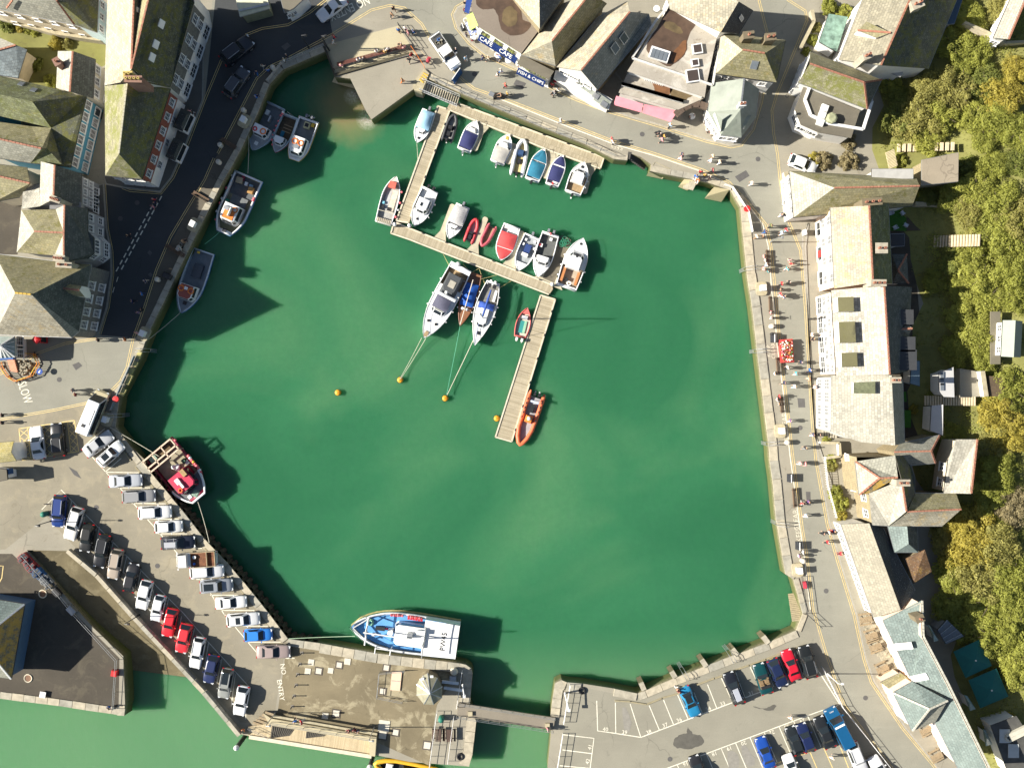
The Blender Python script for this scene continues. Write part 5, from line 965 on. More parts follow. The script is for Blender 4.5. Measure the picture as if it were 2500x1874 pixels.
# ================================================================ BOATS
BW = M('boat_gelcoat',(.80,.80,.78),.25,0,.05,1.5,coat=.3,obj=True)
def hbf(shape,t):
    if shape == 'work': return 1.0 if t < .62 else max(.48,1 - ((t - .62)/.38)**2*.52)
    if shape == 'trawl': return (.93 + .07*min(1,t/.4)) if t < .5 else max(.0,(1 - ((t - .5)/.5)**2.3))**.75
    if shape == 'sail': return (.62 + .38*math.sin(min(1,t/.42)*math.pi/2)) if t < .42 else max(0,1 - ((t - .42)/.58)**1.75)**.95
    if shape == 'classic': return (.78 + .22*math.sin(min(1,t/.4)*math.pi/2)) if t < .4 else max(0,1 - ((t - .4)/.6)**2.1)**.9
    return (.90 + .10*min(1,t/.35)) if t < .5 else max(0,1 - ((t - .5)/.5)**2.2)**.85
class Boat:
    def __init__(s,name,label,cat,stern,bow,beam,shape='motor',hull=None,deck=None,fb=.75,sheer=.35,rim=.16,well=(0.06,.6,.45),floor=None,group=None,rubber=None):
        zt = WZ + fb; A,Bq = P(*stern,zt),P(*bow,zt); d = Bq - A; s.Ln = d.to_2d().length; c = (A + Bq)/2; s.hb = beam/2; s.shape = shape; s.fb = fb; s.sheer = sheer; s.rim = rim
        s.o = thing(name,label,cat,(c.x,c.y,WZ),math.atan2(d.y,d.x),group); hull = hull or BW; deck = deck or BW; s.deckm = deck
        n = 18; T = [i/n for i in range(n+1)]
        rings = []
        for t in T:
            w = max(.02,hbf(shape,t)*s.hb); x = (t - .5)*s.Ln; z = s.zd(t); k = .82 if t < .7 else .82 - .35*(t - .7)/.3
            rk = .0 if t < .75 else -(t - .75)/.25*.06*s.Ln
            rings.append([Vector((x + rk*1.2,-w*k*.55,-.35)),Vector((x + rk,-w*k,0)),Vector((x,-w,z)),Vector((x,-max(.01,w - rim),z + .01)),Vector((x,-max(.005,w - rim),z - .06))])
        h = MB()
        for sgn in (1,-1): h.loft([[Vector((v.x,v.y*sgn,v.z)) for v in r] for r in rings],False)
        r = rings[0]; h.poly([r[0],r[1],r[2],Vector((r[2].x,-r[2].y,r[2].z)),Vector((r[1].x,-r[1].y,r[1].z)),Vector((r[0].x,-r[0].y,r[0].z))])
        h.beam((rings[0][2].x + rim/2,-s.hb*hbf(shape,0) + .02,s.zd(0) - .03),(rings[0][2].x + rim/2,s.hb*hbf(shape,0) - .02,s.zd(0) - .03),rim,.08)
        if shape == 'work': q = rings[-1]; h.beam((q[2].x - rim,q[2].y,s.zd(1)),(q[2].x - rim,-q[2].y,s.zd(1)),rim*2,.1); h.poly([q[0],q[1],q[2],Vector((q[2].x,-q[2].y,q[2].z)),Vector((q[1].x,-q[1].y,q[1].z)),Vector((q[0].x,-q[0].y,q[0].z))])
        h.build('hull',hull,s.o,True)
        w0,w1,dep = well
        s.sheet('foredeck',w1,1.0,-.03,deck); 
        if w0 > 0.01: s.sheet('aft_deck',0.0,w0,-.03,deck)
        s.sheet('cockpit_floor',max(0,w0 - .02),w1 + .02,-dep,floor or deck)
        for t in (w0,w1):
            w = max(.05,hbf(shape,t)*s.hb - rim); x = (t - .5)*s.Ln; MB().add([Vector((x,-w,s.zd(t) - dep)),Vector((x,w,s.zd(t) - dep)),Vector((x,w,s.zd(t) - .03)),Vector((x,-w,s.zd(t) - .03))],[(0,1,2,3)]).build('bulkhead',deck,s.o)
        if rubber:
            q = [Vector(((t - .5)*s.Ln,hbf(shape,t)*s.hb + .02,s.zd(t) - .12)) for t in T]; m = MB().tube([Vector((v.x,v.y,v.z)) for v in q] + [Vector((v.x,-v.y,v.z)) for v in reversed(q)],.06,5); m.build('rubbing_strake',rubber,s.o)
    def zd(s,t): return s.fb + s.sheer*max(0,t - .35)**1.6
    def pt(s,t,y,dz=0.): return Vector(((t - .5)*s.Ln,y*s.hb,s.zd(t) + dz))
    def sheet(s,name,t0,t1,dz,mat,frac=None,crown=0.,inset=0.,n=8):
        m = MB(); L_ = []
        for i in range(n+1):
            t = t0 + (t1 - t0)*i/n; w = max(.01,hbf(s.shape,t)*s.hb - s.rim - inset); w = min(w,frac*s.hb) if frac else w; x = (t - .5)*s.Ln; z = s.zd(t) + dz
            L_.append([Vector((x,w*k,z + crown*(1 - abs(k)**1.8)*(math.sin(math.pi*min(1,max(0,i/n)))**.5 if crown and crown > .12 else 1))) for k in (-1,-.6,-.2,.2,.6,1)])
        m.loft(L_,False); m.f = [tuple(reversed(f)) for f in m.f]; o = m.build(name,mat,s.o,crown > 0); return o
    def cabin(s,t0,t1,w,h,mat=None,front=.25,back=.05,win=True,name='cabin',z0=-.05,tw=.82,roofm=None):
        mat = mat or BW; x0,x1 = (t0 - .5)*s.Ln,(t1 - .5)*s.Ln; a = w*s.hb; zb = s.zd((t0 + t1)/2) + z0; zt = zb + h; c = min(a*.45,.35)
        base = [(x0,-a),(x1 - c*1.4,-a),(x1,-a + c),(x1,a - c),(x1 - c*1.4,a),(x0,a)]; top = [(x0 + back,-a*tw),(x1 - front - c,-a*tw),(x1 - front,(-a + c)*tw),(x1 - front,(a - c)*tw),(x1 - front - c,a*tw),(x0 + back,a*tw)]
        r0 = [Vector((x,y,zb)) for x,y in base]; r1 = [Vector((x,y,zt - .06)) for x,y in top]; r2 = [Vector((x*.97 + (x0 + x1)*.015,y*.88,zt)) for x,y in top]
        m = MB().add(r0 + r1 + r2,[(i,(i+1) % 6,6 + (i+1) % 6,6 + i) for i in range(6)] + [(6 + i,6 + (i+1) % 6,12 + (i+1) % 6,12 + i) for i in range(6)]); o = m.build(name,mat,s.o)
        MB().poly(r2).build('cabin_roof',roofm or mat,o)
        if win:
            for i,nm in ((1,'side_window'),(2,'windscreen'),(3,'side_window'),(0,'side_window'),(4,'side_window')):
                q = [r0[i],r0[(i+1) % 6],r1[(i+1) % 6],r1[i]]; cc = sum(q,Vector((0,0,0)))/4; nn = (q[1] - q[0]).cross(q[2] - q[0]).normalized()
                lo = .42; q2 = [q[0].lerp(q[3],lo),q[1].lerp(q[2],lo),q[2],q[3]]; cc = sum(q2,Vector((0,0,0)))/4
                MB().poly([cc + (v - cc)*.84 + nn*.015 for v in q2]).build(nm,GLASS,o)
        return o
    def box(s,name,t,y,dx,dy,dz,mat,z=0.,rz=0.,taper=1.0): p = s.pt(t,y,z); return MB().box((p.x,p.y,p.z + dz/2),(dx,dy,dz),rz,taper).build(name,mat,s.o)
    def outboard(s,n=1,col=None):
        col = col or M('outboard_cowl',(.22,.23,.25),.35,0,.1)
        for i in range(n):
            y = (i - (n-1)/2)*.75; x = -s.Ln/2; o = MB().box((x - .28,y,s.fb + .25),(.5,.34,.4),0,.8).build('outboard_motor',col,s.o); MB().box((x - .3,y,s.fb - .35),(.18,.12,.9)).build('leg',DARK,o); MB().box((x - .05,y,s.fb + .02),(.2,.24,.12)).build('bracket',DARK,o)
            MB().cyl((x - .42,y,s.fb - .75),(x - .62,y,s.fb - .75),.1,6).build('propeller_hub',WHITE,o)
    def fenders(s,ts,side=1,mat=None,r=.11):
        for t in ts: p = s.pt(t,hbf(s.shape,t)*side,-.3); MB().lathe([(.04,-.3),(r,-.2),(r,.2),(.04,.3)],(p.x,p.y + side*.1,p.z),8).build('fender',mat or WHITE,s.o)
    def rail(s,t0=.6,h=.5,n=8,inset=.1):
        for sg in (1,-1):
            q = [s.pt(t0 + (.995 - t0)*i/n,sg*max(.01,hbf(s.shape,t0 + (.995 - t0)*i/n) - inset/s.hb),h*(min(1,i/1.5))) for i in range(n+1)]; m = MB().tube(q,.022,5)
            for i in range(2,n+1,2): m.cyl(q[i],q[i] - Vector((0,0,h)),.016,5)
            m.build('guard_rail',GALV,s.o)
    def buoys(s,ts,side,cols,r=.17,z=.15):
        for i,t in enumerate(ts): p = s.pt(t,side*hbf(s.shape,t)*1.02,z); MB().ball((p.x,p.y,p.z),r*rnd.uniform(.8,1.15),8,6).build('buoy_fender',cols[i % len(cols)],s.o)
    def ring(s,t,y,z,mat=ORANGE,r=.36): p = s.pt(t,y,z); return MB().ring(p,r,.09,14,6).build('life_ring',mat,s.o)
def nat(tile,x,y): return N(tile,x,y)
GD = M('grey_deck',(.30,.32,.33),.8,0,.15,2); NAVYC = M('navy_canvas',(.025,.03,.11),.85,0,.12,3); TEALC = M('teal_canvas',(.02,.16,.25),.85,0,.12,3); GREYC = M('grey_canvas',(.42,.40,.36),.85,0,.12,2); REDC = M('red_canvas',(.60,.07,.07),.8,0,.12,2.5); BLUEC = M('blue_canvas',(.01,.09,.40),.75,0,.2,3); PINKB = M('pink_buoy',(.80,.16,.18),.5,0,.1); YELB = M('yellow_buoy',(.8,.5,.05),.5,0,.1); LTBL = M('light_blue_canvas',srgb(150,190,214),.8,0,.1,2); TEAK = M('teak',(.34,.24,.13),.7,0,.25,5); BDK = M('boat_dark_deck',(.06,.065,.07),.8,0,.15)
# west quay boats
b = Boat('fishing_boat','grey decked fishing boat, inner of the three rafted by the west quay','boat',nat('a1',765,1130),nat('a1',520,1630),3.3,'motor',M('grey_hull',srgb(150,168,176),.5,0,.1),GD,1.1,.6,.2,(.04,.52,.6),M('dark_work_deck',(.17,.185,.195),.8,0,.2)); b.cabin(.50,.72,.72,1.5,win=True); b.rail(.7); b.box('pot_hauler',.3,.1,.9,.2,.9,GALV,-.6); b.box('fish_box',.2,-.4,.7,.5,.35,WHITE,-.6); b.ring(.6,.35,1.48); b.ring(.62,-.35,1.48,RED,.25); b.box('hatch',.84,0,.5,.5,.08,WHITE)
b = Boat('fishing_boat','red trimmed fishing boat in the middle of the three rafted boats','boat',nat('a1',925,1245),nat('a1',765,1650),2.5,'motor',M('pale_hull',srgb(190,206,206),.5,0,.1),GD,1.0,.5,.16,(.06,.62,.6),M('brown_deck',(.10,.07,.04),.85,0,.3,3),rubber=M('dark_red_strake',(.25,.02,.04),.6)); b.cabin(.60,.82,.66,1.0); b.buoys([.1,.25,.38,.5,.62,.74,.85],-1,[PINKB],.15); b.buoys([0.02,0.05],-.8,[WHITE,PINKB],.2,.6); b.box('hatch_board',.5,-.2,.9,.5,.06,TEALC,-.5)
for a_ in (-.4,0,.4): MB().cyl(b.pt(.0,a_,.2),b.pt(.0,0,1.8),.03,5).build('gantry_leg',GALV,b.o)
for t in (.25,.33,.41): b.box('deck_plank',t,.1,.12,1.2,.05,TEAK,-.55)
b = Boat('catamaran_workboat','white boat with yellow sides and two life rings, outer of the three rafted boats','boat',nat('a1',1125,1285),nat('a1',965,1730),2.9,'work',BW,BW,1.0,.35,.2,(.05,.52,.55),M('mid_grey_deck',(.2,.21,.21),.8,0,.15),rubber=M('yellow_strake',(.5,.36,.06),.5)); b.cabin(.48,.92,.74,1.4,win=True,front=.4); b.ring(.62,.3,1.42); b.ring(.62,-.28,1.42); b.outboard(2); b.box('yellow_crate',.1,.5,.5,.4,.35,YELB,-.5); b.box('bait_tub',.15,0,.9,.8,.5,M('cream_tub',(.6,.55,.3),.6),-.5); b.box('solar_panel',.15,0,.5,.5,.06,BLACK,0.02); b.box('roof_hatch',.72,0,.6,.8,.08,GALV,1.38)
b = Boat('workboat','broad white workboat with an orange mat on its wheelhouse roof','boat',nat('b1',475,240),nat('b1',205,860),4.2,'work',BW,BW,1.35,.35,.26,(.02,.97,.7),M('olive_deck',srgb(120,122,96),.8,0,.25,1.2),rubber=M('sky_strake',(.06,.22,.42),.5)); 
b.sheet('working_deck',.04,.36,-.68,M('worn_black_deck',(.10,.11,.115),.8,0,.2)); b.sheet('engine_cover',.36,.58,-.4,M('grey_cover',(.14,.15,.15),.7,0,.15),.55); b.cabin(.52,.84,.62,2.1,z0=-.7,front=.35); b.box('roof_mat',.70,.02,1.3,1.5,.05,ORANGE,1.42); b.box('radar_mast',.66,.1,1.2,.12,.9,WHITE,1.4); b.box('roof_winch',.62,-.25,.5,.7,.35,GALV,1.4); MB().ring(b.pt(.6,.3,1.55),.35,.09,12,5).build('rope_coil',M('orange_rope',(.5,.17,.04),.8,0,.3),b.o)
for t,y,dx,dy,dz,m_ in ((.12,-.5,.8,.9,.5,M('tan_tub',(.45,.36,.22),.7)),(.13,.0,.5,.4,.4,WHITE),(.2,.45,.9,.7,.6,M('wood_crate',(.45,.25,.08),.7,0,.2)),(.06,-.35,.8,.35,.4,M('maroon_crate',(.3,.02,.05),.6)),(.14,.35,.5,.5,.4,M('blue_tub2',(.25,.4,.5),.6)),(.5,-.7,.5,.45,.5,M('green_tub',(.02,.2,.12),.6))): b.box('deck_crate',t,y,dx,dy,dz,m_,-.68,.1)
b.buoys([.3,.33],.92,[PINKB],.24,.2); b.buoys([.1,.32,.5,.58,.72,.85],-1.04,[WHITE,PINKB],.18,-.2); b.box('anchor_winch',.95,0,.5,.5,.5,DARK,-.3); text_obj('lettering','PW5',.55,BLACK,b.o,b.pt(.81,0,1.46),R(-90))
b = Boat('angling_boat','navy decked angling boat with a red wheelhouse roof by the west quay','boat',(497,612),(444,764),3.5,'motor',M('angling_hull',srgb(196,206,210),.4,0,.1),M('navy_deck',(.19,.215,.235),.8,0,.1),1.25,.6,.2,(.03,.58,.7),M('navy_floor',(.22,.245,.265),.8,0,.12),rubber=M('blue_strake',(.03,.14,.32),.5)); b.cabin(.56,.80,.70,1.5,roofm=M('brick_red_roof',(.30,.075,.055),.7,0,.1)); b.ring(.64,.4,1.5); b.ring(.64,-.4,1.5); b.box('engine_box',.32,0,1.9,1.3,.5,M('slate_box',(.075,.085,.1),.7),-.7); b.box('life_raft',.62,0,.4,.4,.3,WHITE,1.45); b.rail(.62,.6); b.box('yellow_reel',.05,-.3,.3,.3,.3,YELB); b.box('bow_hatch',.84,0,.5,.5,.1,BLACK)
# red trawler
b = Boat('trawler','crimson trawler with a red wheelhouse roof moored at the car park corner','boat',(386,1093),(487,1214),5.0,'work',M('crimson_hull',(.20,.01,.035),.45,0,.1),M('trawler_deck',srgb(150,144,124),.8,0,.2,1.5),1.9,.4,.3,(.02,.66,.9),M('trawler_floor',srgb(150,142,118),.85,0,.25,1.2)); 
b.sheet('bow_deck',.68,.99,.02,M('bow_grey',(.13,.135,.14),.8,0,.1)); w_ = [b.pt(t,sg*max(.05,hbf('work',t) - .05),.12) for sg,ts in ((1,(.66,.75,.85,.93,1)),(-1,(1,.93,.85,.75,.66))) for t in ts]; MB().tube(w_,.17,6).build('white_bulwark',WHITE,b.o)
CR = M('crimson_roof',(.52,.025,.07),.5,0,.12); b.cabin(.50,.86,.60,2.3,M('crimson_wall',(.25,.01,.04),.5),z0=-.9,roofm=CR,front=.5,tw=.95); b.box('roof_vent',.62,-.15,.8,.6,.3,WHITE,1.42); b.box('roof_radar',.70,-.1,.9,.3,.35,WHITE,1.42); b.box('roof_table',.57,.38,1.0,.6,.25,M('roof_crate',(.35,.24,.1),.7,0,.3),1.42); MB().ring(b.pt(.75,-.35,1.5),.25,.07).build('life_ring',ORANGE,b.o)
GB = M('gantry_cream',srgb(208,186,160),.6,0,.15)
for t in (.04,.17,.24): MB().beam(b.pt(t,-1.0,1.3),b.pt(t,1.0,1.3),.2,.18).build('gantry_beam',GB,b.o)
for y in (-.98,-.35,.3,.98): MB().beam(b.pt(.04,y,1.32),b.pt(.24,y,1.32),.16,.14).build('gantry_beam',GB,b.o)
for y in (-.95,.95):
    for t in (.04,.24): MB().cyl(b.pt(t,y,1.25),b.pt(t,y,-.8),.07,6).build('gantry_post',GB,b.o)
b.box('net_bin',.1,-.1,.9,3.0,.5,M('brown_bin',(.14,.09,.04),.8,0,.3),-.9); b.box('green_net_heap',.08,-.6,.7,1.0,.5,M('pale_green_net',(.3,.42,.32),.9,0,.3,6),-.4)
for y,x_ in ((.1,.40),(-.1,.37),(.0,.43)): p_ = b.pt(x_,y,-.85); MB().ball(p_ + Vector((0,0,.2)),.35,8,5,.6).build('white_sack',WHITE,b.o)
b.box('deck_crate',.40,.55,.6,.5,.5,M('green_crate',(.03,.09,.05),.7),-.9); b.box('deck_crate',.45,.65,.5,.5,.4,GALV,-.9); b.box('deck_crate',.50,-.7,.5,.6,.4,WHITE,-.9); b.box('deck_crate',.54,-.72,.4,.4,.4,ORANGE,-.9)
b.buoys([.08,.40,.44,.48,.52,.56,.6,.64,.68,.71],1.0,[PINKB,PINKB,WHITE,PINKB,YELB,PINKB],.22,.15); b.buoys([.6],-1.05,[PINKB],.22,-.2); b.box('bow_hatch',.9,-.35,.5,.5,.12,WHITE,.05); b.box('rope_heap',.92,0,1.0,1.0,.12,M('rope_green',(.2,.28,.22),.9,0,.5,6),.05,.4,.6)
# big blue and white trawler
b = Boat('trawler','large white trawler with a blue deck and PW45 on its stern deck','boat',(1118,1563),(857,1527),5.4,'trawl',M('white_hull',(.72,.73,.72),.4,0,.1),M('bright_blue_deck',srgb(96,158,214),.7,0,.1,1.5),2.6,.9,.24,(.02,.97,.75),MATS.get('bright_blue_deck'))
MB().tube([b.pt(t,hbf('trawl',t)*1.02,-1.1) for t in [i/14 for i in range(15)]] + [b.pt(1 - i/14,-hbf('trawl',1 - i/14)*1.02,-1.1) for i in range(15)],.12,5).build('rubbing_strake',M('olive_strake',(.33,.29,.12),.8,0,.3),b.o)
b.sheet('shelter_deck',.0,.32,.95,WHITE,None,.05); 
for sg in (-1,1): MB().add([b.pt(0,sg*.93,-.1),b.pt(.32,sg*.98,-.1),b.pt(.32,sg*.92,.95),b.pt(0,sg*.86,.95)],[(0,1,2,3),(3,2,1,0)]).build('shelter_side',WHITE,b.o)
b.cabin(.30,.60,.55,2.1,z0=-.75,front=.3,tw=.92); b.box('funnel',.44,-.1,.7,.7,.8,GALV,1.3); b.box('life_raft',.35,-.3,1.2,.6,.5,WHITE,1.3); b.box('mast_base',.63,0,.7,.7,1.2,WHITE,-.7)
for y,mm in ((0,WHITE),): MB().cyl(b.pt(.33,0,2.6),b.pt(.86,0,2.2),.09,8).build('boom',WHITE,b.o)
for y in (-.62,.62): MB().cyl(b.pt(.84,y,-.3),b.pt(.84,0,2.3),.1,8).build('gantry_leg',WHITE,b.o); MB().cyl(b.pt(.84,y*.9,.4),b.pt(.97,0,.5),.08,6).build('gantry_stay',WHITE,b.o)
MB().cyl(b.pt(.84,-.72,1.2),b.pt(.84,.72,1.2),.1,8).build('gantry_bar',WHITE,b.o); MB().cyl(b.pt(.3,-.8,3.2),b.pt(.3,.8,3.2),.07,6).build('cross_spar',GALV,b.o); MB().cyl(b.pt(.3,0,.9),b.pt(.3,0,5.0),.09,8).build('mast',GALV,b.o)
b.buoys([.36,.38,.40,.42,.44,.46,.48],-.86,[RED,PINKB],.2,.1); b.buoys([.54,.56,.58,.60,.62,.64],-.86,[PINKB,RED],.2,.1)
for k in range(6): b.box('red_buoy_bag',.36 + k*.024,-.78,.3,.3,.3,RED,-.2)
b.box('hauler',.73,-.05,1.3,.5,.5,DARK,-.75); b.box('fish_crate',.78,.3,.6,.4,.3,WHITE,-.75); b.box('red_plank',.68,-.05,.6,.2,.15,CR,-.75)
MB().ring(b.pt(.83,-.28,-.65),.42,.1,12,5).ring(b.pt(.83,-.28,-.5),.3,.1,12,5).build('green_rope_coil',M('mint_rope',(.3,.6,.42),.8,0,.3),b.o)
for t in (.60,.74): MB().cyl(b.pt(t,.82,1.0),b.pt(t,1.1,1.0),.07,6).build('davit',WHITE,b.o); MB().cyl(b.pt(t,.82,1.0),b.pt(t,.82,-.6),.07,6).build('davit_post',WHITE,b.o)
MB().cyl(b.pt(.60,.84,1.0),b.pt(.74,.84,1.0),.07,6).build('davit_bar',WHITE,b.o); b.rail(.02,.8,14,.15)
text_obj('lettering','PW45',1.0,BLACK,b.o,b.pt(.13,.05,1.04),R(-90)); 
for t,s_ in ((.9,'PW45'),(.07,'PW45')): p_ = b.pt(t,-hbf('trawl',t) - .01,-.35); text_obj('lettering',s_,.55,BLACK,b.o,(p_.x,p_.y - .06,p_.z),0 if t < .5 else R(-12),R(90)) if t < .5 else text_obj('lettering',s_,.5,BLACK,b.o,b.pt(t,-.62,.04),R(0))
# marina boats
def mboat(label,st,bw,beam,**k): return Boat(k.pop('name','motor_boat'),label,'boat',st,bw,beam,group='boats on the pontoons',**k)
b = mboat('small boat with a pale blue canopy left of the pontoon head',nat('a2',212,1195),nat('a2',78,1545),2.2,fb=.7); b.sheet('canopy',.04,.58,.35,LTBL,None,.5); b.cabin(.56,.74,.6,.45,front=.3); b.outboard(); b.box('hatch',.85,0,.3,.3,.05,BLACK)
b = mboat('white boat with a plain navy cockpit cover under the north pontoon',nat('a2',585,1625),nat('a2',722,1305),2.25,fb=.7); b.sheet('canopy',.08,.60,.12,NAVYC,None,.35); b.cabin(.62,.80,.6,.4,front=.3); b.outboard(); b.rail(.6)
b = mboat('white boat with a grey beige cockpit cover beside the pale inflatable',nat('b2',945,100),nat('a2',1072,1450),2.3,fb=.7); b.sheet('canopy',.04,.52,.10,GREYC,None,.25); b.cabin(.52,.74,.68,.8,front=.35); b.outboard(); b.box('ochre_stain_pad',.86,0,.5,.4,.04,M('ochre_pad',(.55,.40,.08),.8,0,.3))
b = mboat('white day boat under a teal blue two piece cover',nat('b2',1320,290),nat('a2',1452,1608),2.3,fb=.65); b.sheet('canopy',.10,.56,.04,TEALC,None,.3); b.sheet('bow_cover',.60,.93,.04,TEALC,None,.12); b.outboard(1,BLACK); b.rail(.6)
b = mboat('narrow white boat under a navy blue two piece cover',nat('b2',1535,345),nat('b2',1652,18),2.1,fb=.65); b.sheet('canopy',.15,.62,.04,NAVYC,None,.25); b.sheet('bow_cover',.66,.93,.04,NAVYC,None,.12); b.outboard(1,BLACK); b.box('fuel_can',.07,0,.25,.25,.3,RED)
b = mboat('white cruiser with a beige cockpit at the end of the north pontoon',nat('b2',1760,430),nat('b2',1885,92),2.6,fb=.9,floor=TEAK); b.cabin(.30,.78,.72,.8,front=.6); b.box('hatch',.84,0,.35,.35,.06,BLACK); b.outboard(1,BLACK); b.fenders([.3,.5,.7],-1); b.rail(.55)
b = mboat('white cruiser with green tinted windscreen beside the left pontoon',nat('b2',225,385),nat('b2',48,785),2.6,fb=.95); b.cabin(.28,.68,.74,1.1,front=.5); b.box('hatch',.80,0,.3,.3,.05,BLACK); b.box('roof_hatch',.45,-.1,.5,.3,.05,GLASS,1.06); b.outboard(2,BLACK); b.rail(.5); b.fenders([.3,.5,.65],1)
b = mboat('white boat with a ribbed grey canopy on the lower pontoon',nat('b2',578,560),nat('b2',420,922),2.2,fb=.8); b.sheet('canopy',.05,.56,.45,M('ribbed_canvas',(.44,.43,.42),.8,0,.25,6),None,.3); b.cabin(.58,.74,.62,.55,front=.3); b.outboard(1); b.rail(.6)
b = mboat('white speedboat under a full red cover',nat('b2',1108,775),nat('b2',980,1155),2.7,fb=.8); b.sheet('cover',.22,.64,.06,REDC,None,.32); b.sheet('bow_cover',.66,.96,.04,REDC,None,.14); b.box('stern_step',.08,0,.5,1.9,.06,M('pale_step',(.7,.66,.6),.6))
b = mboat('white open boat with a blue cushion on the lower pontoon',nat('b2',1325,885),nat('b2',1172,1265),2.45,fb=.85,floor=GD,well=(.04,.76,.45)); b.box('blue_cushion',.38,.05,1.3,.85,.5,M('navy_cushion',(.02,.05,.18),.8,0,.1),-.45); b.box('console',.54,0,.5,1.0,.75,BW,-.45,0,.85); b.outboard(1); b.fenders([.3,.55],1)
for t,y in ((.12,.55),(.15,-.5),(.28,-.6),(.3,.65)): b.box('seat',t,y,.35,.3,.3,WHITE,-.45)
b = mboat('long white angling boat with a grey deck on the lower pontoon',nat('b2',1525,860),nat('b2',1378,1335),2.7,name='angling_boat',fb=1.0,floor=M('anthracite',(.10,.105,.10),.8,0,.12),well=(.05,.60,.6)); b.cabin(.54,.76,.74,1.35,front=.5); b.outboard(2); b.buoys([.02],0,[PINKB],.22,.3); b.box('tackle_box',.30,-.6,.5,.4,.4,WHITE,-.6); b.box('bait_bin',.12,.2,.4,.4,.4,WHITE,-.6); b.box('red_can',.3,-.75,.25,.25,.3,RED,-.4); b.rail(.6,.5); b.fenders([.3,.5],-1,DARK)
b = mboat('white cruiser with an orange brown cockpit at the end of the lower pontoon',nat('b2',1690,1450),nat('b2',1872,912),3.3,name='cabin_cruiser',fb=1.1,floor=M('beige_floor',(.42,.36,.27),.8,0,.15),well=(.05,.42,.7)); b.cabin(.36,.74,.66,1.2,front=.9); b.box('hatch',.62,0,.4,.3,.05,BLACK,1.12); b.box('hatch',.88,0,.3,.3,.05,BLACK); b.box('side_locker',.24,.62,2.0,.35,.5,M('orange_wood',(.5,.2,.07),.6,0,.2),-.5); b.box('side_locker',.24,-.62,2.0,.35,.5,MATS['orange_wood'],-.5); b.box('winch',.16,.2,.5,.4,.5,DARK,-.7); b.ring(.1,-.1,.1,WHITE,.25); b.rail(.5,.5); b.fenders([.2,.4,.6],1); b.fenders([.2,.4],-1)
b = mboat('largest white motor cruiser with black canopy moored bow out',nat('b2',560,1215),nat('c2',158,335),3.5,name='motor_cruiser',fb=1.4,sheer=.9,floor=TEAK,well=(.07,.30,.6)); b.sheet('swim_platform',.0,.07,-.4,M('beige_platform',(.6,.55,.48),.7)); b.cabin(.13,.44,.66,1.1,BDK,front=.9,win=False,roofm=BDK); b.sheet('radar_arch',.40,.44,1.2,BW,.9,.25); b.sheet('navy_canopy',.42,.60,.75,M('slate_canvas',(.10,.10,.145),.8,0,.15,4),.62,.3); b.cabin(.56,.70,.62,.55,BW,front=.9,win=True,roofm=M('smoked_screen',(.30,.31,.27),.2,0,.1)); b.box('roof_window',.26,.05,1.0,.9,.04,M('tan_window',(.40,.37,.3),.5),1.08)
for y in (-.33,.33): b.box('deck_light',.78,y,.38,.38,.05,BLACK,0,.5)
b.box('anchor_locker',.94,0,.8,.5,.05,TEAK); b.rail(.6,.55,10); b.fenders([.25,.45,.6],-1); b.fenders([.3,.55,.7],1); MB().ball(b.pt(.38,0,1.9),.25,8,6).build('radar_dome',WHITE,b.o); MB().ball(b.pt(0,-.3,.3),.33,10,7).build('stern_fender',WHITE,b.o)
b = Boat('wooden_launch','varnished wooden launch under a bright blue cover','boat',nat('b2',712,1290),nat('c2',545,205),2.35,'classic',M('mahogany',(.20,.075,.035),.35,0,.2,4),M('mahogany_deck',(.26,.12,.06),.4,0,.3,6),.9,.7,.14,(.05,.70,.3),M('brown_well',(.2,.11,.07),.7,0,.2)); b.sheet('blue_cover',.20,.62,.08,BLUEC,.80,.5); MB().cyl(b.pt(.14,0,1.0),b.pt(.98,0,.5),.06,8).build('lowered_mast',M('spar',(.62,.55,.45),.5,0,.1),b.o)
for y in (-.3,.25): p_ = b.pt(.68,y,.1); MB().lathe([(.12,0),(.12,.25),(.2,.4)],p_,8).build('vent_cowl',WHITE,b.o)
b.fenders([.2,.4,.55,.68],-1); b.fenders([.3,.45,.6,.7],1)
b = Boat('sailing_yacht','white sailing yacht with blue sail cover moored bow out','boat',nat('b2',905,1385),nat('c2',702,415),3.0,'sail',BW,M('yacht_deck',(.62,.62,.60),.6,0,.1),1.1,.5,.12,(.05,.34,.45),M('cockpit_teak',(.2,.19,.17),.7,0,.2)); b.cabin(.38,.74,.50,.45,front=.7); b.sheet('spray_hood',.33,.43,.3,M('royal_canvas',(.03,.08,.34),.8,0,.12,3),.72,.45); MB().tube([b.pt(.14,.05,1.5),b.pt(.3,.03,1.65),b.pt(.56,0,1.75)],[.1,.17,.13],8).build('sail_cover',MATS['royal_canvas'],b.o); MB().cyl(b.pt(.57,0,.3),b.pt(.57,0,10.2),.075,8).build('mast',GALV,b.o); MB().cyl(b.pt(.57,0,10),b.pt(.99,0,.1),.03,5).build('furled_jib',MATS['royal_canvas'],b.o)
for sg in (-1,1): MB().cyl(b.pt(.55,sg*.98,.02),b.pt(.57,0,9.8),.012,4).build('shroud',GALV,b.o); MB().cyl(b.pt(.57,0,5.5),b.pt(.57,sg*.55,5.5),.02,4).build('spreader',GALV,b.o)
for y in (-.25,.25): b.box('solar_panel',.07,y,.6,.5,.04,BLACK,.7); MB().ball(b.pt(0.0,y*.8,.5),.2,8,5).build('horseshoe_buoy',WHITE,b.o)
b.box('hatch',.80,0,.45,.45,.05,BLACK); b.box('cockpit_seat',.2,.5,1.6,.35,.25,WHITE,-.3); b.rail(.02,.55,14,.12); b.fenders([.2,.35,.5,.62],1); b.fenders([.3,.45,.66],-1)
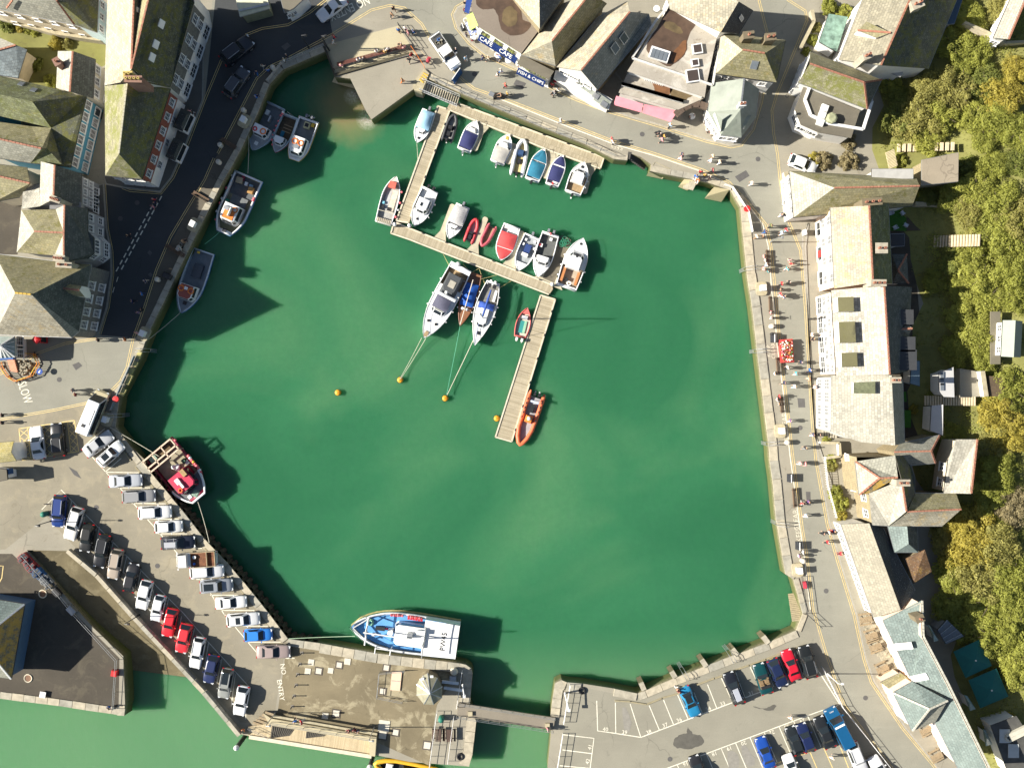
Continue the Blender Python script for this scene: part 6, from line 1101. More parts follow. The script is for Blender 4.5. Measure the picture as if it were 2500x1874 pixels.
b = mboat('red hulled launch with a green deck mat beside the outer pontoon',nat('c2',1190,325),nat('c2',1272,2),2.1,shape='classic',hull=M('coral_hull',(.55,.09,.08),.5,0,.1),deck=M('coral_deck',(.60,.14,.12),.6,0,.1),fb=.7,floor=M('pale_floor',(.55,.52,.42),.8),well=(.05,.78,.35)); b.box('green_mat',.35,.12,1.7,.6,.1,M('sea_green_mat',(.03,.26,.24),.8,0,.15),-.3); b.box('pale_mat',.36,-.28,1.7,.35,.1,M('mint_mat',(.28,.5,.33),.8),-.3); b.box('console',.66,.0,.5,.9,.6,BW,-.3,0,.85); b.outboard(2,WHITE)
b = Boat('open_workboat','long white open workboat with a red box at its bow by the left pontoon','boat',nat('b1',1925,755),nat('b1',2068,245),2.6,'motor',BW,M('cream_gunwale',(.62,.55,.45),.7,0,.1),.8,.4,.14,(.10,.84,.5),M('grey_floor',(.36,.35,.32),.8,0,.2)); b.box('red_box',.80,.1,.9,.95,.5,M('salmon_box',(.65,.13,.09),.6,0,.2),-.1); b.box('floor_mat',.5,.3,2.6,.7,.05,M('grey_mat',(.45,.45,.44),.8),-.48); b.box('floor_mat',.5,-.3,3.0,.8,.05,M('cream_mat',(.6,.53,.42),.8,0,.2),-.47); b.buoys([.72],-1.15,[PINKB],.2,-.1); b.buoys([.5,.35,.2],-1.12,[PINKB,WHITE],.17,-.1); b.box('blue_can',.42,.6,.35,.3,.35,M('sky_can',(.2,.5,.65),.5),-.5); b.box('black_tub',.34,.55,.45,.4,.35,BLACK,-.5); b.box('black_tub',.32,-.1,.45,.4,.25,BLACK,-.5)
for k in range(8): b.box('grating_bar',.05,-.72 + k*.2,.7,.07,.06,PEDGE,.02)
MB().beam(b.pt(.24,-.85,.4),b.pt(.24,.85,.4),.06,.06).build('stern_rail',PEDGE,b.o)
# inflatables
def rib(label,st,bw,beam,tube,floorm,console=None,motors=1,r=.24,name='inflatable_boat',patches=None,group='inflatable boats'):
    z = .45; A,Bq = P(*st,WZ + z),P(*bw,WZ + z); d = Bq - A; L = d.to_2d().length; c = (A + Bq)/2; o = thing(name,label,'boat',(c.x,c.y,WZ),math.atan2(d.y,d.x),group)
    h = beam/2 - r; q = [Vector((-L/2,-h,z)),Vector((-L*.42,-h,z)),Vector((-L*.1,-h,z)),Vector((L*.18,-h*.95,z + .05)),Vector((L*.34,-h*.68,z + .12)),Vector((L*.44,-h*.3,z + .18)),Vector((L*.47,0,z + .2))]
    full = q + [Vector((p.x,-p.y,p.z)) for p in reversed(q[:-1])]; n = len(full); MB().tube(full,[r*.35] + [r]*(n-2) + [r*.35],10).build('inflatable_tube',tube,o,True)
    MB().prism([(-L*.40,-h),(L*.18,-h*.9),(L*.36,-h*.5),(L*.42,0),(L*.36,h*.5),(L*.18,h*.9),(-L*.40,h)],-.2,.22).build('floor',floorm,o); MB().box((-L*.40,0,.4),(.08,h*2,.55)).build('transom',BLACK,o)
    for i in range(motors):
        y = (i - (motors-1)/2)*.6; m_ = MB().box((-L*.45,y,.95),(.45,.32,.4),0,.8).build('outboard_motor',BLACK,o); MB().box((-L*.46,y,.3),(.16,.1,.9)).build('leg',DARK,m_); MB().cyl((-L*.48,y,.0),(-L*.51,y,.0),.1,6).build('propeller_hub',WHITE,m_)
    if console: MB().box((console[0]*L,0,.65),(console[1],beam*.42,.9),0,.75).build('console',console[2],o); MB().box((console[0]*L - console[1] - .25,0,.5),(.7,.5,.6),0,.9).build('seat',BLACK,o)
    for i in range(patches or 0):
        for sg in (-1,1): MB().box((-L*.34 + i*L*.5/max(1,patches-1),sg*(h + .02),z + r - .01),(.3,.16,.04)).build('grab_patch',BLACK,o)
    return o
rib('black inflatable boat beside the pontoon head',nat('a2',395,1535),nat('a2',488,1235),1.7,M('charcoal_tube',(.05,.052,.055),.6,0,.1),M('grey_floor2',(.3,.3,.28),.8,0,.2),(0,.6,BLACK),1,.22); rib('pale grey inflatable with seats between the beige and teal covered boats',nat('b2',1150,245),nat('a2',1235,1505),2.1,M('white_tube',(.72,.73,.72),.5,0,.08),M('tan_floor',(.5,.42,.2),.8,0,.2),(.12,.9,M('navy_console',(.03,.07,.16),.5)),1,.27)
o = rib('red inflatable with a grey floor left of the finger pontoon',nat('b2',628,965),nat('b2',722,705),1.55,M('red_tube',(.55,.05,.06),.5,0,.1),M('pale_grey_floor',(.45,.46,.46),.7),(-.1,.3,BLACK),0,.23); o = rib('red inflatable with a tan floor right of the finger pontoon',nat('b2',900,770),nat('b2',780,1000),1.5,M('red_tube2',(.50,.10,.12),.5,0,.12),M('mustard_floor',(.34,.29,.15),.8,0,.15),None,0,.22)
o = rib('large orange rescue boat alongside the outer pontoon',nat('c2',1385,915),nat('c2',1185,1495),2.6,M('orange_tube',(.68,.15,.06),.5,0,.1),M('rescue_floor',(.33,.33,.34),.8,0,.12),(.0,1.1,M('orange_console',(.75,.24,.05),.5,0,.1)),2,.30,'rescue_boat',7,None); MB().ball((-.1,0,1.3),.28,10,6).build('radar_dome',WHITE,o); MB().box((-1.5,0,.5),(1.1,.6,.5)).build('jockey_seat',BLACK,o)
for y in (-.6,.6): MB().cyl((-2.5,y,.4),(-2.5,y*.9,1.6),.04,6).build('a_frame_leg',WHITE,o)
MB().beam((-2.5,-.55,1.6),(-2.5,.55,1.6),.3,.08).build('a_frame_top',M('blue_white',(.5,.55,.7),.5),o)
o = rib('yellow rescue inflatable cut by the bottom edge below the pier',(1070,1895),(912,1862),2.7,M('yellow_tube',(.75,.42,.03),.5,0,.1),BLACK,(0,1.0,DARK),1,.32,'rescue_boat',None,None); MB().box((2.3,0,.75),(1.0,.9,.1),0,.7).build('bow_cover',WHITE,o)
# ================================================================ PEOPLE
def skin_mesh(name,verts,edges,rad,root=0,sub=1):
    me = bpy.data.meshes.new(name); me.from_pydata(verts,edges,[]); o = bpy.data.objects.new(name,me); COL.objects.link(o)
    sk = o.modifiers.new('s','SKIN'); sk.use_smooth_shade = True
    lay = me.skin_vertices[0].data
    for i,r in enumerate(rad): lay[i].radius = (r,r) if not isinstance(r,tuple) else r; lay[i].use_root = (i == root)
    if sub: o.modifiers.new('d','SUBSURF').levels = sub; o.modifiers['d'].render_levels = sub
    dg = bpy.context.evaluated_depsgraph_get(); dg.update(); out = bpy.data.meshes.new_from_object(o.evaluated_get(dg)); out.name = name
    bpy.data.objects.remove(o); return out
def figure(pose):
    """x forward, y left; returns body, top, legwear and hair meshes for one pose"""
    sit = pose == 'sit'; hz = .52 if sit else .93; lean = .06 if pose == 'push' else (.0 if not sit else -.03)
    pel,waist,chest,neck,head,crown = (0,0,hz),(lean*.4,0,hz + .17),(lean,0,hz + .40),(lean,0,hz + .55),(lean + .02,0,hz + .66),(lean + .015,0,hz + .76)
    st = {'stand': (.04,-.03),'walk': (.30,-.28),'stride': (-.24,.27),'push': (.22,-.24),'sit': (0,0)}[pose]
    V,E,Rr = [pel,waist,chest,neck,head,crown,(lean + .115,0,hz + .655)],[(0,1),(1,2),(2,3),(3,4),(4,5),(4,6)],[.13,.125,.14,.055,.095,.075,.018]
    legs,arms = [],[]
    for s,f in ((1,st[0]),(-1,st[1])):
        if sit: L_ = [(.04,s*.10,hz - .02),(.44,s*.12,hz),(.46,s*.12,.10),(.60,s*.13,.04)]
        else: L_ = [(0,s*.10,hz - .06),(f*.55 + .04,s*.10,.50),(f - (.06 if f < 0 else 0),s*.10,.09 + (.05 if f < -.2 else 0)),(f + .15,s*.11,.035 + (.02 if f < -.2 else 0))]
        legs.append(L_); k = len(V); V += L_; E += [(0,k),(k,k+1),(k+1,k+2),(k+2,k+3)]; Rr += [.085,.062,.045,.04]
        fa = -f*.8 if pose != 'push' else 0
        if pose in ('push','sit'): A = [(lean,s*.19,hz + .42),(lean + .12,s*.23,hz + .17),(lean + .34,s*.18,hz + .13),(lean + .42,s*.17,hz + .12)]
        else: A = [(lean,s*.19,hz + .42),(lean + fa*.35,s*.24,hz + .16),(lean + fa*.9 + .05,s*.25,hz - .06),(lean + fa*1.05 + .08,s*.25,hz - .14)]
        arms.append(A); k = len(V); V += A; E += [(2,k),(k,k+1),(k+1,k+2),(k+2,k+3)]; Rr += [.06,.046,.034,.036]
        d = Vector(A[3]) - Vector(A[2]); d.normalize()
        for j,(w,l) in enumerate(((-.028,.07),(-.01,.085),(.01,.08),(.028,.06))):
            q = Vector(A[3]) + d*.05 + Vector((w,0,0)); V.append(tuple(q + d*l*.6 + Vector((.01,-s*.012,0)))); E.append((k + 3,len(V)-1)); Rr.append(.009)
        V.append(tuple(Vector(A[3]) + d*.02 + Vector((.045,0,.01)))); E.append((k + 3,len(V)-1)); Rr.append(.010)
    body = skin_mesh('body',V,E,Rr)
    tv = [waist,chest,(neck[0],0,neck[2] - .05)] + [pel]; te = [(3,0),(0,1),(1,2)]; tr = [.155,.165,.08,.15]
    for A in arms: k = len(tv); tv += [A[0],A[1],tuple(Vector(A[1]).lerp(Vector(A[2]),.7))]; te += [(1,k),(k,k+1),(k+1,k+2)]; tr += [.085,.068,.055]
    top = skin_mesh('top',tv,te,tr)
    lv,le,lr = [(0,0,hz - .02)],[],[.15]
    for L_ in legs: k = len(lv); lv += [L_[0],L_[1],tuple(Vector(L_[1]).lerp(Vector(L_[2]),.9))]; le += [(0,k),(k,k+1),(k+1,k+2)]; lr += [.11,.082,.066]
    leg = skin_mesh('trousers',lv,le,lr)
    hair = skin_mesh('hair',[(lean - .03,0,hz + .64),(lean - .01,0,hz + .73),(lean + .01,0,hz + .78)],[(0,1),(1,2)],[.085,.10,.075])
    return body,top,leg,hair
FIG = {p: figure(p) for p in ('stand','walk','stride','push','sit')}
PC = dict(w=(.75,.74,.70),k=(.015,.015,.018),r=(.55,.03,.04),b=(.03,.14,.42),n=(.015,.025,.08),p=(.72,.30,.32),g=(.22,.23,.24),y=(.55,.34,.06),t=(.05,.35,.38),o=(.65,.18,.04),u=(.16,.08,.22),m=(.18,.015,.03),c=(.60,.52,.40),l=(.35,.52,.68),e=(.14,.16,.06),h=(.30,.18,.10))
CN = dict(w='white',k='black',r='red',b='blue',n='navy',p='pink',g='grey',y='mustard',t='teal',o='orange',u='purple',m='maroon',c='cream',l='light blue',e='olive',h='brown')
SKINS = [M('skin_a',(.55,.33,.23),.6,0,.05),M('skin_b',(.42,.24,.16),.6,0,.05)]; HAIRS = [M('hair_brown',(.06,.035,.02),.7,0,.1),M('hair_grey',(.42,.40,.37),.7,0,.1),M('hair_blond',(.42,.28,.12),.7,0,.1),M('hair_dark',(.015,.012,.01),.7,0,.1)]
cloth = lambda ch: M('cloth_' + CN[ch].replace(' ','_'),PC[ch],.85,0,.12,6)
PERS = []
def person(tile,x,y,code,pose,ang,where,zg=0.012,doing=None):
    """code: colour of top and of legwear"""
    p = PT(tile,x,y,zg + .9); i = len(PERS); bm,tm,lm,hm = FIG[pose]
    act = doing or {'stand': 'standing','walk': 'walking','stride': 'walking','push': 'leaning','sit': 'sitting'}[pose]
    label = f'person in {CN[code[0]]} top and {CN[code[1]]} legwear {act} {where}'
    if len(label.split()) > 16: label = f'person in {CN[code[0]]} top {act} {where}'
    if len(label.split()) > 16: label = f'person in {CN[code[0]]} top {where}'
    o = bpy.data.objects.new('person',bm); COL.objects.link(o); o.location = (p.x,p.y,zg); o.rotation_euler = (0,0,R(ang)); s_ = rnd.uniform(.94,1.04); o.scale = (s_,s_,s_)
    for nm,me,mt in (('',bm,SKINS[i % 7 == 3]),('top',tm,cloth(code[0])),('trousers',lm,cloth(code[1])),('hair',hm,HAIRS[(i*7) % 4 if code[-1] != 'G' else 1])):
        if nm: c = bpy.data.objects.new(nm,me); COL.objects.link(c); c.parent = o
        else: c = o
        if not me.materials: me.materials.append(None)
        c.material_slots[0].link = 'OBJECT'; c.material_slots[0].material = mt
    tag(o,label,'person'); PERS.append(o); return o
PL = '''a1 1395,400,rn,walk,200,by the post at the left end of the terrace
a1 1385,455,wc,stride,190,below the post at the left end of the terrace
a1 855,650,wk,stand,20,at the angle of the west quay railing
a1 885,605,kn,stand,200,behind the one in white at the west railing
a1 625,715,cg,walk,60,in the shaded road near the round bin
a1 560,780,nb,walk,250,in the shaded road below the dark cars
a1 683,762,bn,stand,90,beside the round bin on the west quay
a1 545,1040,bn,sit,30,on the shaded kerb of the west quay
a1 2035,90,kh,walk,300,on the yellow line above the terrace
a1 2020,160,hk,stride,240,just below the yellow line above the terrace
a1 2092,325,bk,stand,260,inside the terrace railing corner
a1 2165,310,wn,stand,250,outside the terrace railing corner
a1 2195,355,pk,stand,200,right of the terrace railing corner
a1 1850,550,wg,sit,100,on the long terrace bench left of centre
a1 1945,555,yw,sit,100,in the middle of the terrace bench
a1 1980,530,wk,stand,280,behind the terrace bench
a1 1655,645,wn,sit,100,on the left part of the terrace bench
a1 1690,635,wh,sit,100,second from the left on the terrace bench
a1 1475,710,pc,stand,260,in the lower corner of the terrace
a1 2115,475,hk,sit,180,on the terrace ground near the railing gate
a1 2150,510,pw,sit,120,at the right end of the terrace bench
a1 2205,640,kk,walk,250,at the top of the sunny slipway
a1 2130,870,ho,walk,10,halfway down the sunny slipway
a2 605,35,kk,walk,80,under the upper blue awning
a2 592,115,mk,stand,30,beside the lime awning
a2 40,345,bn,walk,10,above the slipway left of the pickup
a2 10,580,rk,sit,330,beside the pram above the slipway
a2 500,540,nk,stand,180,beside the bonnet of the pickup truck
a2 605,625,lw,walk,300,in the road right of the pickup truck
a2 790,620,nn,walk,10,in the shade line of the pickup with a long shadow
a2 850,632,ck,walk,190,on the yellow lines before the cafe
a2 670,430,mw,sit,40,at the corner table outside the cafe
a2 710,388,wg,stand,50,at the cafe corner pier
a2 612,372,kn,stand,20,under the lettered blue awning
a2 940,590,pw,sit,60,at a cafe table below the first sign
a2 972,612,bw,sit,240,at a cafe table facing the road
a2 985,765,wb,walk,170,in the middle of the north road
a2 955,800,kw,stride,200,with a companion in the middle of the north road
a2 1035,925,rk,walk,180,alone in the north road above the stone block
a2 1055,1010,yk,stand,200,beside the bicycles at the stone block
a2 990,1030,hk,push,190,holding a bicycle at the stone block
a2 1185,725,kw,sit,60,at the fish bar tables left
a2 1235,742,wk,sit,240,at the fish bar tables in the middle
a2 1280,772,kk,sit,60,at the fish bar tables right
a2 1540,915,rk,stand,240,at the yellow line below the white bar
a2 1575,885,rw,stand,250,against the white bar wall
a2 1605,975,wk,walk,200,on the kerb in front of the white bar
a2 1565,1000,gk,push,210,pushing something on the kerb below the white bar
a2 1632,1305,wg,walk,180,on the quayside white line alone
a2 2185,1505,rw,stand,200,by the quay railing above the north pontoon end
a2 2195,1540,wk,stand,30,leaning on the quay railing at the pontoon end
a3 500,1450,kk,push,190,pushing a pram in the road by the pink awning
a3 540,1475,yn,walk,200,next to the pram in the road
a3 515,1515,pk,walk,190,just below the pram in the road
a3 605,1355,lk,walk,200,at the end of the pink awning
a3 860,1245,wn,sit,200,at the curved restaurant front in white
a3 815,1262,kk,sit,20,at the curved restaurant front in black
a3 1000,1290,rk,sit,250,at the top of the pub tables
a3 1010,1340,mw,sit,70,second down at the pub tables
a3 1050,1330,wk,sit,180,on the inner side of the pub tables
a3 1000,1395,wn,sit,30,on the outer side of the pub tables
a3 1045,1400,pk,sit,200,low down at the pub tables
a3 1060,1455,ck,stand,260,below the pub tables
a3 1290,1490,wk,stand,260,under the lead roofed pub corner
b3 735,15,nk,walk,180,in the road above the quay stair in navy
b3 720,50,pw,stride,190,in the road above the quay stair in pink
b3 1065,30,ch,walk,190,first of three in the middle of the road bend
b3 1042,75,wl,stride,180,second of three in the middle of the road bend
b3 1138,92,cw,walk,200,third of three in the road bend
b3 932,195,rk,stand,250,at the head of the sloping quay platforms in red
b3 980,232,yk,stand,260,at the head of the sloping quay platforms in mustard
b3 1030,258,kk,stand,200,at the head of the sloping quay platforms in black
b3 1065,182,mk,walk,170,behind the group at the quay platforms
b3 888,240,bw,sit,240,on the edge of the sloping quay platforms
b3 905,275,ow,sit,250,lowest of the group on the quay platforms
b3 1485,322,cw,walk,190,alone in the road beside the white rail
b3 1860,535,pn,stand,180,at the tables of the corner cottage in pink
b3 1828,540,wk,sit,10,at the tables of the corner cottage in white
b3 1800,662,nw,push,10,stooping below the corner cottage
b3 1845,650,ck,stand,200,below the corner cottage tables
b3 1690,780,ek,walk,190,on the white line at the end of the white rail
b3 1628,842,nb,walk,10,leading a dog at the promenade bend
b3 1535,895,wh,walk,20,left of the one leading the dog
b3 1600,885,hc,stride,10,behind the dog walker at the promenade bend
b3 1858,825,rl,walk,200,crossing the east road in red
b3 1810,855,lw,walk,210,crossing the east road in light blue
b3 1618,1105,pw,sit,10,on the first promenade bench at its top
b3 1632,1150,wm,sit,10,on the first promenade bench at its lower end
b3 1640,1200,wl,stand,20,at the ladder head by the first bench
b3 1665,1265,tk,sit,10,below the ladder head by the first bench
b3 1612,1242,pc,stand,200,at the quay ladder by the first bench
b3 1895,1150,pc,walk,270,in the east road above the one in red
b3 1915,1190,rc,walk,250,in the east road right of the quay ladder
b3 1865,1240,tw,stride,230,in the east road below the one in red
b3 1810,1405,rk,walk,180,on the east road by the plinth cabinet
b3 1890,1390,kk,walk,180,behind the one in red by the plinth cabinet
b3 1800,1465,hn,sit,0,on the promenade edge below the cabinet
b3 1798,1520,rw,walk,200,with two others on the east road above the second bench
b3 1832,1542,nw,stride,200,right of the red top above the second bench
c3 585,55,pk,sit,0,on the second bench at the left
c3 590,112,gw,stand,10,with the bicycle below the second bench
c3 1030,295,wc,stand,190,at the shop door of the pink terrace
c3 1040,342,kk,stand,170,below the white one at the pink terrace door
c3 912,595,nk,walk,190,below the red flower cart
c3 765,652,wk,walk,200,right of the long bench
c3 858,715,tw,walk,190,in the road between the bench and the terrace
c3 630,715,wn,sit,10,at the end of the long bench
c3 1005,680,bn,walk,200,on the far yellow line
c3 1000,772,hc,stride,190,below the one in blue on the far yellow line
c3 730,815,nk,walk,190,on the quayside white line below the long bench
c3 840,855,wl,walk,190,in front of the white fronted house
c3 1060,860,pw,stand,190,at the white house wall
c3 675,960,rk,stand,10,at the top of the third bench
c3 655,995,wk,sit,10,on the third bench above
c3 672,1042,gc,sit,10,on the third bench below
c3 795,1225,uw,walk,190,alone on the lettered quay
c3 1040,1375,nw,walk,190,at the white house garden steps
c3 1108,1375,kk,walk,190,climbing the garden steps
c3 955,1515,kg,walk,200,in the road beside the front garden
d3 900,25,pw,walk,190,in the road above the black board
d3 952,28,pc,stride,190,beside the one in pink above the black board
d3 925,455,rw,walk,250,at the lower end of the fourth bench
d3 990,442,un,walk,190,in the road beside the fourth bench
d3 965,590,lw,walk,200,in the road beside the keep clear lettering
d3 1150,780,kk,walk,170,with a dog outside the low restaurant
d3 1212,775,wg,walk,190,outside the low restaurant
d3 1272,760,nr,sit,180,at the low restaurant tables
d3 1195,875,rk,walk,190,alone outside the low restaurant
d3 925,980,wk,stand,0,beside the lower black board
d3 890,1025,uw,stand,20,left of the lower white bin
d3 1350,1000,rm,sit,190,at the restaurant rail table
b0 1660,495,rn,walk,60,on the dashed line in the shade
b0 1668,532,nk,walk,240,beside the one in red on the dashed line
b0 1652,572,pn,stride,250,lowest of the group on the dashed line
b0 1385,885,kk,walk,80,alone in the dark side road
b0 1568,1375,nc,walk,200,in the shaded road beside the grit box
b0 1530,1512,bn,walk,190,in the shaded road above two others
b0 1430,1592,nk,walk,180,in the shaded road near the inn
b0 1970,945,hk,sit,20,on the shaded quay bench
b0 1940,1030,gw,stand,30,beside the pram at the shaded bench
c0 1490,55,uc,stand,260,in the shade beside the bicycle stand
c0 1528,25,kk,stand,200,behind the purple top in the shade
c0 1475,275,pw,stand,250,by the plinth cabinet in the west shade
c0 1350,345,ok,walk,190,at the edge of the inn shadow
c0 1062,352,kk,walk,190,at the inn corner in the sun
c0 790,895,gn,stride,190,in the sunny west road left of the minibus
c0 815,940,mk,walk,180,below the grey one left of the minibus
c0 30,1162,kk,walk,180,at the left edge on the yellow line
c0 28,1242,kn,walk,190,at the left edge below the yellow line
a0 2040,1205,pk,walk,80,by the bay window of the brick inn
a0 2078,1225,kw,walk,60,beside the pink one at the brick inn
e2 1492,1238,pk,walk,10,at the east end of the lock footbridge
e3 675,800,hw,push,300,bending over behind the blue saloon
e3 700,835,mh,stand,60,at the rear of the bright blue saloon
e3 1912,1118,cw,walk,190,between the two rows of the east car park
e4 145,1545,cw,walk,200,beside the silver off road car
e1 410,1252,oc,sit,260,on the corner of the sea parapet
e0 1165,1005,bk,sit,280,fishing at the end of the old jetty'''
for ln in PL.split('\n'):
    t,r_ = ln.split(' ',1); x,y,code,pose,ang,where = r_.split(',',5); person(t,float(x),float(y),code,pose,float(ang),where)
for t,x,y,c_,po,a_,w_ in (('e1',975,1150,'bk','walk',100,'on the upper walk of the pier in blue'),('e1',1045,1158,'rw','walk',190,'on the upper walk of the pier in red'),('e1',1552,1265,'mk','sit',200,'left of three on the upper pier walk'),('e1',1615,1245,'mk','stand',260,'middle of three on the upper pier walk'),('e1',1655,1270,'nk','sit',170,'right of three on the upper pier walk')): person(t,x,y,c_,po,a_,w_,1.12)
# ================================================================ QUAYSIDE THINGS
def place(name,label,cat,tile,x,y,rz=0.,group=None,z=.012,zref=0.):
    p = PT(tile,x,y,zref + z); return thing(name,label,cat,(p.x,p.y,z),R(rz),group)
def bench(label,t,x,y,rz,L=2.0,mat=WOOD):
    o = place('bench',label,'bench',t,x,y,rz,'benches on the quay')
    for i in range(4): MB().box((-.2 + i*.13,0,.45),(.10,L,.04)).build('seat_slat',mat,o)
    for i in range(3): MB().box((.30,0,.56 + i*.13),(.04,L,.10)).build('back_slat',mat,o)
    for yy in (-L*.4,L*.4): MB().box((0,yy,.22),(.5,.07,.44)).build('leg',DARK,o); MB().box((.33,yy,.65),(.05,.06,.45)).build('back_post',DARK,o)
for a_ in (('timber bench by the east promenade below the upper black board','d3',832,390,184,2.6),('timber bench left of the red flower cart','c3',655,628,184,2.2),('timber bench near the white bin where two sit in red and white','c3',695,1050,185,2.2),('timber bench opposite the top of the dormered terrace','b3',1680,1630,182,2.2),('timber bench in shade above the three rafted boats','a1',268,1555,238,2.4),('timber bench in shade where one sits by a pram','b0',1905,1050,240,3.0),('timber bench in the shade opposite the brick inn corner','b0',2180,470,240,2.4),('first promenade bench with four people by the quay ladder','b3',1650,1130,182,2.2)): bench(*a_)
o_ = place('long_bench','long timber bench along the terrace railing','bench','a1',1800,610,15,None,.02)
for i in range(4): MB().box((0,-.2 + i*.13,.45),(9.6,.10,.05)).build('seat_slat',M('red_brown_wood',(.14,.045,.03),.7,0,.2,4),o_)
for i in range(9): MB().box((-4.6 + i*1.15,0,.22),(.08,.45,.44)).build('leg',DARK,o_)
PLIN = M('plinth_concrete',srgb(170,160,132),.9,0,.2,2)
def cabinet(label,t,x,y,rz):
    o = place('service_cabinet',label,'cabinet',t,x,y,rz,'service cabinets on plinths',.012,.6); n = 20
    MB().prism([(.75*math.copysign(abs(math.cos(2*math.pi*i/n))**.5,math.cos(2*math.pi*i/n)),.95*math.copysign(abs(math.sin(2*math.pi*i/n))**.5,math.sin(2*math.pi*i/n))) for i in range(n)],0,.35).build('plinth',PLIN,o)
    MB().box((.05,.05,.85),(.62,.75,1.0)).build('cabinet_body',WHITE,o); MB().box((.05,.05,1.37),(.7,.83,.05)).build('lid',WHITE,o)
for a_ in (('white cabinet on a plinth by the east promenade below the first bench','b3',1595,1455,3),('white cabinet on a plinth beside the keep clear lettering near the front garden','c3',690,1335,4),('white cabinet on a plinth near the east quay stair','d3',880,1180,6),('white cabinet on a plinth above the rafted fishing boats','a1',420,1300,-28),('white cabinet on a plinth in shade opposite the dashed line','b0',2085,765,-28),('white cabinet on a plinth at the edge of the inn shadow','c0',1545,285,-25),('white cabinet on a plinth beside the minibus','c0',1145,1210,-20)): cabinet(*a_)
def bin_(label,t,x,y,mat,cat='litter bin',r=.33,h=1.0):
    o = place('litter_bin',label,cat,t,x,y,0,None,.012,.9); MB().lathe([(r*.9,0),(r,.1),(r,h*.75),(r*.95,h*.78)],(0,0,0),12).build('drum',mat,o); MB().lathe([(r*1.05,h*.8),(r*.98,h*.95),(r*.5,h*1.1),(.02,h*1.13)],(0,0,0),12).build('domed_lid',mat,o); MB().lathe([(r*.8,h*.76),(r*.8,h*.82)],(0,0,0),10).build('slot',BLACK,o)
BINW = M('bin_cream',(.62,.56,.46),.6,0,.1)
for a_ in (('cream domed bin above the red flower cart','c3',600,203),('cream domed bin at the ladder beside the front garden','c3',768,1460),('cream domed bin above the east stair cabinet','d3',938,1082),('round bin at the bend of the west quay railing','a1',730,725),('round white bin beside the mooring post above the rafted boats','a1',412,1185),('round bin in the shade near the grit box','b0',1692,1355),('round bin on the shaded quay above the broad workboat','b1',142,86),('round white bin at the bottom of the shaded road above the bench','a1',160,1560)): bin_(*a_,BINW)
o_ = place('grit_box','dark grit box on the shaded quay beside the angling boat','box','b0',1800,1320,-25,None,.012,.6); MB().box((0,0,.35),(1.2,.7,.7)).build('box',DARK,o_); MB().box((0,0,.76),(1.25,.75,.12),0,.85).build('lid',BLACK,o_)
bin_('green wheeled bin at the head of the parapet','d0',470,575,M('bin_green',(.02,.18,.12),.6,0,.1),'bin',.38,1.2); bin_('green bin beside the lock footbridge steps','e2',340,1135,MATS['bin_green'],'bin',.4,1.2); bin_('small black bollard above the flower cart board','c3',605,285,BLACK,'bollard',.2,.8)
def ladder(label,t,x,y,rz,L=2.2):
    o = place('quay_ladder',label,'ladder',t,x,y,rz,'ladders over the quay edge',.0)
    for yy in (-.22,.22):
        MB().tube([(1.4,yy,.05),(1.3,yy,.95),(.6,yy,1.0),(.0,yy,.75),(-.35,yy,.0),(-.35,yy,-3.4)],.035,6).build('stringer',GALV,o)
    for k in range(9): MB().cyl((-.35,-.22,-.3 - k*.33),(-.35,.22,-.3 - k*.33),.02,5).build('rung',GALV,o)
for a_ in (('steel ladder by the upper keep clear lettering beside the flower cart','c3',430,472,3),('steel ladder beside the cream bin near the front garden','c3',560,1470,5),('steel ladder beside the lower keep clear lettering','d3',665,675,-8),('steel ladder beside the first promenade bench','b3',1425,1245,8),('steel ladder at the sunny end of the west quay wall','c0',1590,465,180),('steel ladder behind the minibus at the basin corner','c0',1290,1165,180)): ladder(*a_)
def railing(label,pts,h=1.1,bars=2,mat=GALV,gap=1.8,z=0.0,name='railing',cat='railing',group=None,panel=None,r=.03):
    p = path(pts,z); c = p[0]; o = thing(name,label,cat,(c.x,c.y,z),0,group,True)
    for i in range(len(p)-1):
        a,b_ = p[i],p[i+1]; l = (b_ - a).length; n = max(1,round(l/gap))
        for k in range(n + (i == len(p)-2)): q = a.lerp(b_,k/n); MB().cyl(q,q + Vector((0,0,h)),r*1.2,6).build('post',mat,o)
        for j in range(bars): zz = Vector((0,0,h*(j + 1)/bars)); MB().cyl(a + zz,b_ + zz,r,6).build('rail',mat,o)
        if panel:
            for k in range(n): q0,q1 = a.lerp(b_,(k + .06)/n),a.lerp(b_,(k + .94)/n); MB().beam(q0 + Vector((0,0,h*.55)),q1 + Vector((0,0,h*.55)),.05,h*.7).build('panel',panel,o)
    return o
railing('galvanised railing along the north quay edge above the pontoon','a2 230,850 560,1010 1000,1200 1440,1390 1900,1560 2211,1690',1.1,2,GALV,2.4); railing('white panelled barrier curving round the north east quay corner','b3 1180,345 1265,370 1440,640 1480,850',1.0,2,WHITE,1.2,panel=WHITE); railing('white railing along the angled west quay wall','a1 690,880 840,690 1290,500',1.0,3,GALV,1.6,panel=None); railing('railing round the raised terrace above the slipway','a1 1310,540 1400,760 2211,540',1.1,3,DARK,1.5); railing('short railing at the right corner of the terrace','a1 2090,275 2270,520',1.1,3,DARK,1.4)
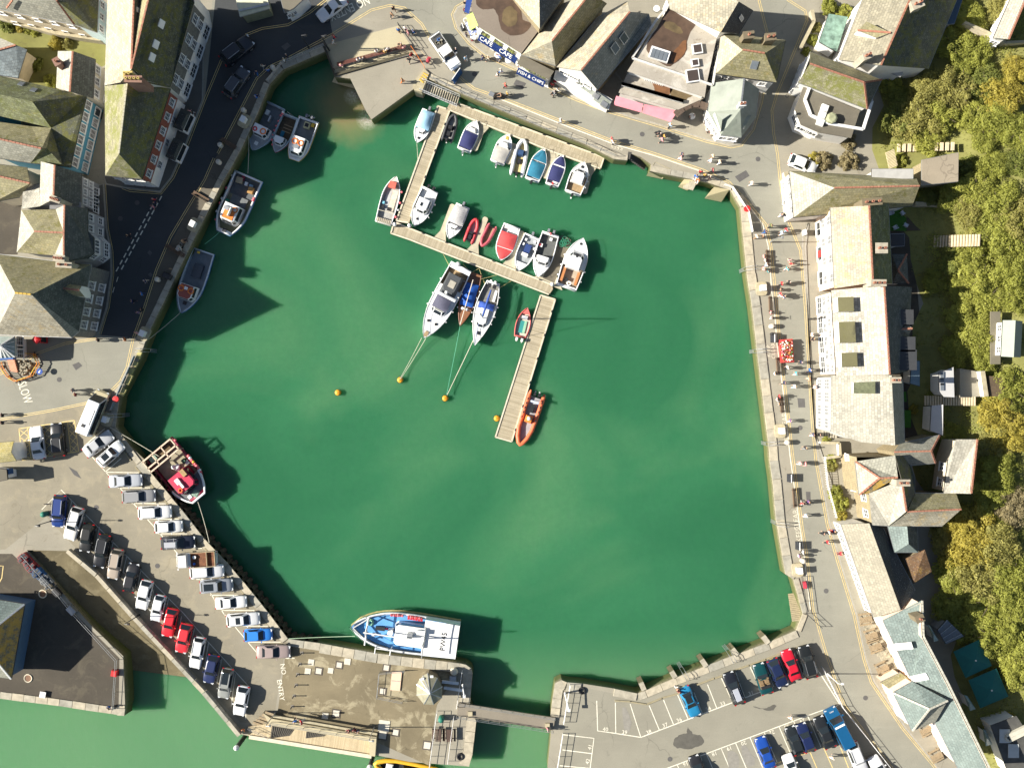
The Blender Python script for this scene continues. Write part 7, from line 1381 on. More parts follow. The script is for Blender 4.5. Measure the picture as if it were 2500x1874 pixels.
railing('blue grey barrier beside the yellow edge blocks on the west quay','c0 1470,520 1420,640 1290,930 1215,1105',.95,3,GALV,1.5,panel=M('blue_grey_panel',(.20,.27,.33),.5,.3,.1)); railing('galvanised railing along the edge of the old jetty','d0 270,1010 660,1440 820,1640 e0 1275,485 1240,1010',1.05,2,GALV,2.0); railing('white railing on the lower edge of the east car park by the road','e4 20,560 240,990 480,1290 800,1700',1.0,2,WHITE,2.0); railing('railing at the foot of the east quay stair beside the road','d3 905,1240 960,1640 e4 10,130',1.05,2,DARK,1.6)
railing('orange tape rail across the head of the slipway','a2 20,520 100,640 165,740',.9,1,ORANGE,1.6); railing('lower white kerb rail along the west terrace wall above the slip','a1 1400,825 2211,600',.25,1,WHITE,3)
# gangway to the pontoon
A,Bq = PT('a2',130,930,.1),PT('a2',530,1100,WZ + .7); o_ = thing('gangway','aluminium gangway sloping from the slip platform to the pontoon head','gangway',(A.x,A.y,0),0,None,True); d_ = (Bq - A); L_ = d_.length; u_ = d_.normalized(); n_ = Vector((-u_.y,u_.x,0)).normalized()
MB().beam(A,Bq,1.3,.08).build('deck',M('gangway_mesh',(.22,.21,.17),.7,.3,.1),o_)
for s_ in (-1,1):
    for hh in (.1,1.1): MB().beam(A + n_*s_*.7 + Vector((0,0,hh)),Bq + n_*s_*.7 + Vector((0,0,hh)),.09,.09).build('truss_chord',WHITE,o_)
    for k in range(9): q0,q1 = A.lerp(Bq,k/8),A.lerp(Bq,min(1,(k + 1)/8)); MB().cyl(q0 + n_*s_*.7 + Vector((0,0,.1)),q0 + n_*s_*.7 + Vector((0,0,1.1)),.035,5).build('truss_post',WHITE,o_)
for k in range(17): q0 = A.lerp(Bq,(k + .5)/17); MB().beam(q0 - n_*.62 + Vector((0,0,.07)),q0 + n_*.62 + Vector((0,0,.07)),.1,.05).build('tread_bar',PEDGE,o_)
pl_ = thing('gangway_platform','stepped landing with yellow edged treads above the gangway','platform',PT('a2',120,880),0,None,True); MB().prism(path('a2 50,980 40,900 160,750 215,800 150,960 130,1000'),-3,.3).build('landing',PLIN,pl_)
for k in range(4): q0,q1 = PT('a2',105 + k*14,855 - k*22,.34),PT('a2',150 + k*16,895 - k*26,.34); MB().beam(q0,q1,.18,.05).build('tread',M('tread_yellow',(.62,.38,.05),.7,0,.2),pl_)
# terrace wall above the slip
tw = thing('terrace_wall','white kerbed stone wall between the terrace and the slipway','wall',PT('a1',1400,830),0,None,True); MB().prism(path('a1 1300,555 1320,550 1405,800 2211,575 2211,600 1400,830'),-5,.28).build('wall',brickmat('slip_side_stone',srgb(150,140,112),srgb(124,116,92),srgb(70,66,52),.6,.3,weed=True),tw)
# orange works barriers and rubble
ORB = M('barrier_orange',(.85,.30,.02),.5,0,.08)
pts_ = path('c0 230,492 390,505 435,610 360,740 190,800 110,750 35,640 25,590')
for i in range(len(pts_)-1):
    a,b_ = pts_[i],pts_[i+1]; c_ = (a + b_)/2; d_ = b_ - a; l = d_.length; o_ = thing('works_barrier',['first barrier, against the glazed shop','second barrier, at the upper right','third barrier, beside the blue arrow sign','fourth barrier, at the lower right','fifth barrier, lowest','sixth barrier, at the lower left','last barrier, below the blue sign board'][i] + ' of the orange ring','barrier',(c_.x,c_.y,0),math.atan2(d_.y,d_.x),'orange works barriers')
    for zz in (.2,.95): MB().box((0,0,zz),(l,.06,.12)).build('rail',ORB,o_)
    for k in range(max(3,int(l/.28))): MB().box((-l/2 + l*(k + .5)/max(3,int(l/.28)),0,.58),(.06,.04,.68)).build('bar',ORB,o_)
    MB().box((0,0,.98),(l*.5,.07,.2)).build('sign_strip',M('barrier_yellow',(.8,.5,.03),.5),o_)
    for xx in (-l*.4,l*.4): MB().box((xx,0,.05),(.12,.6,.08)).build('foot',BLACK,o_)
o_ = place('direction_sign','round blue sign with a white arrow beside the orange barriers','sign','c0',428,693,-35,None,.012,.9); MB().lathe([(.02,.9),(.42,.9),(.42,.95),(.02,.95)],(0,0,0),20).build('disc',M('sign_blue',(.01,.06,.30),.4),o_); MB().add([(0,.22,.96),(-.05,.22,.96),(-.05,-.05,.96),(-.16,-.05,.96),(0,-.25,.96),(.16,-.05,.96),(.05,-.05,.96),(.05,.22,.96)],[(1,2,6,7),(3,4,5)]).build('arrow',WHITE,o_); MB().cyl((0,0,0),(0,0,.9),.04,6).build('post',DARK,o_)
BRK = M('salmon_brick',(.62,.30,.19),.9,0,.15,3)
for i in range(6): o_ = MB().box(PT('c0',128 + i*6,575 + i*22,.3),(1.0,.26,.5),R(-8)).build('brick_pallet',BRK); tag(o_,'row %s of salmon bricks stacked inside the orange barriers' % ['one, nearest the shop,','two','three','four','five','six, lowest,'][i],'bricks','stacked bricks')
m = MB()
for k in range(90): q = PT('c0',rnd.gauss(265,38),rnd.gauss(650,34),.1); m.box((q.x,q.y,rnd.uniform(.05,.35)),(rnd.uniform(.1,.4),)*3,rnd.uniform(0,3),.7)
tag(m.build('rubble_heap',M('rubble',(.30,.27,.2),.95,0,.5,3)),'heap of rubble and broken stone inside the orange barriers','rubble',kind='stuff')
o_ = place('telephone_box','red telephone kiosk against the inn wall','telephone box','c0',435,350,0,None,.012,1.2); MB().box((0,0,1.1),(.9,.9,2.2)).build('kiosk',M('kiosk_red',(.55,.015,.02),.4,0,.05),o_); MB().lathe([(.64,2.2),(.6,2.38),(.3,2.5),(.02,2.53)],(0,0,0),4).build('domed_roof',MATS['kiosk_red'],o_)
for s_ in (-1,1): MB().box((0,s_*.455,1.2),(.7,.02,1.5)).build('glazing',GLASS,o_); MB().box((s_*.455,0,1.2),(.02,.7,1.5)).build('glazing',GLASS,o_)
# flower cart, boards, signs
o_ = place('flower_cart','red cart heaped with colourful flowers on the east promenade','cart','c3',752,470,4,None,.012,.8); MB().box((0,0,.55),(1.75,3.0,.7),0,1.05).build('cart_body',M('cart_red',(.50,.06,.05),.5,0,.1),o_)
for x_ in (-.8,.8):
    for y_ in (-1,1): MB().cyl((x_,y_,.25),(x_*1.15,y_,.25),.25,12).build('wheel',TYRE,o_)
for ci,(cn_,cc_) in enumerate((('pink_flower',(.7,.2,.25)),('white_flower',(.75,.72,.66)),('orange_flower',(.7,.25,.06)),('leaf_green',(.06,.13,.03)),('brown_basket',(.22,.11,.05)))):
    m = MB()
    for k in range(34): m.ball((rnd.uniform(-.78,.78),rnd.uniform(-1.38,1.38),rnd.uniform(.92,1.15)),rnd.uniform(.05,.15),6,4)
    q_ = m.build(cn_ + '_heap',M(cn_,cc_,.8,0,.2,5),o_); q_['kind'] = 'stuff'
def board(label,t,x,y,rz,mat,w=.75,h=1.1):
    o = place('notice_board',label,'board',t,x,y,rz,None,.012,.6); m = MB().add([(-.32,-w/2,0),(-.32,w/2,0),(-.03,w/2,h),(-.03,-w/2,h)],[(0,1,2,3),(3,2,1,0)]); m.build('front_leaf',mat,o); MB().add([(.32,-w/2,0),(.32,w/2,0),(.03,w/2,h),(.03,-w/2,h)],[(3,2,1,0),(0,1,2,3)]).build('rear_leaf',mat,o); MB().beam((0,-w/2,h + .02),(0,w/2,h + .02),.1,.06).build('hinge_rail',WHITE,o)
SLB = M('board_slate',(.06,.065,.075),.6,0,.1)
board('black folding board above the fourth bench','d3',795,185,0,SLB,1.1); board('black folding board beside the red flower cart','c3',615,335,0,SLB,1.1); board('black folding board below the lower keep clear lettering','d3',885,915,0,SLB,1.1); board('blue notice board on the kerb above the gangway','a2',505,820,-35,M('board_blue',(.05,.16,.38),.5,0,.1),1.9,1.5); board('white folding board outside the corner cottage','b3',2060,850,10,WHITE); board('black folding board under the lettered blue awning','a2',575,292,20,SLB)
o_ = place('life_ring_stand','red life ring housing on the west quay barrier by the minibus','life ring','c0',1245,990,-20,None,.012,1); MB().lathe([(.05,.6),(.42,.62),(.45,.8),(.42,.98),(.05,1.0)],(0,0,0),14).build('housing',RED,o_); MB().cyl((0,0,0),(0,0,.6),.05,6).build('post',WHITE,o_)
o_ = place('life_ring_stand','red life ring housing on the curved white barrier','life ring','b3',1435,592,30,None,.012,1); MB().lathe([(.05,.6),(.42,.62),(.45,.8),(.42,.98),(.05,1.0)],(0,0,0),14).build('housing',RED,o_); MB().cyl((0,0,0),(0,0,.6),.05,6).build('post',WHITE,o_)
o_ = place('float_rack','red float left on the promenade above the east stair','float','d3',955,1340,10,None,.012,.5); MB().box((0,0,.35),(.4,1.0,.5),0,.8).build('float',M('float_red',(.62,.05,.08),.6,0,.1),o_); MB().box((0,0,.06),(.5,.9,.1)).build('base',DARK,o_)
# bicycles and prams
def bicycle(label,t,x,y,rz):
    o = place('bicycle',label,'bicycle',t,x,y,rz,'bicycles on the quays',.02,.5)
    for xx in (-.52,.52): MB().ring((xx,0,.34),.32,.025,16,5,Matrix.Rotation(R(90),3,'X')).build('wheel',TYRE,o)
    MB().tube([(-.52,0,.34),(-.15,0,.30),(.38,0,.75),(-.2,0,.78),(-.15,0,.30)],.022,5).build('frame',DARK,o); MB().cyl((.38,0,.75),(.52,0,.34),.02,5).build('fork',DARK,o); MB().beam((.36,-.26,.98),(.36,.26,.98),.04,.04).build('handlebar',BLACK,o); MB().box((-.22,0,.86),(.25,.13,.06)).build('saddle',BLACK,o)
for a_ in (('bicycle leaning at the stone block on the north road','a2',960,1050,10),('second bicycle at the stone block, nearer the road','a2',1070,1030,20),('bicycle propped below the second promenade bench','c3',650,110,5),('bicycle parked beside the blue people carrier','d0',535,465,0)): bicycle(*a_)
o_ = place('stone_block','pale stone block on the kerb with bicycles against it','block','a2',885,1030,-25,None,.012,.4); MB().box((0,0,.45),(.85,.75,.9),0,.94).build('block',STONE,o_); MB().box((0,0,.95),(.7,.6,.1)).build('cap_plate',GALV,o_)
def pram(label,t,x,y,rz,mat):
    o = place('pram',label,'pram',t,x,y,rz,None,.012,.5); MB().box((0,0,.6),(.7,.42,.3),0,1.1).build('seat',mat,o); MB().ball((-.12,0,.8),.3,8,5).build('hood',mat,o); MB().tube([(-.3,-.2,.6),(-.75,-.2,1.0),(-.75,.2,1.0),(-.3,.2,.6)],.02,5).build('handle',GALV,o)
    for xx in (-.35,.35):
        for yy in (-.25,.25): MB().cyl((xx,yy - .02,.12),(xx,yy + .02,.12),.12,10).build('wheel',TYRE,o)
pram('black pram pushed along the road by the pink awning','a3',470,1440,190,BLACK); pram('red pram above the slipway','a2',205,650,70,M('pram_red',(.4,.04,.06),.8)); pram('dark pram on the kerb before the white bar','a2',1560,1010,215,DARK); pram('pale pram beside the shaded bench','b0',1930,1020,230,GREYC)
# tables outside
def table(label,t,x,y,mat=WHITE,r=.45):
    o = place('cafe_table',label,'table',t,x,y,0,'tables outside the cafes',.11,.7); MB().lathe([(r,.70),(r,.74)],(0,0,0),14).build('top',mat,o); MB().cyl((0,0,0),(0,0,.7),.05,6).build('stem',DARK,o); MB().lathe([(.25,0),(.25,.04)],(0,0,0),10).build('base',DARK,o)
for a_ in (('round white table below the first cafe sign','a2',948,598),('round white table below the second cafe sign','a2',1065,650),('round white table at the fish bar','a2',1240,745),('round table at the cafe corner','a2',690,400),('first round table outside the pub','a3',1025,1315),('second round table outside the pub','a3',1025,1375),('white table at the front of the pub corner','a3',1295,1488),('round table under the curved restaurant front','a3',838,1256),('white round table in the rear yard of the gabled house','a3',455,95)): table(*a_)
def picnic(label,t,x,y,rz,mat=WOOD):
    o = place('picnic_table',label,'picnic table',t,x,y,rz,'picnic tables',.11,.6)
    for i in range(5): MB().box((-.32 + i*.16,0,.74),(.13,1.7,.04)).build('top_plank',mat,o)
    for s_ in (-1,1): MB().box((s_*.72,0,.45),(.26,1.7,.05)).build('seat_plank',mat,o)
    for yy in (-.6,.6): MB().beam((-.8,yy,.04),(.25,yy,.72),.06,.09).beam((.8,yy + .07,.04),(-.25,yy + .07,.72),.06,.09).build('trestle',mat,o)
TAN = M('tan_timber',(.30,.23,.14),.8,0,.2,4)
for i,(x,y,r_) in enumerate(((500,55,100),(560,230,108),(605,350,110),(680,585,115),(1150,1250,118),(1265,1530,118))): picnic(['top','second','third','fourth, below the bare stone,','fifth, below the cross gable,','lowest'][i] + ' timber picnic table in front of the blue slate terrace','e4',x,y,r_,TAN)
for i,(t,x,y) in enumerate((('e2',310,1300),('e2',430,1305))): picnic(['left','right'][i] + ' picnic table inside the fenced lock yard',t,x,y,0,M('dark_timber',(.09,.055,.04),.8,0,.2,4))
# pier: raised sea walk, boardwalk, covers, fenced pit, hut, lock, footbridge
BWK = planks('boardwalk',srgb(206,188,152),srgb(184,166,132)); 
o_ = thing('sea_walk','raised concrete walk with gratings along the sea side of the pier','walkway',PT('e1',1300,1200),0,None,True)
MB().prism(path('e1 740,1095 1865,1290 1850,1500 1790,1490 1790,1340 720,1165 650,1035'),-.0,1.1).build('upper_walk',ground_mat('walk_concrete',srgb(190,178,146),.8,(.2,.17,.1),.3),o_)
p_ = path('e1 470,1205 720,1165 1790,1340 1790,1500 480,1300'); m = MB().prism(p_,-.02,.35); d_ = (p_[2] - p_[1]).normalized(); m.build('boardwalk_deck',BWK,o_,uvs=[[(m.v[i].dot(d_),m.v[i].dot(Vector((-d_.y,d_.x,0)))) for i in f] for f in m.f])
MB().beam(PT('e1',480,1318,.4),PT('e1',1800,1530,.4),.5,.35).build('sea_kerb',PEDGE,o_); MB().beam(PT('e1',740,1095,1.2),PT('e1',1860,1290,1.2),.3,.25).build('walk_kerb',PLIN,o_)
for q_ in ('e1 735,1172 985,1215 920,1295 715,1325','e1 1105,1235 1335,1270 1290,1300 1095,1325'):
    pp = [Vector((v.x,v.y,0)) for v in path(q_)]; MB().prism(pp,.36,.37).build('stair_well_shade',BLACK,o_)  # thin black sheet stands for the dark depth of the well
    for k in range(11): a,b_ = pp[0].lerp(pp[1],(k + .5)/11),pp[3].lerp(pp[2],(k + .5)/11); MB().beam(a + Vector((0,0,.40)),b_ + Vector((0,0,.40)),.13,.06).build('step',M('step_steel',(.10,.09,.07),.8,0,.2),o_)
for k in range(5): MB().beam(PT('e1',520 + k*33,1165 - k*28,.1 + k*.22),PT('e1',610 + k*33,1195 - k*28,.1 + k*.22),.32,.12).build('wooden_step',TAN,o_)
railing('double rail along the upper sea walk','e1 720,1160 1250,1245 1790,1335',1.0,2,GALV,2.2,1.1); railing('rail between the boardwalk and the stair wells','e1 700,1320 480,1215',.9,2,GALV,1.6,.35)
COVM = M('cover_pale',srgb(206,198,180),.8,0,.1,3); COVF = M('cover_frame',(.09,.075,.06),.8,0,.2)
for i,(t,x,y,w,fr) in enumerate((('e1',1148,515,.8,0),('e1',1112,612,.8,0),('e1',1230,610,.75,1),('e1',1358,605,.75,0),('e1',1452,545,.7,1),('e1',1540,507,.85,0),('e1',1960,575,.7,1),('e1',1920,828,.7,1),('e1',1418,1068,.85,1),('e1',1300,1092,.85,0),('e1',2060,1272,.75,1),('e1',1935,1200,1.5,0),('e1',1920,1300,1.0,1),('e2',190,1412,.9,1))):
    o_ = place('deck_cover',['plain cover nearest the lettering, upper','plain cover nearest the lettering, lower','dark framed cover right of the lettering','plain cover with a bright centre','dark framed cover under the basin edge','pale plain cover under the basin edge','dark framed cover above the fenced pit','dark framed cover inside the fenced pit','dark framed cover above the sea walk','plain cover above the sea walk','dark framed cover left of the lock yard','large pale glazed cover at the end of the sea walk','grey cover beside the end of the sea walk','white cover against the lock yard fence'][i] + ' on the pier','cover',t,x,y,-8,'covers set in the pier',.006)
    if fr: MB().box((0,0,.02),(w + .34,w + .34,.04)).build('frame',COVF,o_)
    MB().box((0,0,.035),(w,w,.05)).build('lid',COVM,o_)
railing('galvanised guard round the pit on the pier','e1 2160,600 1890,620 1865,880 2140,935',1.1,2,GALV,1.6); o_ = place('pit_cover','long salmon coloured lid inside the guard rail on the pier','cover','e1',2065,715,-6,None,.006); MB().box((0,0,.08),(1.35,2.6,.16)).build('lid',M('salmon_lid',srgb(220,190,164),.8,0,.08),o_); MB().box((0,0,.17),(1.2,.06,.03)).build('hinge',GALV,o_)
BOLL = M('bollard_dark',(.04,.038,.035),.7,0,.2)
for i,(x,y) in enumerate(((1040,425),(1018,545),(995,657),(978,772),(955,890),(935,1005))): o_ = place('bollard',['top','second','third','fourth','fifth','lowest'][i] + ' bollard of the row across the pier','bollard','e1',x,y,0,'bollards across the pier',.006,.5); MB().lathe([(.07,.0),(.07,.95),(.10,.96),(.06,1.05)],(0,0,0),8).build('post',BOLL,o_); MB().box((0,0,.02),(.4,.4,.03)).build('base_plate',M('base_plate',(.2,.18,.15),.8,0,.2),o_)
o_ = thing('control_hut','ten sided hut with a faceted slate roof beside the lock','hut',PT('d2',1320,1080,2.9).to_2d().to_3d(),0,None,True); c_ = PT('d2',1325,1115,4.4); ring_ = [PT('d2',*q,3.0) for q in ((1300,895),(1405,945),(1460,1040),(1455,1160),(1365,1235),(1260,1230),(1180,1130),(1182,1015),(1215,955),(1250,920))]
v_ = ring_ + [c_]; mesh_obj('roof',v_,[((i+1) % 10,i,10) for i in range(10)],M('hut_slate',srgb(146,142,120),.8,0,.25,1.2),o_); MB().prism(poly_offset([Vector((q.x,q.y,0)) for q in ring_],.3),0,2.95).build('wall',stonew,o_)
for i in range(10): MB().beam(ring_[i],c_,.1,.06).build('hip_lead',GALV,o_)
for x,y in ((1345,930),(1245,955)): MB().box(PT('d2',x,y,3.35),(.4,.3,.2)).build('roof_vent',WHITE,o_)
o_ = thing('footbridge','narrow concrete footbridge across the lock entrance','footbridge',PT('e2',1050,1090),0,None,True); A,Bq = PT('e2',520,1020,.25),PT('e2',1560,1180,.25); MB().beam(A,Bq,1.75,.35).build('deck',ground_mat('bridge_deck',srgb(136,128,114),.85,(.1,.08,.06),.3),o_)
for s_ in (-1,1):
    n_ = Vector((-(Bq - A).y,(Bq - A).x,0)).normalized()*s_*.88
    for hh in (.6,1.15): MB().cyl(A + n_ + Vector((0,0,hh)),Bq + n_ + Vector((0,0,hh)),.03,6).build('hand_rail',GALV,o_)
    for k in range(10): q = A.lerp(Bq,k/9) + n_; MB().cyl(q,q + Vector((0,0,1.15)),.03,6).build('rail_post',GALV,o_)
MB().beam(PT('e2',640,1065,-1.0),PT('e2',1530,1200,-1.0),.5,1.6).build('gate_beam',M('lock_gate',(.03,.035,.03),.8,0,.2),o_)
for x,y in ((655,1070),(1488,1195)): MB().box(PT('e2',x,y,.55),(.6,.6,.35)).build('bridge_pier_cap',PLIN,o_)
railing('white fence along the west side of the lock yard','e2 300,1040 215,1650',1.2,2,WHITE,1.5); railing('white fence along the lock edge of the yard','e2 480,1090 415,1580',1.2,2,WHITE,1.5); railing('white rail on the lock head beside the hut','e2 570,600 510,990',1.1,2,WHITE,1.4); railing('white rail on the east lock head','e2 1730,750 1660,1160',1.1,2,WHITE,1.5); railing('white rail along the lower east lock wall','e2 1650,1280 1590,1658',1.1,2,WHITE,1.6)
for t,x,y,x2,y2,lb in (('e2',570,760,590,880,'white lifting arm on the west lock head'),('e2',1675,850,1720,1030,'white and red lifting arm on the east lock head')):
    o_ = thing('lifting_arm',lb,'davit',PT(t,x,y),0,None,True); MB().cyl(PT(t,x,y,0),PT(t,x,y,1.8),.12,8).build('post',WHITE,o_); MB().cyl(PT(t,x,y,1.8),PT(t,x2,y2,1.5),.09,8).build('arm',WHITE,o_); MB().box(PT(t,x2,y2,1.4),(.35,.45,.3)).build('head',WHITE if 'red' not in lb else WHITE,o_)
o_ = thing('lock_machinery','white horizontal rams between the hut and the lock gate','machinery',PT('e2',450,760),0,None,True)
for a_,b_ in (((350,725),(530,745)),((370,790),(570,820))): MB().beam(PT('e2',*a_,.7),PT('e2',*b_,.7),.35,.3).build('ram',M('machine_white',(.62,.66,.68),.5,0,.1),o_)
MB().ball(PT('e2',480,615,.5),.55,12,6).build('dome',M('dome_cream',(.6,.55,.44),.6),o_); MB().box(PT('e2',468,690,.4),(.9,.7,.5)).build('box',GALV,o_)
# slung tyres, mooring piles, buoys
for i,(t,x,y) in enumerate((('e2',1862,820),('e2',548,1530))): o_ = place('tyre',['old tyre lying on the east lock head','old tyre lying in the lock yard'][i],'tyre',t,x,y,0,None,.02); MB().ring((0,0,.12),.38,.14,18,8).build('tread',TYRE,o_); MB().ring((0,0,.12),.27,.06,18,6).build('bead',DARK,o_)
for i,(x0,y0,x1,y1) in enumerate(((435,1310,365,1420),(1820,1510,1805,1640))):
    o_ = thing('mooring_pile',['mooring pile with a white cap at the corner of the pier','mooring pile with a white cap beside the yellow rescue boat'][i],'pile',PT('e1',x0,y0,WZ),0,None,True); a,b_ = PT('e1',x0,y0,-2.9),PT('e1',x1,y1,1.8); b_.x,b_.y = a.x + (b_.x - a.x)*.35,a.y + (b_.y - a.y)*.35; MB().cyl(a - Vector((0,0,2)),b_,.3,12).build('pile',BOLL,o_); MB().lathe([(.36,0),(.36,.25),(.2,.5),(.02,.6)],b_,12).build('cap',WHITE,o_)
for i,(x,y) in enumerate(((1348,694),(1000,551),(964,548))): p_ = P(x,y,WZ + 1.6); o_ = thing('pontoon_pile',['white capped pile at the end of the crossing pontoon','white capped pile inside the pontoon corner','white capped pile at the left pontoon corner'][i],'pile',(p_.x,p_.y,WZ),0); MB().cyl((0,0,-3),(0,0,1.7),.2,10).build('pile',BOLL,o_); MB().lathe([(.28,1.7),(.26,1.95),(.05,2.15)],(0,0,0),10).build('cap',WHITE,o_)
OB = M('buoy_orange',(.80,.34,.02),.45,0,.1)
BUOY = [(977,927),(825,958),(1087,972),(1213,1021)]
for i,(x,y) in enumerate(BUOY): p_ = P(x,y,WZ + .3); o_ = thing('mooring_buoy',['orange mooring buoy holding the largest cruiser','loose orange mooring buoy farthest left','orange mooring buoy holding the sailing yacht','orange mooring buoy beside the outer pontoon'][i],'buoy',(p_.x,p_.y,WZ),0,'orange mooring buoys'); MB().lathe([(.05,-.4),(.38,-.25),(.42,.1),(.40,.45),(.25,.55)],(0,0,0),14).build('float',OB,o_,True); MB().ring((0,0,.6),.13,.035,10,5,Matrix.Rotation(R(90),3,'X')).build('mooring_eye',DARK,o_)
def rope(label,a,b_,mat,sag=.3,r=.03):
    q = [a.lerp(b_,i/10) - Vector((0,0,sag*4*(i/10)*(1 - i/10))) for i in range(11)]; tag(MB().tube(q,r,5).build('mooring_rope',mat),label,'rope','mooring ropes')
RPW = M('rope_white',(.6,.57,.45),.8,0,.1); RPG = M('rope_mint',(.12,.42,.28),.8,0,.1); RPY = M('rope_yellow',(.55,.48,.2),.8,0,.1)
rope('left rope from the largest cruiser to its buoy',PT('c2',130,330,WZ + 1.2),P(976,925,WZ + .6),RPW,.5); rope('right rope from the largest cruiser to its buoy',PT('c2',175,335,WZ + 1.2),P(978,925,WZ + .6),RPW,.5); rope('green rope from the wooden launch to the yacht buoy',PT('c2',545,205,WZ + 1),PT('c2',400,940,WZ + .6),RPG,.2); rope('pale rope from the yacht bow to its buoy',PT('c2',690,350,WZ + 1),PT('c2',405,945,WZ + .6),RPW,.3,.045)
rope('rope from the red trawler to the quay corner',PT('c0',1185,1295,.4),PT('c0',1720,1610,-.3),RPW,.2,.045); rope('bow rope from the red trawler to the car park edge',PT('d1',360,420,-.6),PT('d1',490,880,.2),RPW,.3,.04); rope('pale green rope from the large trawler to the pier corner',PT('e1',905,262,.3),PT('e1',1620,235,0),M('rope_palegreen',(.4,.55,.36),.8),.15,.05)
rope('green rope from the broad workboat to the west quay',PT('b1',160,845,-1.2),PT('b1',0,975,.1),RPG,.2); rope('stern rope of the broad workboat up to the north quay',PT('b1',465,215,-1.2),PT('a1',470,1330,.1),RPW,.3); rope('bow rope from the angling boat to the sunny west quay',PT('c0',1945,60,-1.2),PT('c0',1605,345,.1),RPW,.2)
for i,(a_,b_) in enumerate((((430,1215),(365,1090)),((575,1190),(660,1285)),((620,1310),(745,1240)),((750,1240),(815,1415)),((975,1445),(1095,1375)),((770,1355),(940,1310)))): rope(['stern rope of the largest cruiser at its left','stern rope of the largest cruiser at its right','stern rope of the wooden launch at its left','stern rope of the yacht at its left','stern rope of the yacht at its right','stern rope of the wooden launch at its right'][i],PT('b2',*a_,WZ + 1),PT('b2',*b_,WZ + .65),RPY,.1)
rope('bow rope of the pale blue canopy boat',PT('a2',78,1550,WZ + .7),PT('a2',92,1760,WZ + .1),RPW,.1)
# timber fenders and wheel stops in the east car park, yellow blocks, platforms and steps on the north east quay
for i,(x0,y0,x1,y1) in enumerate(((265,690,320,815),(595,580,655,680),(915,450,990,560),(1245,335,1325,440),(1575,195,1660,310))): o_ = thing('fender_post',['leftmost','second','third','fourth','rightmost'][i] + ' concrete fender block on the east car park edge','fender',PT('e3',x1,y1),0,'fender blocks',True); b_ = PT('e3',x1,y1,.1); a = b_.lerp(PT('e3',x0,y0,.1),.62); MB().beam(a,b_,.7,.35).build('cap',STONE,o_); MB().beam(a - Vector((0,0,1.8)),b_ - Vector((0,0,1.8)),.7,3.2).build('stem',M('fender_timber',(.13,.11,.06),.9,0,.3),o_)
for i,(x,y) in enumerate(((735,600),(1235,410))): ladder(['steel ladder between the second and third fender blocks','steel ladder beside the fourth fender block'][i],'e3',x,y,-60)
WS = M('wheel_stop',srgb(150,140,112),.9,0,.15)
for i,(t,x0,y0,x1,y1) in enumerate((('d0',1465,65,1575,190),('d0',1620,240,1730,375),('d0',1775,420,1885,550),('d0',1945,625,2045,740),('d1',310,790,420,920),('d1',440,940,470,970),('d1',680,1230,760,1310),('d1',820,1385,930,1510),('c0',1290,1500,1410,1650),('e3',5,930,170,940),('e3',180,945,345,970),('e3',350,970,510,905),('e3',520,900,710,850),('e3',890,760,1075,690),('e3',1085,690,1230,640),('e3',1280,610,1450,550),('e3',1460,545,1630,485),('e3',1640,480,2000,350))):
    a,b_ = PT(t,x0,y0,.08),PT(t,x1,y1,.08); o_ = MB().beam(a,b_,.18,.16).build('wheel_stop',WS); tag(o_,['kerb in front of ' + w for w in ('the silver blue saloon','the grey estate','the white estate by the trawler bow','the small white hatchback','the navy estate with the roof box','the tipper truck','the silver white estate','the glass roofed car','the white sunroof car','the leftmost empty bay by the bend','the empty bay right of the bend','the third empty bay from the left','the bay left of the blue saloon','the bay right of the blue saloon','the bay left of the black roof box car','the bay left of the teal car','the teal convertible','the red and black cars')][i],'wheel stop','low kerbs at the parking bays')
for i,(x0,y0,x1,y1) in enumerate(((1520,470,1490,550),(1475,590,1450,640),(1430,660,1400,720),(1420,730,1370,830),(1350,880,1310,950))): tag(MB().beam(PT('c0',x0,y0,.2),PT('c0',x1,y1,.2),.55,.4).build('edge_block',M('lichened_block',(.45,.40,.16),.9,0,.2)),['uppermost','second','third','fourth','lowest'][i] + ' yellowed edge block by the west quay barrier','block','yellow edge blocks')
for i,q_ in enumerate(('b3 375,195,.05 440,90,.05 600,165,.05 520,270,-2.2 510,265,-2.2','b3 705,340,-1.5 790,230,.1 935,290,.1 790,395,-2.4','b3 1000,460,-1.0 1080,360,.1 1240,390,.1 1160,515,-2.2')):
    pp = path(q_); o_ = thing('landing_platform',['left','middle','right'][i] + ' sloping stone landing below the north east quay','landing',pp[0],0,None,True); m = MB(); n = len(pp); m.add(pp + [Vector((v.x,v.y,-6)) for v in pp],[tuple(range(n))[::-1 if False else 1]] + [(i_,n + i_,n + (i_+1) % n,(i_+1) % n) for i_ in range(n)]); m.build('landing',ground_mat('landing_stone',srgb(186,174,138),.8,(.2,.17,.09),.35),o_)
o_ = thing('quay_steps','dark stair cut into the north east quay wall','steps',PT('b3',250,90),0,None,True)
for k in range(9): a,b_ = PT('b3',160 + k*22,-20 + k*20,.05 - k*.27),PT('b3',150 + k*22 + 5,60 + k*17 + 15,.05 - k*.27); MB().beam(PT('b3',165 + k*22,-15 + k*12,-.1 - k*.25),PT('b3',150 + k*20,60 + k*14,-.1 - k*.25),.42,.3).build('step',M('dark_step',(.07,.068,.06),.9,0,.2),o_)
o_ = thing('middle_steps','stone steps in the middle sloping landing','steps',PT('b3',850,330),0,None,True)
for k in range(5): MB().beam(PT('b3',880 - k*28,300 - k*4,.0 - k*.3),PT('b3',835 - k*20,395 - k*5,-.2 - k*.35),.3,.25).build('step',STONE,o_)
o_ = thing('east_quay_stair','timber and stone stair going down the east quay corner','steps',PT('d3',860,1500),0,None,True)
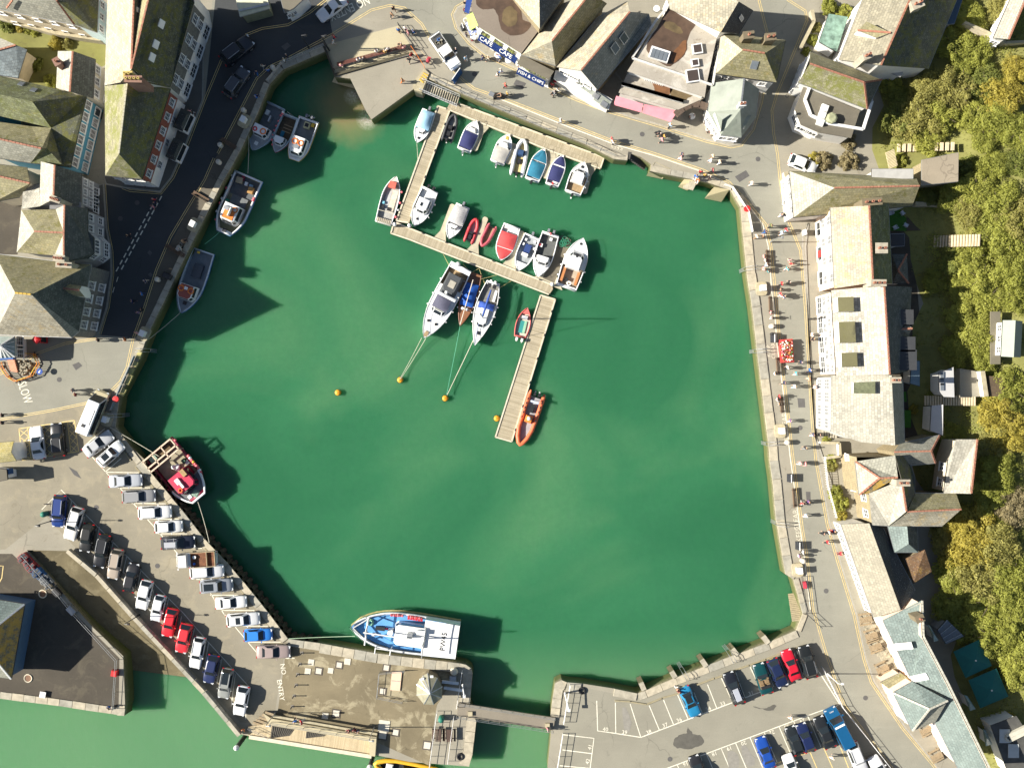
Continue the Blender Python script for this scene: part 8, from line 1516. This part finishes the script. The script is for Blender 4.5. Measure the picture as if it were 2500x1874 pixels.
for k in range(15): MB().beam(PT('d3',770 + k*3,1440 + k*20,-2.3 + k*.14),PT('d3',870 + k*4.5,1425 + k*20,-2.2 + k*.14),.2,.22).build('step',M('stair_tread',srgb(158,146,118),.85,0,.2,3),o_)
# lamps and sign posts
def lamp(label,t,x,y,z=5.2,twin=False,mat=DARK):
    p = PT(t,x,y,0); o = thing('street_lamp',label,'lamp',(p.x,p.y,0),0,'lamp posts'); MB().lathe([(.12,0),(.12,.9),(.07,1.0),(.05,z)],(0,0,0),8).build('post',mat,o); MB().beam((0,0,z),(.5,0,z + .15),.06,.06).build('bracket',mat,o); q = MB().box((.55,0,z + .12),(.35,.3,.22),0,.6).build('lantern',mat,o); MB().box((.55,0,z),(.28,.24,.05)).build('lens',HEADL,q)
lamp('tall lamp post at the head of the parapet row','d0',575,640); lamp('lamp post at the upper end of the sea walk','e1',760,1060,5.2,False,GALV); lamp('lamp post at the lower end of the sea walk','e1',1830,1215,5.2,False,GALV); lamp('lamp post on the west quay railing','a1',1130,530); lamp('lamp post in the parapet row near the red cars','e0',1505,5); lamp('lamp post at the road edge beside the east car park','e4',90,640,4.5,False,WHITE); lamp('lamp post on the promenade by the first bench','b3',1680,955,4.2,False,GALV); lamp('lamp post outside the dormered terrace','c3',1000,128,3.5)
lamp('lamp post at the left end of the terrace railing','a1',1330,525,4.5); lamp('second lamp post at the terrace railing beside the corner','a1',1345,545,5.6)
# stacked fish crates on the jetty
cr = [M('crate_red',(.35,.05,.05),.6,0,.15),M('crate_blue',(.03,.12,.30),.6,0,.15),M('crate_grey',(.32,.33,.33),.6,0,.15),M('crate_tan',(.42,.34,.22),.7,0,.15)]
k = 0
for i in range(13):
    for j in range(3):
        x,y = 205 + i*26 + j*26,1040 + i*27 - j*14; o_ = place('fish_crate','%s crate in row %s of the long stack on the old jetty, %s' % (('red','red','blue','grey','tan')[min(4,i//3 if i < 12 else 4)],('one two three four five six seven eight nine ten eleven twelve thirteen').split()[i],['outer','middle','inner'][j]),'crate','d0',x,y,-46,'fish crates on the jetty',.01,.6); mm = cr[(0,0,1,2,3)[min(4,i//3 if i < 12 else 4)]]; h_ = rnd.choice((.5,.75,1.0)); MB().box((0,0,h_/2),(.42,.55,h_),0,1.03).build('shell',mm,o_); MB().box((0,0,h_ + .012),(.34,.46,.03)).build('hollow_shade',BDK,o_)  # dark plate on a solid crate paints the shade inside it
for i,(t,x,y,lb,mm) in enumerate((('d0',610,1420,'black covered stack at the end of the fish crates',BLACK),('d0',770,1610,'grey ribbed pots heap on the jetty edge',GALV),('e0',1235,635,'red box on the jetty railing',RED),('e0',455,870,'white hatch with an orange mark on the jetty edge',WHITE))): o_ = place('stowage_box',lb,'box',t,x,y,-46 if i < 2 else -10,None,.01,.5); MB().box((0,0,.35),(1.2 if i < 2 else .8,.8,.7 if i < 3 else .1)).build('box',mm,o_); MB().box((0,0,.73 if i < 3 else .13),(1.0 if i < 2 else .6,.6,.05)).build('lid',mm if i != 3 else ORANGE,o_)
for i,(t,x,y) in enumerate((('d0',462,1432),('e0',305,688))): o_ = place('manhole',['ringed manhole beside the crates','ringed manhole below the slate shed'][i] + ' on the old jetty','manhole',t,x,y,0,None,.008); MB().ring((0,0,.02),.52,.09,20,5).build('ring',PEDGE,o_); MB().lathe([(.46,0),(.46,.03)],(0,0,0),16).build('lid',M('rust_lid',(.22,.12,.07),.8,0,.2),o_)
# teal parasols, garden furniture
for i,(x,y,w) in enumerate(((1660,480,3.9),(1830,800,4.1))): p_ = PT('e4',x,y,2.6); o_ = thing('parasol',['upper','lower'][i] + ' square teal parasol in the shaded garden','parasol',(p_.x,p_.y,max(0,gz(p_.x,p_.y))),R(25 - i*2)); h_ = w/2; g0 = 2.6 - o_.location.z; MB().add([(-h_,-h_,g0 - .1),(h_,-h_,g0 - .1),(h_,h_,g0 - .1),(-h_,h_,g0 - .1),(0,0,g0 + .75)],[(0,1,4),(1,2,4),(2,3,4),(3,0,4)]).build('canopy',M('teal_parasol_shaded',(.01,.13,.115),.8,0,.1),o_); MB().cyl((0,0,0),(0,0,g0 + .8),.05,6).build('pole',WHITE,o_); MB().ball((0,0,g0 + .85),.12).build('finial',WHITE,o_)  # canopy teal lowered to carry the shade of the trees
for i,(x,y,r_) in enumerate(((772,640,200),(900,640,40),(820,795,120),(935,770,60))):
    p_ = PT('b4',x,y,.8); o_ = thing('garden_chair',['white garden chair half hidden by the roof','white garden chair at the top of the artificial lawn','lower left white garden chair on the lawn','lower right white garden chair on the lawn'][i],'chair',(p_.x,p_.y,.35),R(r_),'garden chairs'); PW_ = M('plastic_white',(.6,.64,.72),.4); MB().box((0,0,.42),(.5,.5,.05)).build('seat',PW_,o_); MB().box((-.27,0,.68),(.06,.5,.5)).build('backrest',PW_,o_)
    for xx in (-.22,.22):
        for yy in (-.22,.22): MB().cyl((xx,yy,0),(xx,yy,.42),.025,5).build('leg',PW_,o_)
    for yy in (-.27,.27): MB().box((0,yy,.63),(.5,.05,.04)).build('armrest',PW_,o_)
AST = M('astro_turf',(.05,.16,.02),.95,0,.15,3)
for lb,q_,z_,mm in (('artificial lawn with white chairs behind the terrace','b4 760,600 945,610 945,830 770,830',.33,AST),('grey decked yard beside the artificial lawn','b4 945,605 1320,605 1310,830 945,830',.4,planks('grey_deck_boards',srgb(150,136,112),srgb(132,118,98))),('upper artificial lawn square behind the white fronted house','c4 860,920 940,910 945,1020 860,1010',.8,AST),('lower artificial lawn square behind the white fronted house','c4 875,1110 990,1110 990,1300 880,1295',.8,AST),('brown timber deck on the hillside','c4 1830,740 2020,760 2000,960 1840,960',3.4,planks('brown_deck',srgb(134,98,74),srgb(118,84,62))),('sunny terrace of pale slabs behind the white hut','c4 1520,660 1760,700 1760,960 1520,975',2.6,PAVE)):
    pp = path(q_,z_); o_ = MB().prism([(v.x,v.y) for v in pp],-.2,z_).build('garden_terrace',mm); tag(o_,lb,'terrace')
def steps(label,t,a_,b_,w,n,z0,z1,mat=None):
    A,Bq = PT(t,*a_,z0),PT(t,*b_,z1); o = thing('garden_steps',label,'steps',A,0,None,True); d = (Bq - A).to_2d().normalized(); nn = Vector((-d.y,d.x,0))*w/2
    for k in range(n): q = A.lerp(Bq,(k + .5)/n); MB().beam(q - nn,q + nn,(Bq - A).to_2d().length/n*.62,.25).build('step',mat or TAN,o)
steps('long timber garden steps climbing above the grey yard','b4',(1230,950),(1740,935),1.6,16,.5,3.6,M('pale_step_timber',srgb(206,190,158),.8,0,.15)); steps('timber steps along the hillside bushes','a4',(830,1600),(1470,1580),1.1,11,.8,3.0,MATS['pale_step_timber']); steps('narrow steep steps beside the grey store','b4',(800,150),(760,-30),1.2,12,1.2,2.2,MATS['pale_step_timber']); steps('boarded walk between the white hut and the white lean to','c4',(1130,1005),(1690,1010),1.3,20,1.3,2.5,MATS['pale_step_timber']); steps('brick garden steps beside the white fronted house','c3',(1130,1370),(1300,1375),.9,6,.12,.6,STONE)
railing('white picket fence in front of the bushes on the east road','d3 1150,-40 1180,250 1275,600',1.0,2,WHITE,.35,.1,'picket_fence','fence')
def wall_run(label,pts,h,w=.3,mat=STONE,z=0.): 
    p = path(pts,z); o = thing('garden_wall',label,'wall',p[0],0,None,True)
    for i in range(len(p)-1):
        MB().beam(p[i] + Vector((0,0,h/2)),p[i+1] + Vector((0,0,h/2)),w,h).build('wall_run',mat,o); MB().beam(p[i] + Vector((0,0,h + .04)),p[i+1] + Vector((0,0,h + .04)),w + .1,.08).build('capping',PLIN,o)
wall_run('low white garden wall of the corner cottage','b3 1830,215 1900,600',.9,.5,RENDER_WHITE); wall_run('stone yard wall below the cream corner house','a0 -40,215 480,350 660,400 1140,470',1.6,.4,STONE); wall_run('pale wall across the hillside near the bungalow','a4 1520,285 1760,390 1960,500 2180,490',1.4,.25,CREAM,2.5); wall_run('garden wall beside the long steps','b4 1000,560 1330,580',1.2,.5,STONE,.5); wall_run('white wall of the front garden by the white house','c3 1100,1455 1300,1460 1310,1600 1160,1620',.9,.25,RENDER_WHITE,.1); wall_run('cream wall beside the road at the top of the lane','a3 2110,140 2130,260 1990,540',1.0,.35,STONE); wall_run('curved stone wall behind the brown deck','c4 1720,690 1760,960',1.1,.5,RENDER_WHITE,2.6)
m = MB()
for k in range(170): q = PT('e4',*[(lambda s: (rnd.uniform(440,560) + s*300,rnd.uniform(0,60) + s*560))(rnd.random())][0],.12); m.box((q.x,q.y,.12 + k*.0006),(rnd.uniform(.3,.7),rnd.uniform(.3,.6),.06),rnd.uniform(0,3),.9)
tag(m.build('crazy_paving',M('crazy_stone',(.33,.30,.22),.9,0,.4,2)),'crazy paved forecourt in front of the blue slate terrace','paving',kind='stuff')
# ================================================================ TREES AND BUSHES
def leafmat(name,col,var=.35):
    m,nt,b = new_mat(name); p = wpos(nt); f = ramp(nt,noise(nt,p,.9,4,.7),.3,.7); oi = nd(nt,'ObjectInfo')
    c = mixc(nt,f,tuple(x*(1-var) for x in col),tuple(x*(1+var) for x in col)); c = mixc(nt,ramp(nt,noise(nt,p,5,2),.55,.75,0,.5),c,(col[0]*1.6,col[1]*1.35,col[2]*.9))
    nt.links.new(c,b.inputs['Base Color']); b.inputs['Roughness'].default_value = .6; b.inputs['Specular IOR Level'].default_value = .3
    tr = nd(nt,'BsdfTranslucent'); nt.links.new(c,tr.inputs[0]); mx = nd(nt,'MixShader'); mx.inputs[0].default_value = .4
    out = nt.nodes['Material Output']; nt.links.new(b.outputs[0],mx.inputs[1]); nt.links.new(tr.outputs[0],mx.inputs[2]); nt.links.new(mx.outputs[0],out.inputs[0]); MATS[name] = m; return m
LEAF = dict(g=leafmat('leaf_green',(.32,.335,.068)),d=leafmat('leaf_dark',(.225,.25,.06)),y=leafmat('leaf_yellow',(.42,.36,.07)),l=leafmat('leaf_lime',(.37,.38,.08)),o=leafmat('leaf_olive',(.33,.31,.09)),r=leafmat('leaf_russet',(.15,.06,.03)),b=leafmat('twig_pale',(.33,.28,.15)))
BARK = M('bark',(.10,.075,.05),.9,0,.3,3)
def crown_mesh(seed,nclump=46,per=150,flat=.62,leaf=.12):
    r = random.Random(seed); v,f = [],[]; cl = []
    while len(cl) < nclump:
        p = Vector((r.uniform(-1,1),r.uniform(-1,1),r.uniform(-.15,1)))
        rr = math.hypot(p.x,p.y); ph = math.atan2(p.y,p.x); lim = .78 + .16*math.sin(3*ph + seed) + .10*math.sin(5*ph + 2*seed)
        if (rr/lim)**2 + (max(0,p.z))**2 > 1 or (rr < .35 and p.z < .3): continue
        if r.random() < .12: continue
        cl.append((p,r.uniform(.13,.30)))
    for p,s in cl:
        for _ in range(per):
            d = Vector((r.gauss(0,1),r.gauss(0,1),r.gauss(0,1))).normalized()*s*r.uniform(.55,1.0)**.6; c = p + Vector((d.x,d.y,d.z*.75)); c.z = c.z*flat + .32
            n = (d.normalized() + Vector((r.uniform(-.7,.7),r.uniform(-.7,.7),r.uniform(-.1,.9)))).normalized(); t = n.orthogonal().normalized(); t = (Matrix.Rotation(r.uniform(0,6.28),3,n) @ t); w = n.cross(t); L = leaf*r.uniform(.3,1.15)*.42
            k = len(v); v += [c - t*L,c + w*L*.45,c + t*L,c - w*L*.45]; f.append((k,k+1,k+2,k+3))
    for _ in range(int(nclump*per*.3)):
        d = Vector((r.gauss(0,1),r.gauss(0,1),abs(r.gauss(0,1)))).normalized()*r.uniform(.2,.78); c = Vector((d.x,d.y,d.z*.75*flat + .3)); n = Vector((r.uniform(-.6,.6),r.uniform(-.6,.6),1)).normalized(); t = n.orthogonal().normalized(); w = n.cross(t); L = leaf*.5
        k = len(v); v += [c - t*L,c + w*L*.5,c + t*L,c - w*L*.5]; f.append((k,k+1,k+2,k+3))
    me = bpy.data.meshes.new('crown'); me.from_pydata(v,[],f); me.materials.append(None); return me
CROWN = [crown_mesh(s,n,p,fl) for s,n,p,fl in ((1,46,150,.62),(2,60,130,.7),(3,38,170,.55),(4,52,140,.66),(5,30,150,.8))]
BUSHM = [crown_mesh(11,20,150,.6,.2),crown_mesh(12,26,120,.7,.2)]
def trunk_mesh(seed):
    r = random.Random(seed); m = MB(); m.tube([(0,0,-.3),(.02,.01,.2),(.0,.03,.5)],[.085,.06,.035],7)
    for k in range(6): a = k*1.05 + r.uniform(-.3,.3); m.tube([(0,.01,.22 + .05*k),(math.cos(a)*.25,math.sin(a)*.25,.42 + .04*k),(math.cos(a)*.55,math.sin(a)*.55,.52 + .05*k)],[.03,.02,.008],5)
    me = bpy.data.meshes.new('trunk'); me.from_pydata(m.v,[],m.f); me.materials.append(BARK); return me
TRK = [trunk_mesh(s) for s in (21,22,23)]
TC = dict(g='green',d='dark green',y='yellowing',l='lime green',o='olive green',r='russet',b='bare twiggy')
def tree(tile,x,y,rad,col,where,hgt=1.0,bush=False,zg=None):
    z0 = 0
    for _ in range(4): q = PT(tile,x,y,z0 + rad*.5*hgt); z0 = max(0,gz(q.x,q.y)) if zg is None else zg
    p = PT(tile,x,y,z0 + rad*.5*hgt); sz = rad*hgt; kind = 'bush' if bush else 'tree'
    o = thing(kind,f'{TC[col]} {kind} {where}',kind,(p.x,p.y,z0),rnd.uniform(0,6.28),('bushes' if bush else 'trees') + ' in the gardens'); o.scale = (rad,rad,sz)
    me = rnd.choice(BUSHM if bush else CROWN); c = bpy.data.objects.new('crown',me); COL.objects.link(c); c.parent = o; c.material_slots[0].link = 'OBJECT'; c.material_slots[0].material = LEAF[col]
    if bush: c.location.z = -.15
    t = bpy.data.objects.new('trunk',rnd.choice(TRK)); COL.objects.link(t); t.parent = o
    return o
TL_ = '''a4 1180,1000,3.5,o,left of the hillside thicket above the timber steps
a4 900,1080,2.4,d,behind the mossy roofed pub
a4 1450,1000,3.9,o,at the top of the hillside thicket
a4 1800,920,3.4,d,above the middle of the thicket near the yellow one
a4 2010,1050,3.7,y,at the right of the thicket
a4 1100,1330,4.1,o,in the middle of the thicket above the steps
a4 1350,1250,3.2,l,in the centre of the thicket
a4 830,1290,2.9,d,lower left of the thicket
a4 1680,1270,2.9,l,right of the dark shed gap
a4 1950,1300,3.7,g,low on the right of the thicket
a4 2150,1420,3.2,g,at the right edge beside the thicket
a4 1800,1500,2.6,g,above the clipped round bush
a4 1180,1510,2.7,l,just above the timber steps
a4 780,900,2.2,l,against the gable of the white pub
a4 1450,480,3.2,g,on the slope below the bungalow
a4 1620,180,2.9,l,left of the bungalow roof
a4 1700,560,2.8,g,in the middle of the slope below the bungalow
a4 1980,80,2.7,o,touching the bungalow roof
a4 1560,720,2.3,g,above the boat on the slope
b4 1900,120,2.6,g,right of the clipped round bush
b4 2150,90,2.7,d,at the right edge above the small lawn
b4 1480,460,3.2,g,left in the wood above the long steps
b4 1700,380,3.4,l,at the top of the wood above the long steps
b4 1650,600,3.4,o,in the middle of the wood above the long steps
b4 1950,560,3.9,g,right in the wood above the long steps
b4 2130,680,3.7,o,at the right edge above the long steps
b4 1850,780,3.7,g,just above the end of the long steps
b4 2080,900,3.7,g,at the right edge beside the end of the steps
b4 1640,1150,3.2,l,below the long steps on the left
b4 1750,1350,3.7,l,in the middle of the lower wood
b4 1560,1480,2.7,g,at the lower left of the lower wood
b4 2100,1250,3.4,g,right of the dark gap in the lower wood
b4 1830,1560,3.2,l,above the green roofed chalet
b4 2130,1560,2.9,g,at the right edge above the chalet
b4 1450,1180,2.3,d,beside the pale garden wall
b4 1250,1380,2.2,g,left of the pale lower wood
c4 1560,120,3.2,l,left of the chalet at the top
c4 1700,300,3.4,l,beside the chalet veranda
c4 1480,450,2.8,g,left of the chalet lower down
c4 1800,560,2.9,g,between the chalet and the brown deck
c4 2080,880,3.7,g,right of the brown deck
c4 1950,1150,3.9,y,largest above the grey roofed garden house
c4 2100,1350,3.9,y,at the right edge beside the garden house
c4 1900,1480,3.4,o,just right of the grey roofed garden house
c4 1440,1370,2.0,l,at the corner of the grey roofed garden house
d4 1950,100,3.4,g,right of the red ridge of the garden house
d4 1850,360,3.2,g,beside the rear wing gable
d4 2080,480,3.4,b,at the right edge near the rear wing
d4 1500,640,3.2,y,leftmost in front of the rear wing
d4 1700,720,3.7,y,second along in front of the rear wing
d4 1400,900,3.2,o,left in the great yellow group
d4 1650,980,4.1,y,in the middle of the great yellow group
d4 1950,900,3.9,o,right in the great yellow group
d4 1450,1180,3.7,g,lower left in the great group
d4 1750,1250,4.4,o,in the lower middle of the great group
d4 2050,1250,4.1,g,at the right edge of the great group
d4 1500,1480,3.7,g,lowest left of the great group
d4 1850,1530,4.4,g,lowest middle of the great group
d4 2120,1560,3.9,g,lowest right of the great group
e4 1600,120,3.4,g,above the teal parasols on the left
e4 1850,230,3.9,g,above the teal parasols on the right
e4 2120,200,3.7,g,at the right edge above the teal parasols
e4 2150,560,3.4,l,at the right edge beside the teal parasols
e4 1420,-20,2.9,g,above the ribbed shed
b4 1180,480,1.8,d,behind the corner cottage ridge
a4 2140,750,2.7,y,at the right edge above the thicket'''
for ln in TL_.split('\n'):
    t,r_ = ln.split(' ',1); x,y,rad,col,where = r_.split(',',4); tree(t,float(x),float(y),float(rad)*.93,col,where,rnd.uniform(.62,.9))
BL_ = '''b4 1610,130,1.7,d,clipped round beside the grey store
d3 1330,460,1.5,l,leafy in front of the garden house
d3 1300,350,1.2,g,above the leafy one in front of the garden house
d3 1240,60,1.0,o,behind the top of the picket fence
d3 1360,590,1.0,y,at the lower end of the picket fence
c3 1180,1420,.7,l,small at the brick garden steps
c3 1240,1640,.9,l,in the walled front garden
a0 205,300,.8,y,first against the yard wall
a0 285,325,.7,l,second against the yard wall
a0 360,345,.7,l,third against the yard wall
a0 600,460,1.2,y,by the yard gate
a0 540,860,1.1,l,beside the narrow cream cottage
a0 720,470,1.0,o,below the pale blue wall
a0 380,690,1.2,d,behind the blue grey outhouse
a0 60,260,1.4,d,in the upper left yard corner
c4 1020,1100,.8,y,between the lawn squares
c4 1560,860,1.0,l,on the sunny hillside terrace
c4 1580,760,.7,g,on the sunny terrace near the hut
c4 1230,950,.9,l,beside the white hut lawn
c4 540,795,.5,l,in the roof garden
a4 120,60,1.4,g,beside the conservatory
a4 290,110,1.3,l,above the conservatory
b3 2180,60,1.2,y,above the parked white hatchback
a4 320,1530,1.3,b,in front of the white pub extension
b4 60,60,1.5,b,twiggy beside the corner cottage
b4 330,60,1.6,b,above the corner cottage ridge
b4 900,60,1.2,l,beside the steep garden steps
a3 2140,420,1.0,g,by the wall at the top of the lane
a3 2080,560,.8,g,beside the white pub wall
a3 2200,300,.9,o,higher by the wall at the lane top
e4 2080,1150,1.4,y,behind the corner workshop
e4 1950,700,1.5,d,between the teal parasols and the wood
b4 1100,480,1.2,g,at the end of the corner cottage'''
for ln in BL_.split('\n'):
    t,r_ = ln.split(' ',1); x,y,rad,col,where = r_.split(',',4); tree(t,float(x),float(y),float(rad),col,where,1.0,True)
# rough grass over the hillside
r_ = random.Random(5); gv,gf = [],[]
for k in range(26000):
    y = r_.uniform(-56,56); x = gx0(y) + r_.uniform(.5,24); z = gz(x,y)
    a = r_.uniform(0,6.28); h = r_.uniform(.12,.4); w = r_.uniform(.04,.10); i = len(gv)
    gv += [Vector((x - math.cos(a)*w,y - math.sin(a)*w,z - .1)),Vector((x + math.cos(a)*w,y + math.sin(a)*w,z - .1)),Vector((x + r_.uniform(-.2,.2),y + r_.uniform(-.2,.2),z + h))]; gf.append((i,i+1,i+2))
tag(mesh_obj('rough_grass',gv,gf,leafmat('grass_blades',(.30,.30,.085))),'rough grass covering the hillside gardens','grass',kind='stuff')

# brambles and low plants between the trees: one mass nobody could count
gv,gf = [],[]
for k in range(420):
    y0 = r_.uniform(-56,56); x0 = gx0(y0) + r_.uniform(3.0,24)
    for j in range(110):
        d = Vector((r_.gauss(0,.55),r_.gauss(0,.55),0)); x,y = x0 + d.x,y0 + d.y; z = gz(x,y) + r_.uniform(.1,.9)*max(.15,1 - d.length*.6)
        a = r_.uniform(0,6.28); t = Vector((math.cos(a),math.sin(a),r_.uniform(-.5,.5)))*r_.uniform(.06,.14); w = Vector((-t.y,t.x,r_.uniform(-.06,.06)))*.6; i = len(gv); c = Vector((x,y,z))
        gv += [c - t,c + w,c + t,c - w]; gf.append((i,i+1,i+2,i+3))
tag(mesh_obj('undergrowth',gv,gf,leafmat('undergrowth_leaf',(.32,.34,.075))),'low brambles and plants between the hillside trees','undergrowth',kind='stuff')
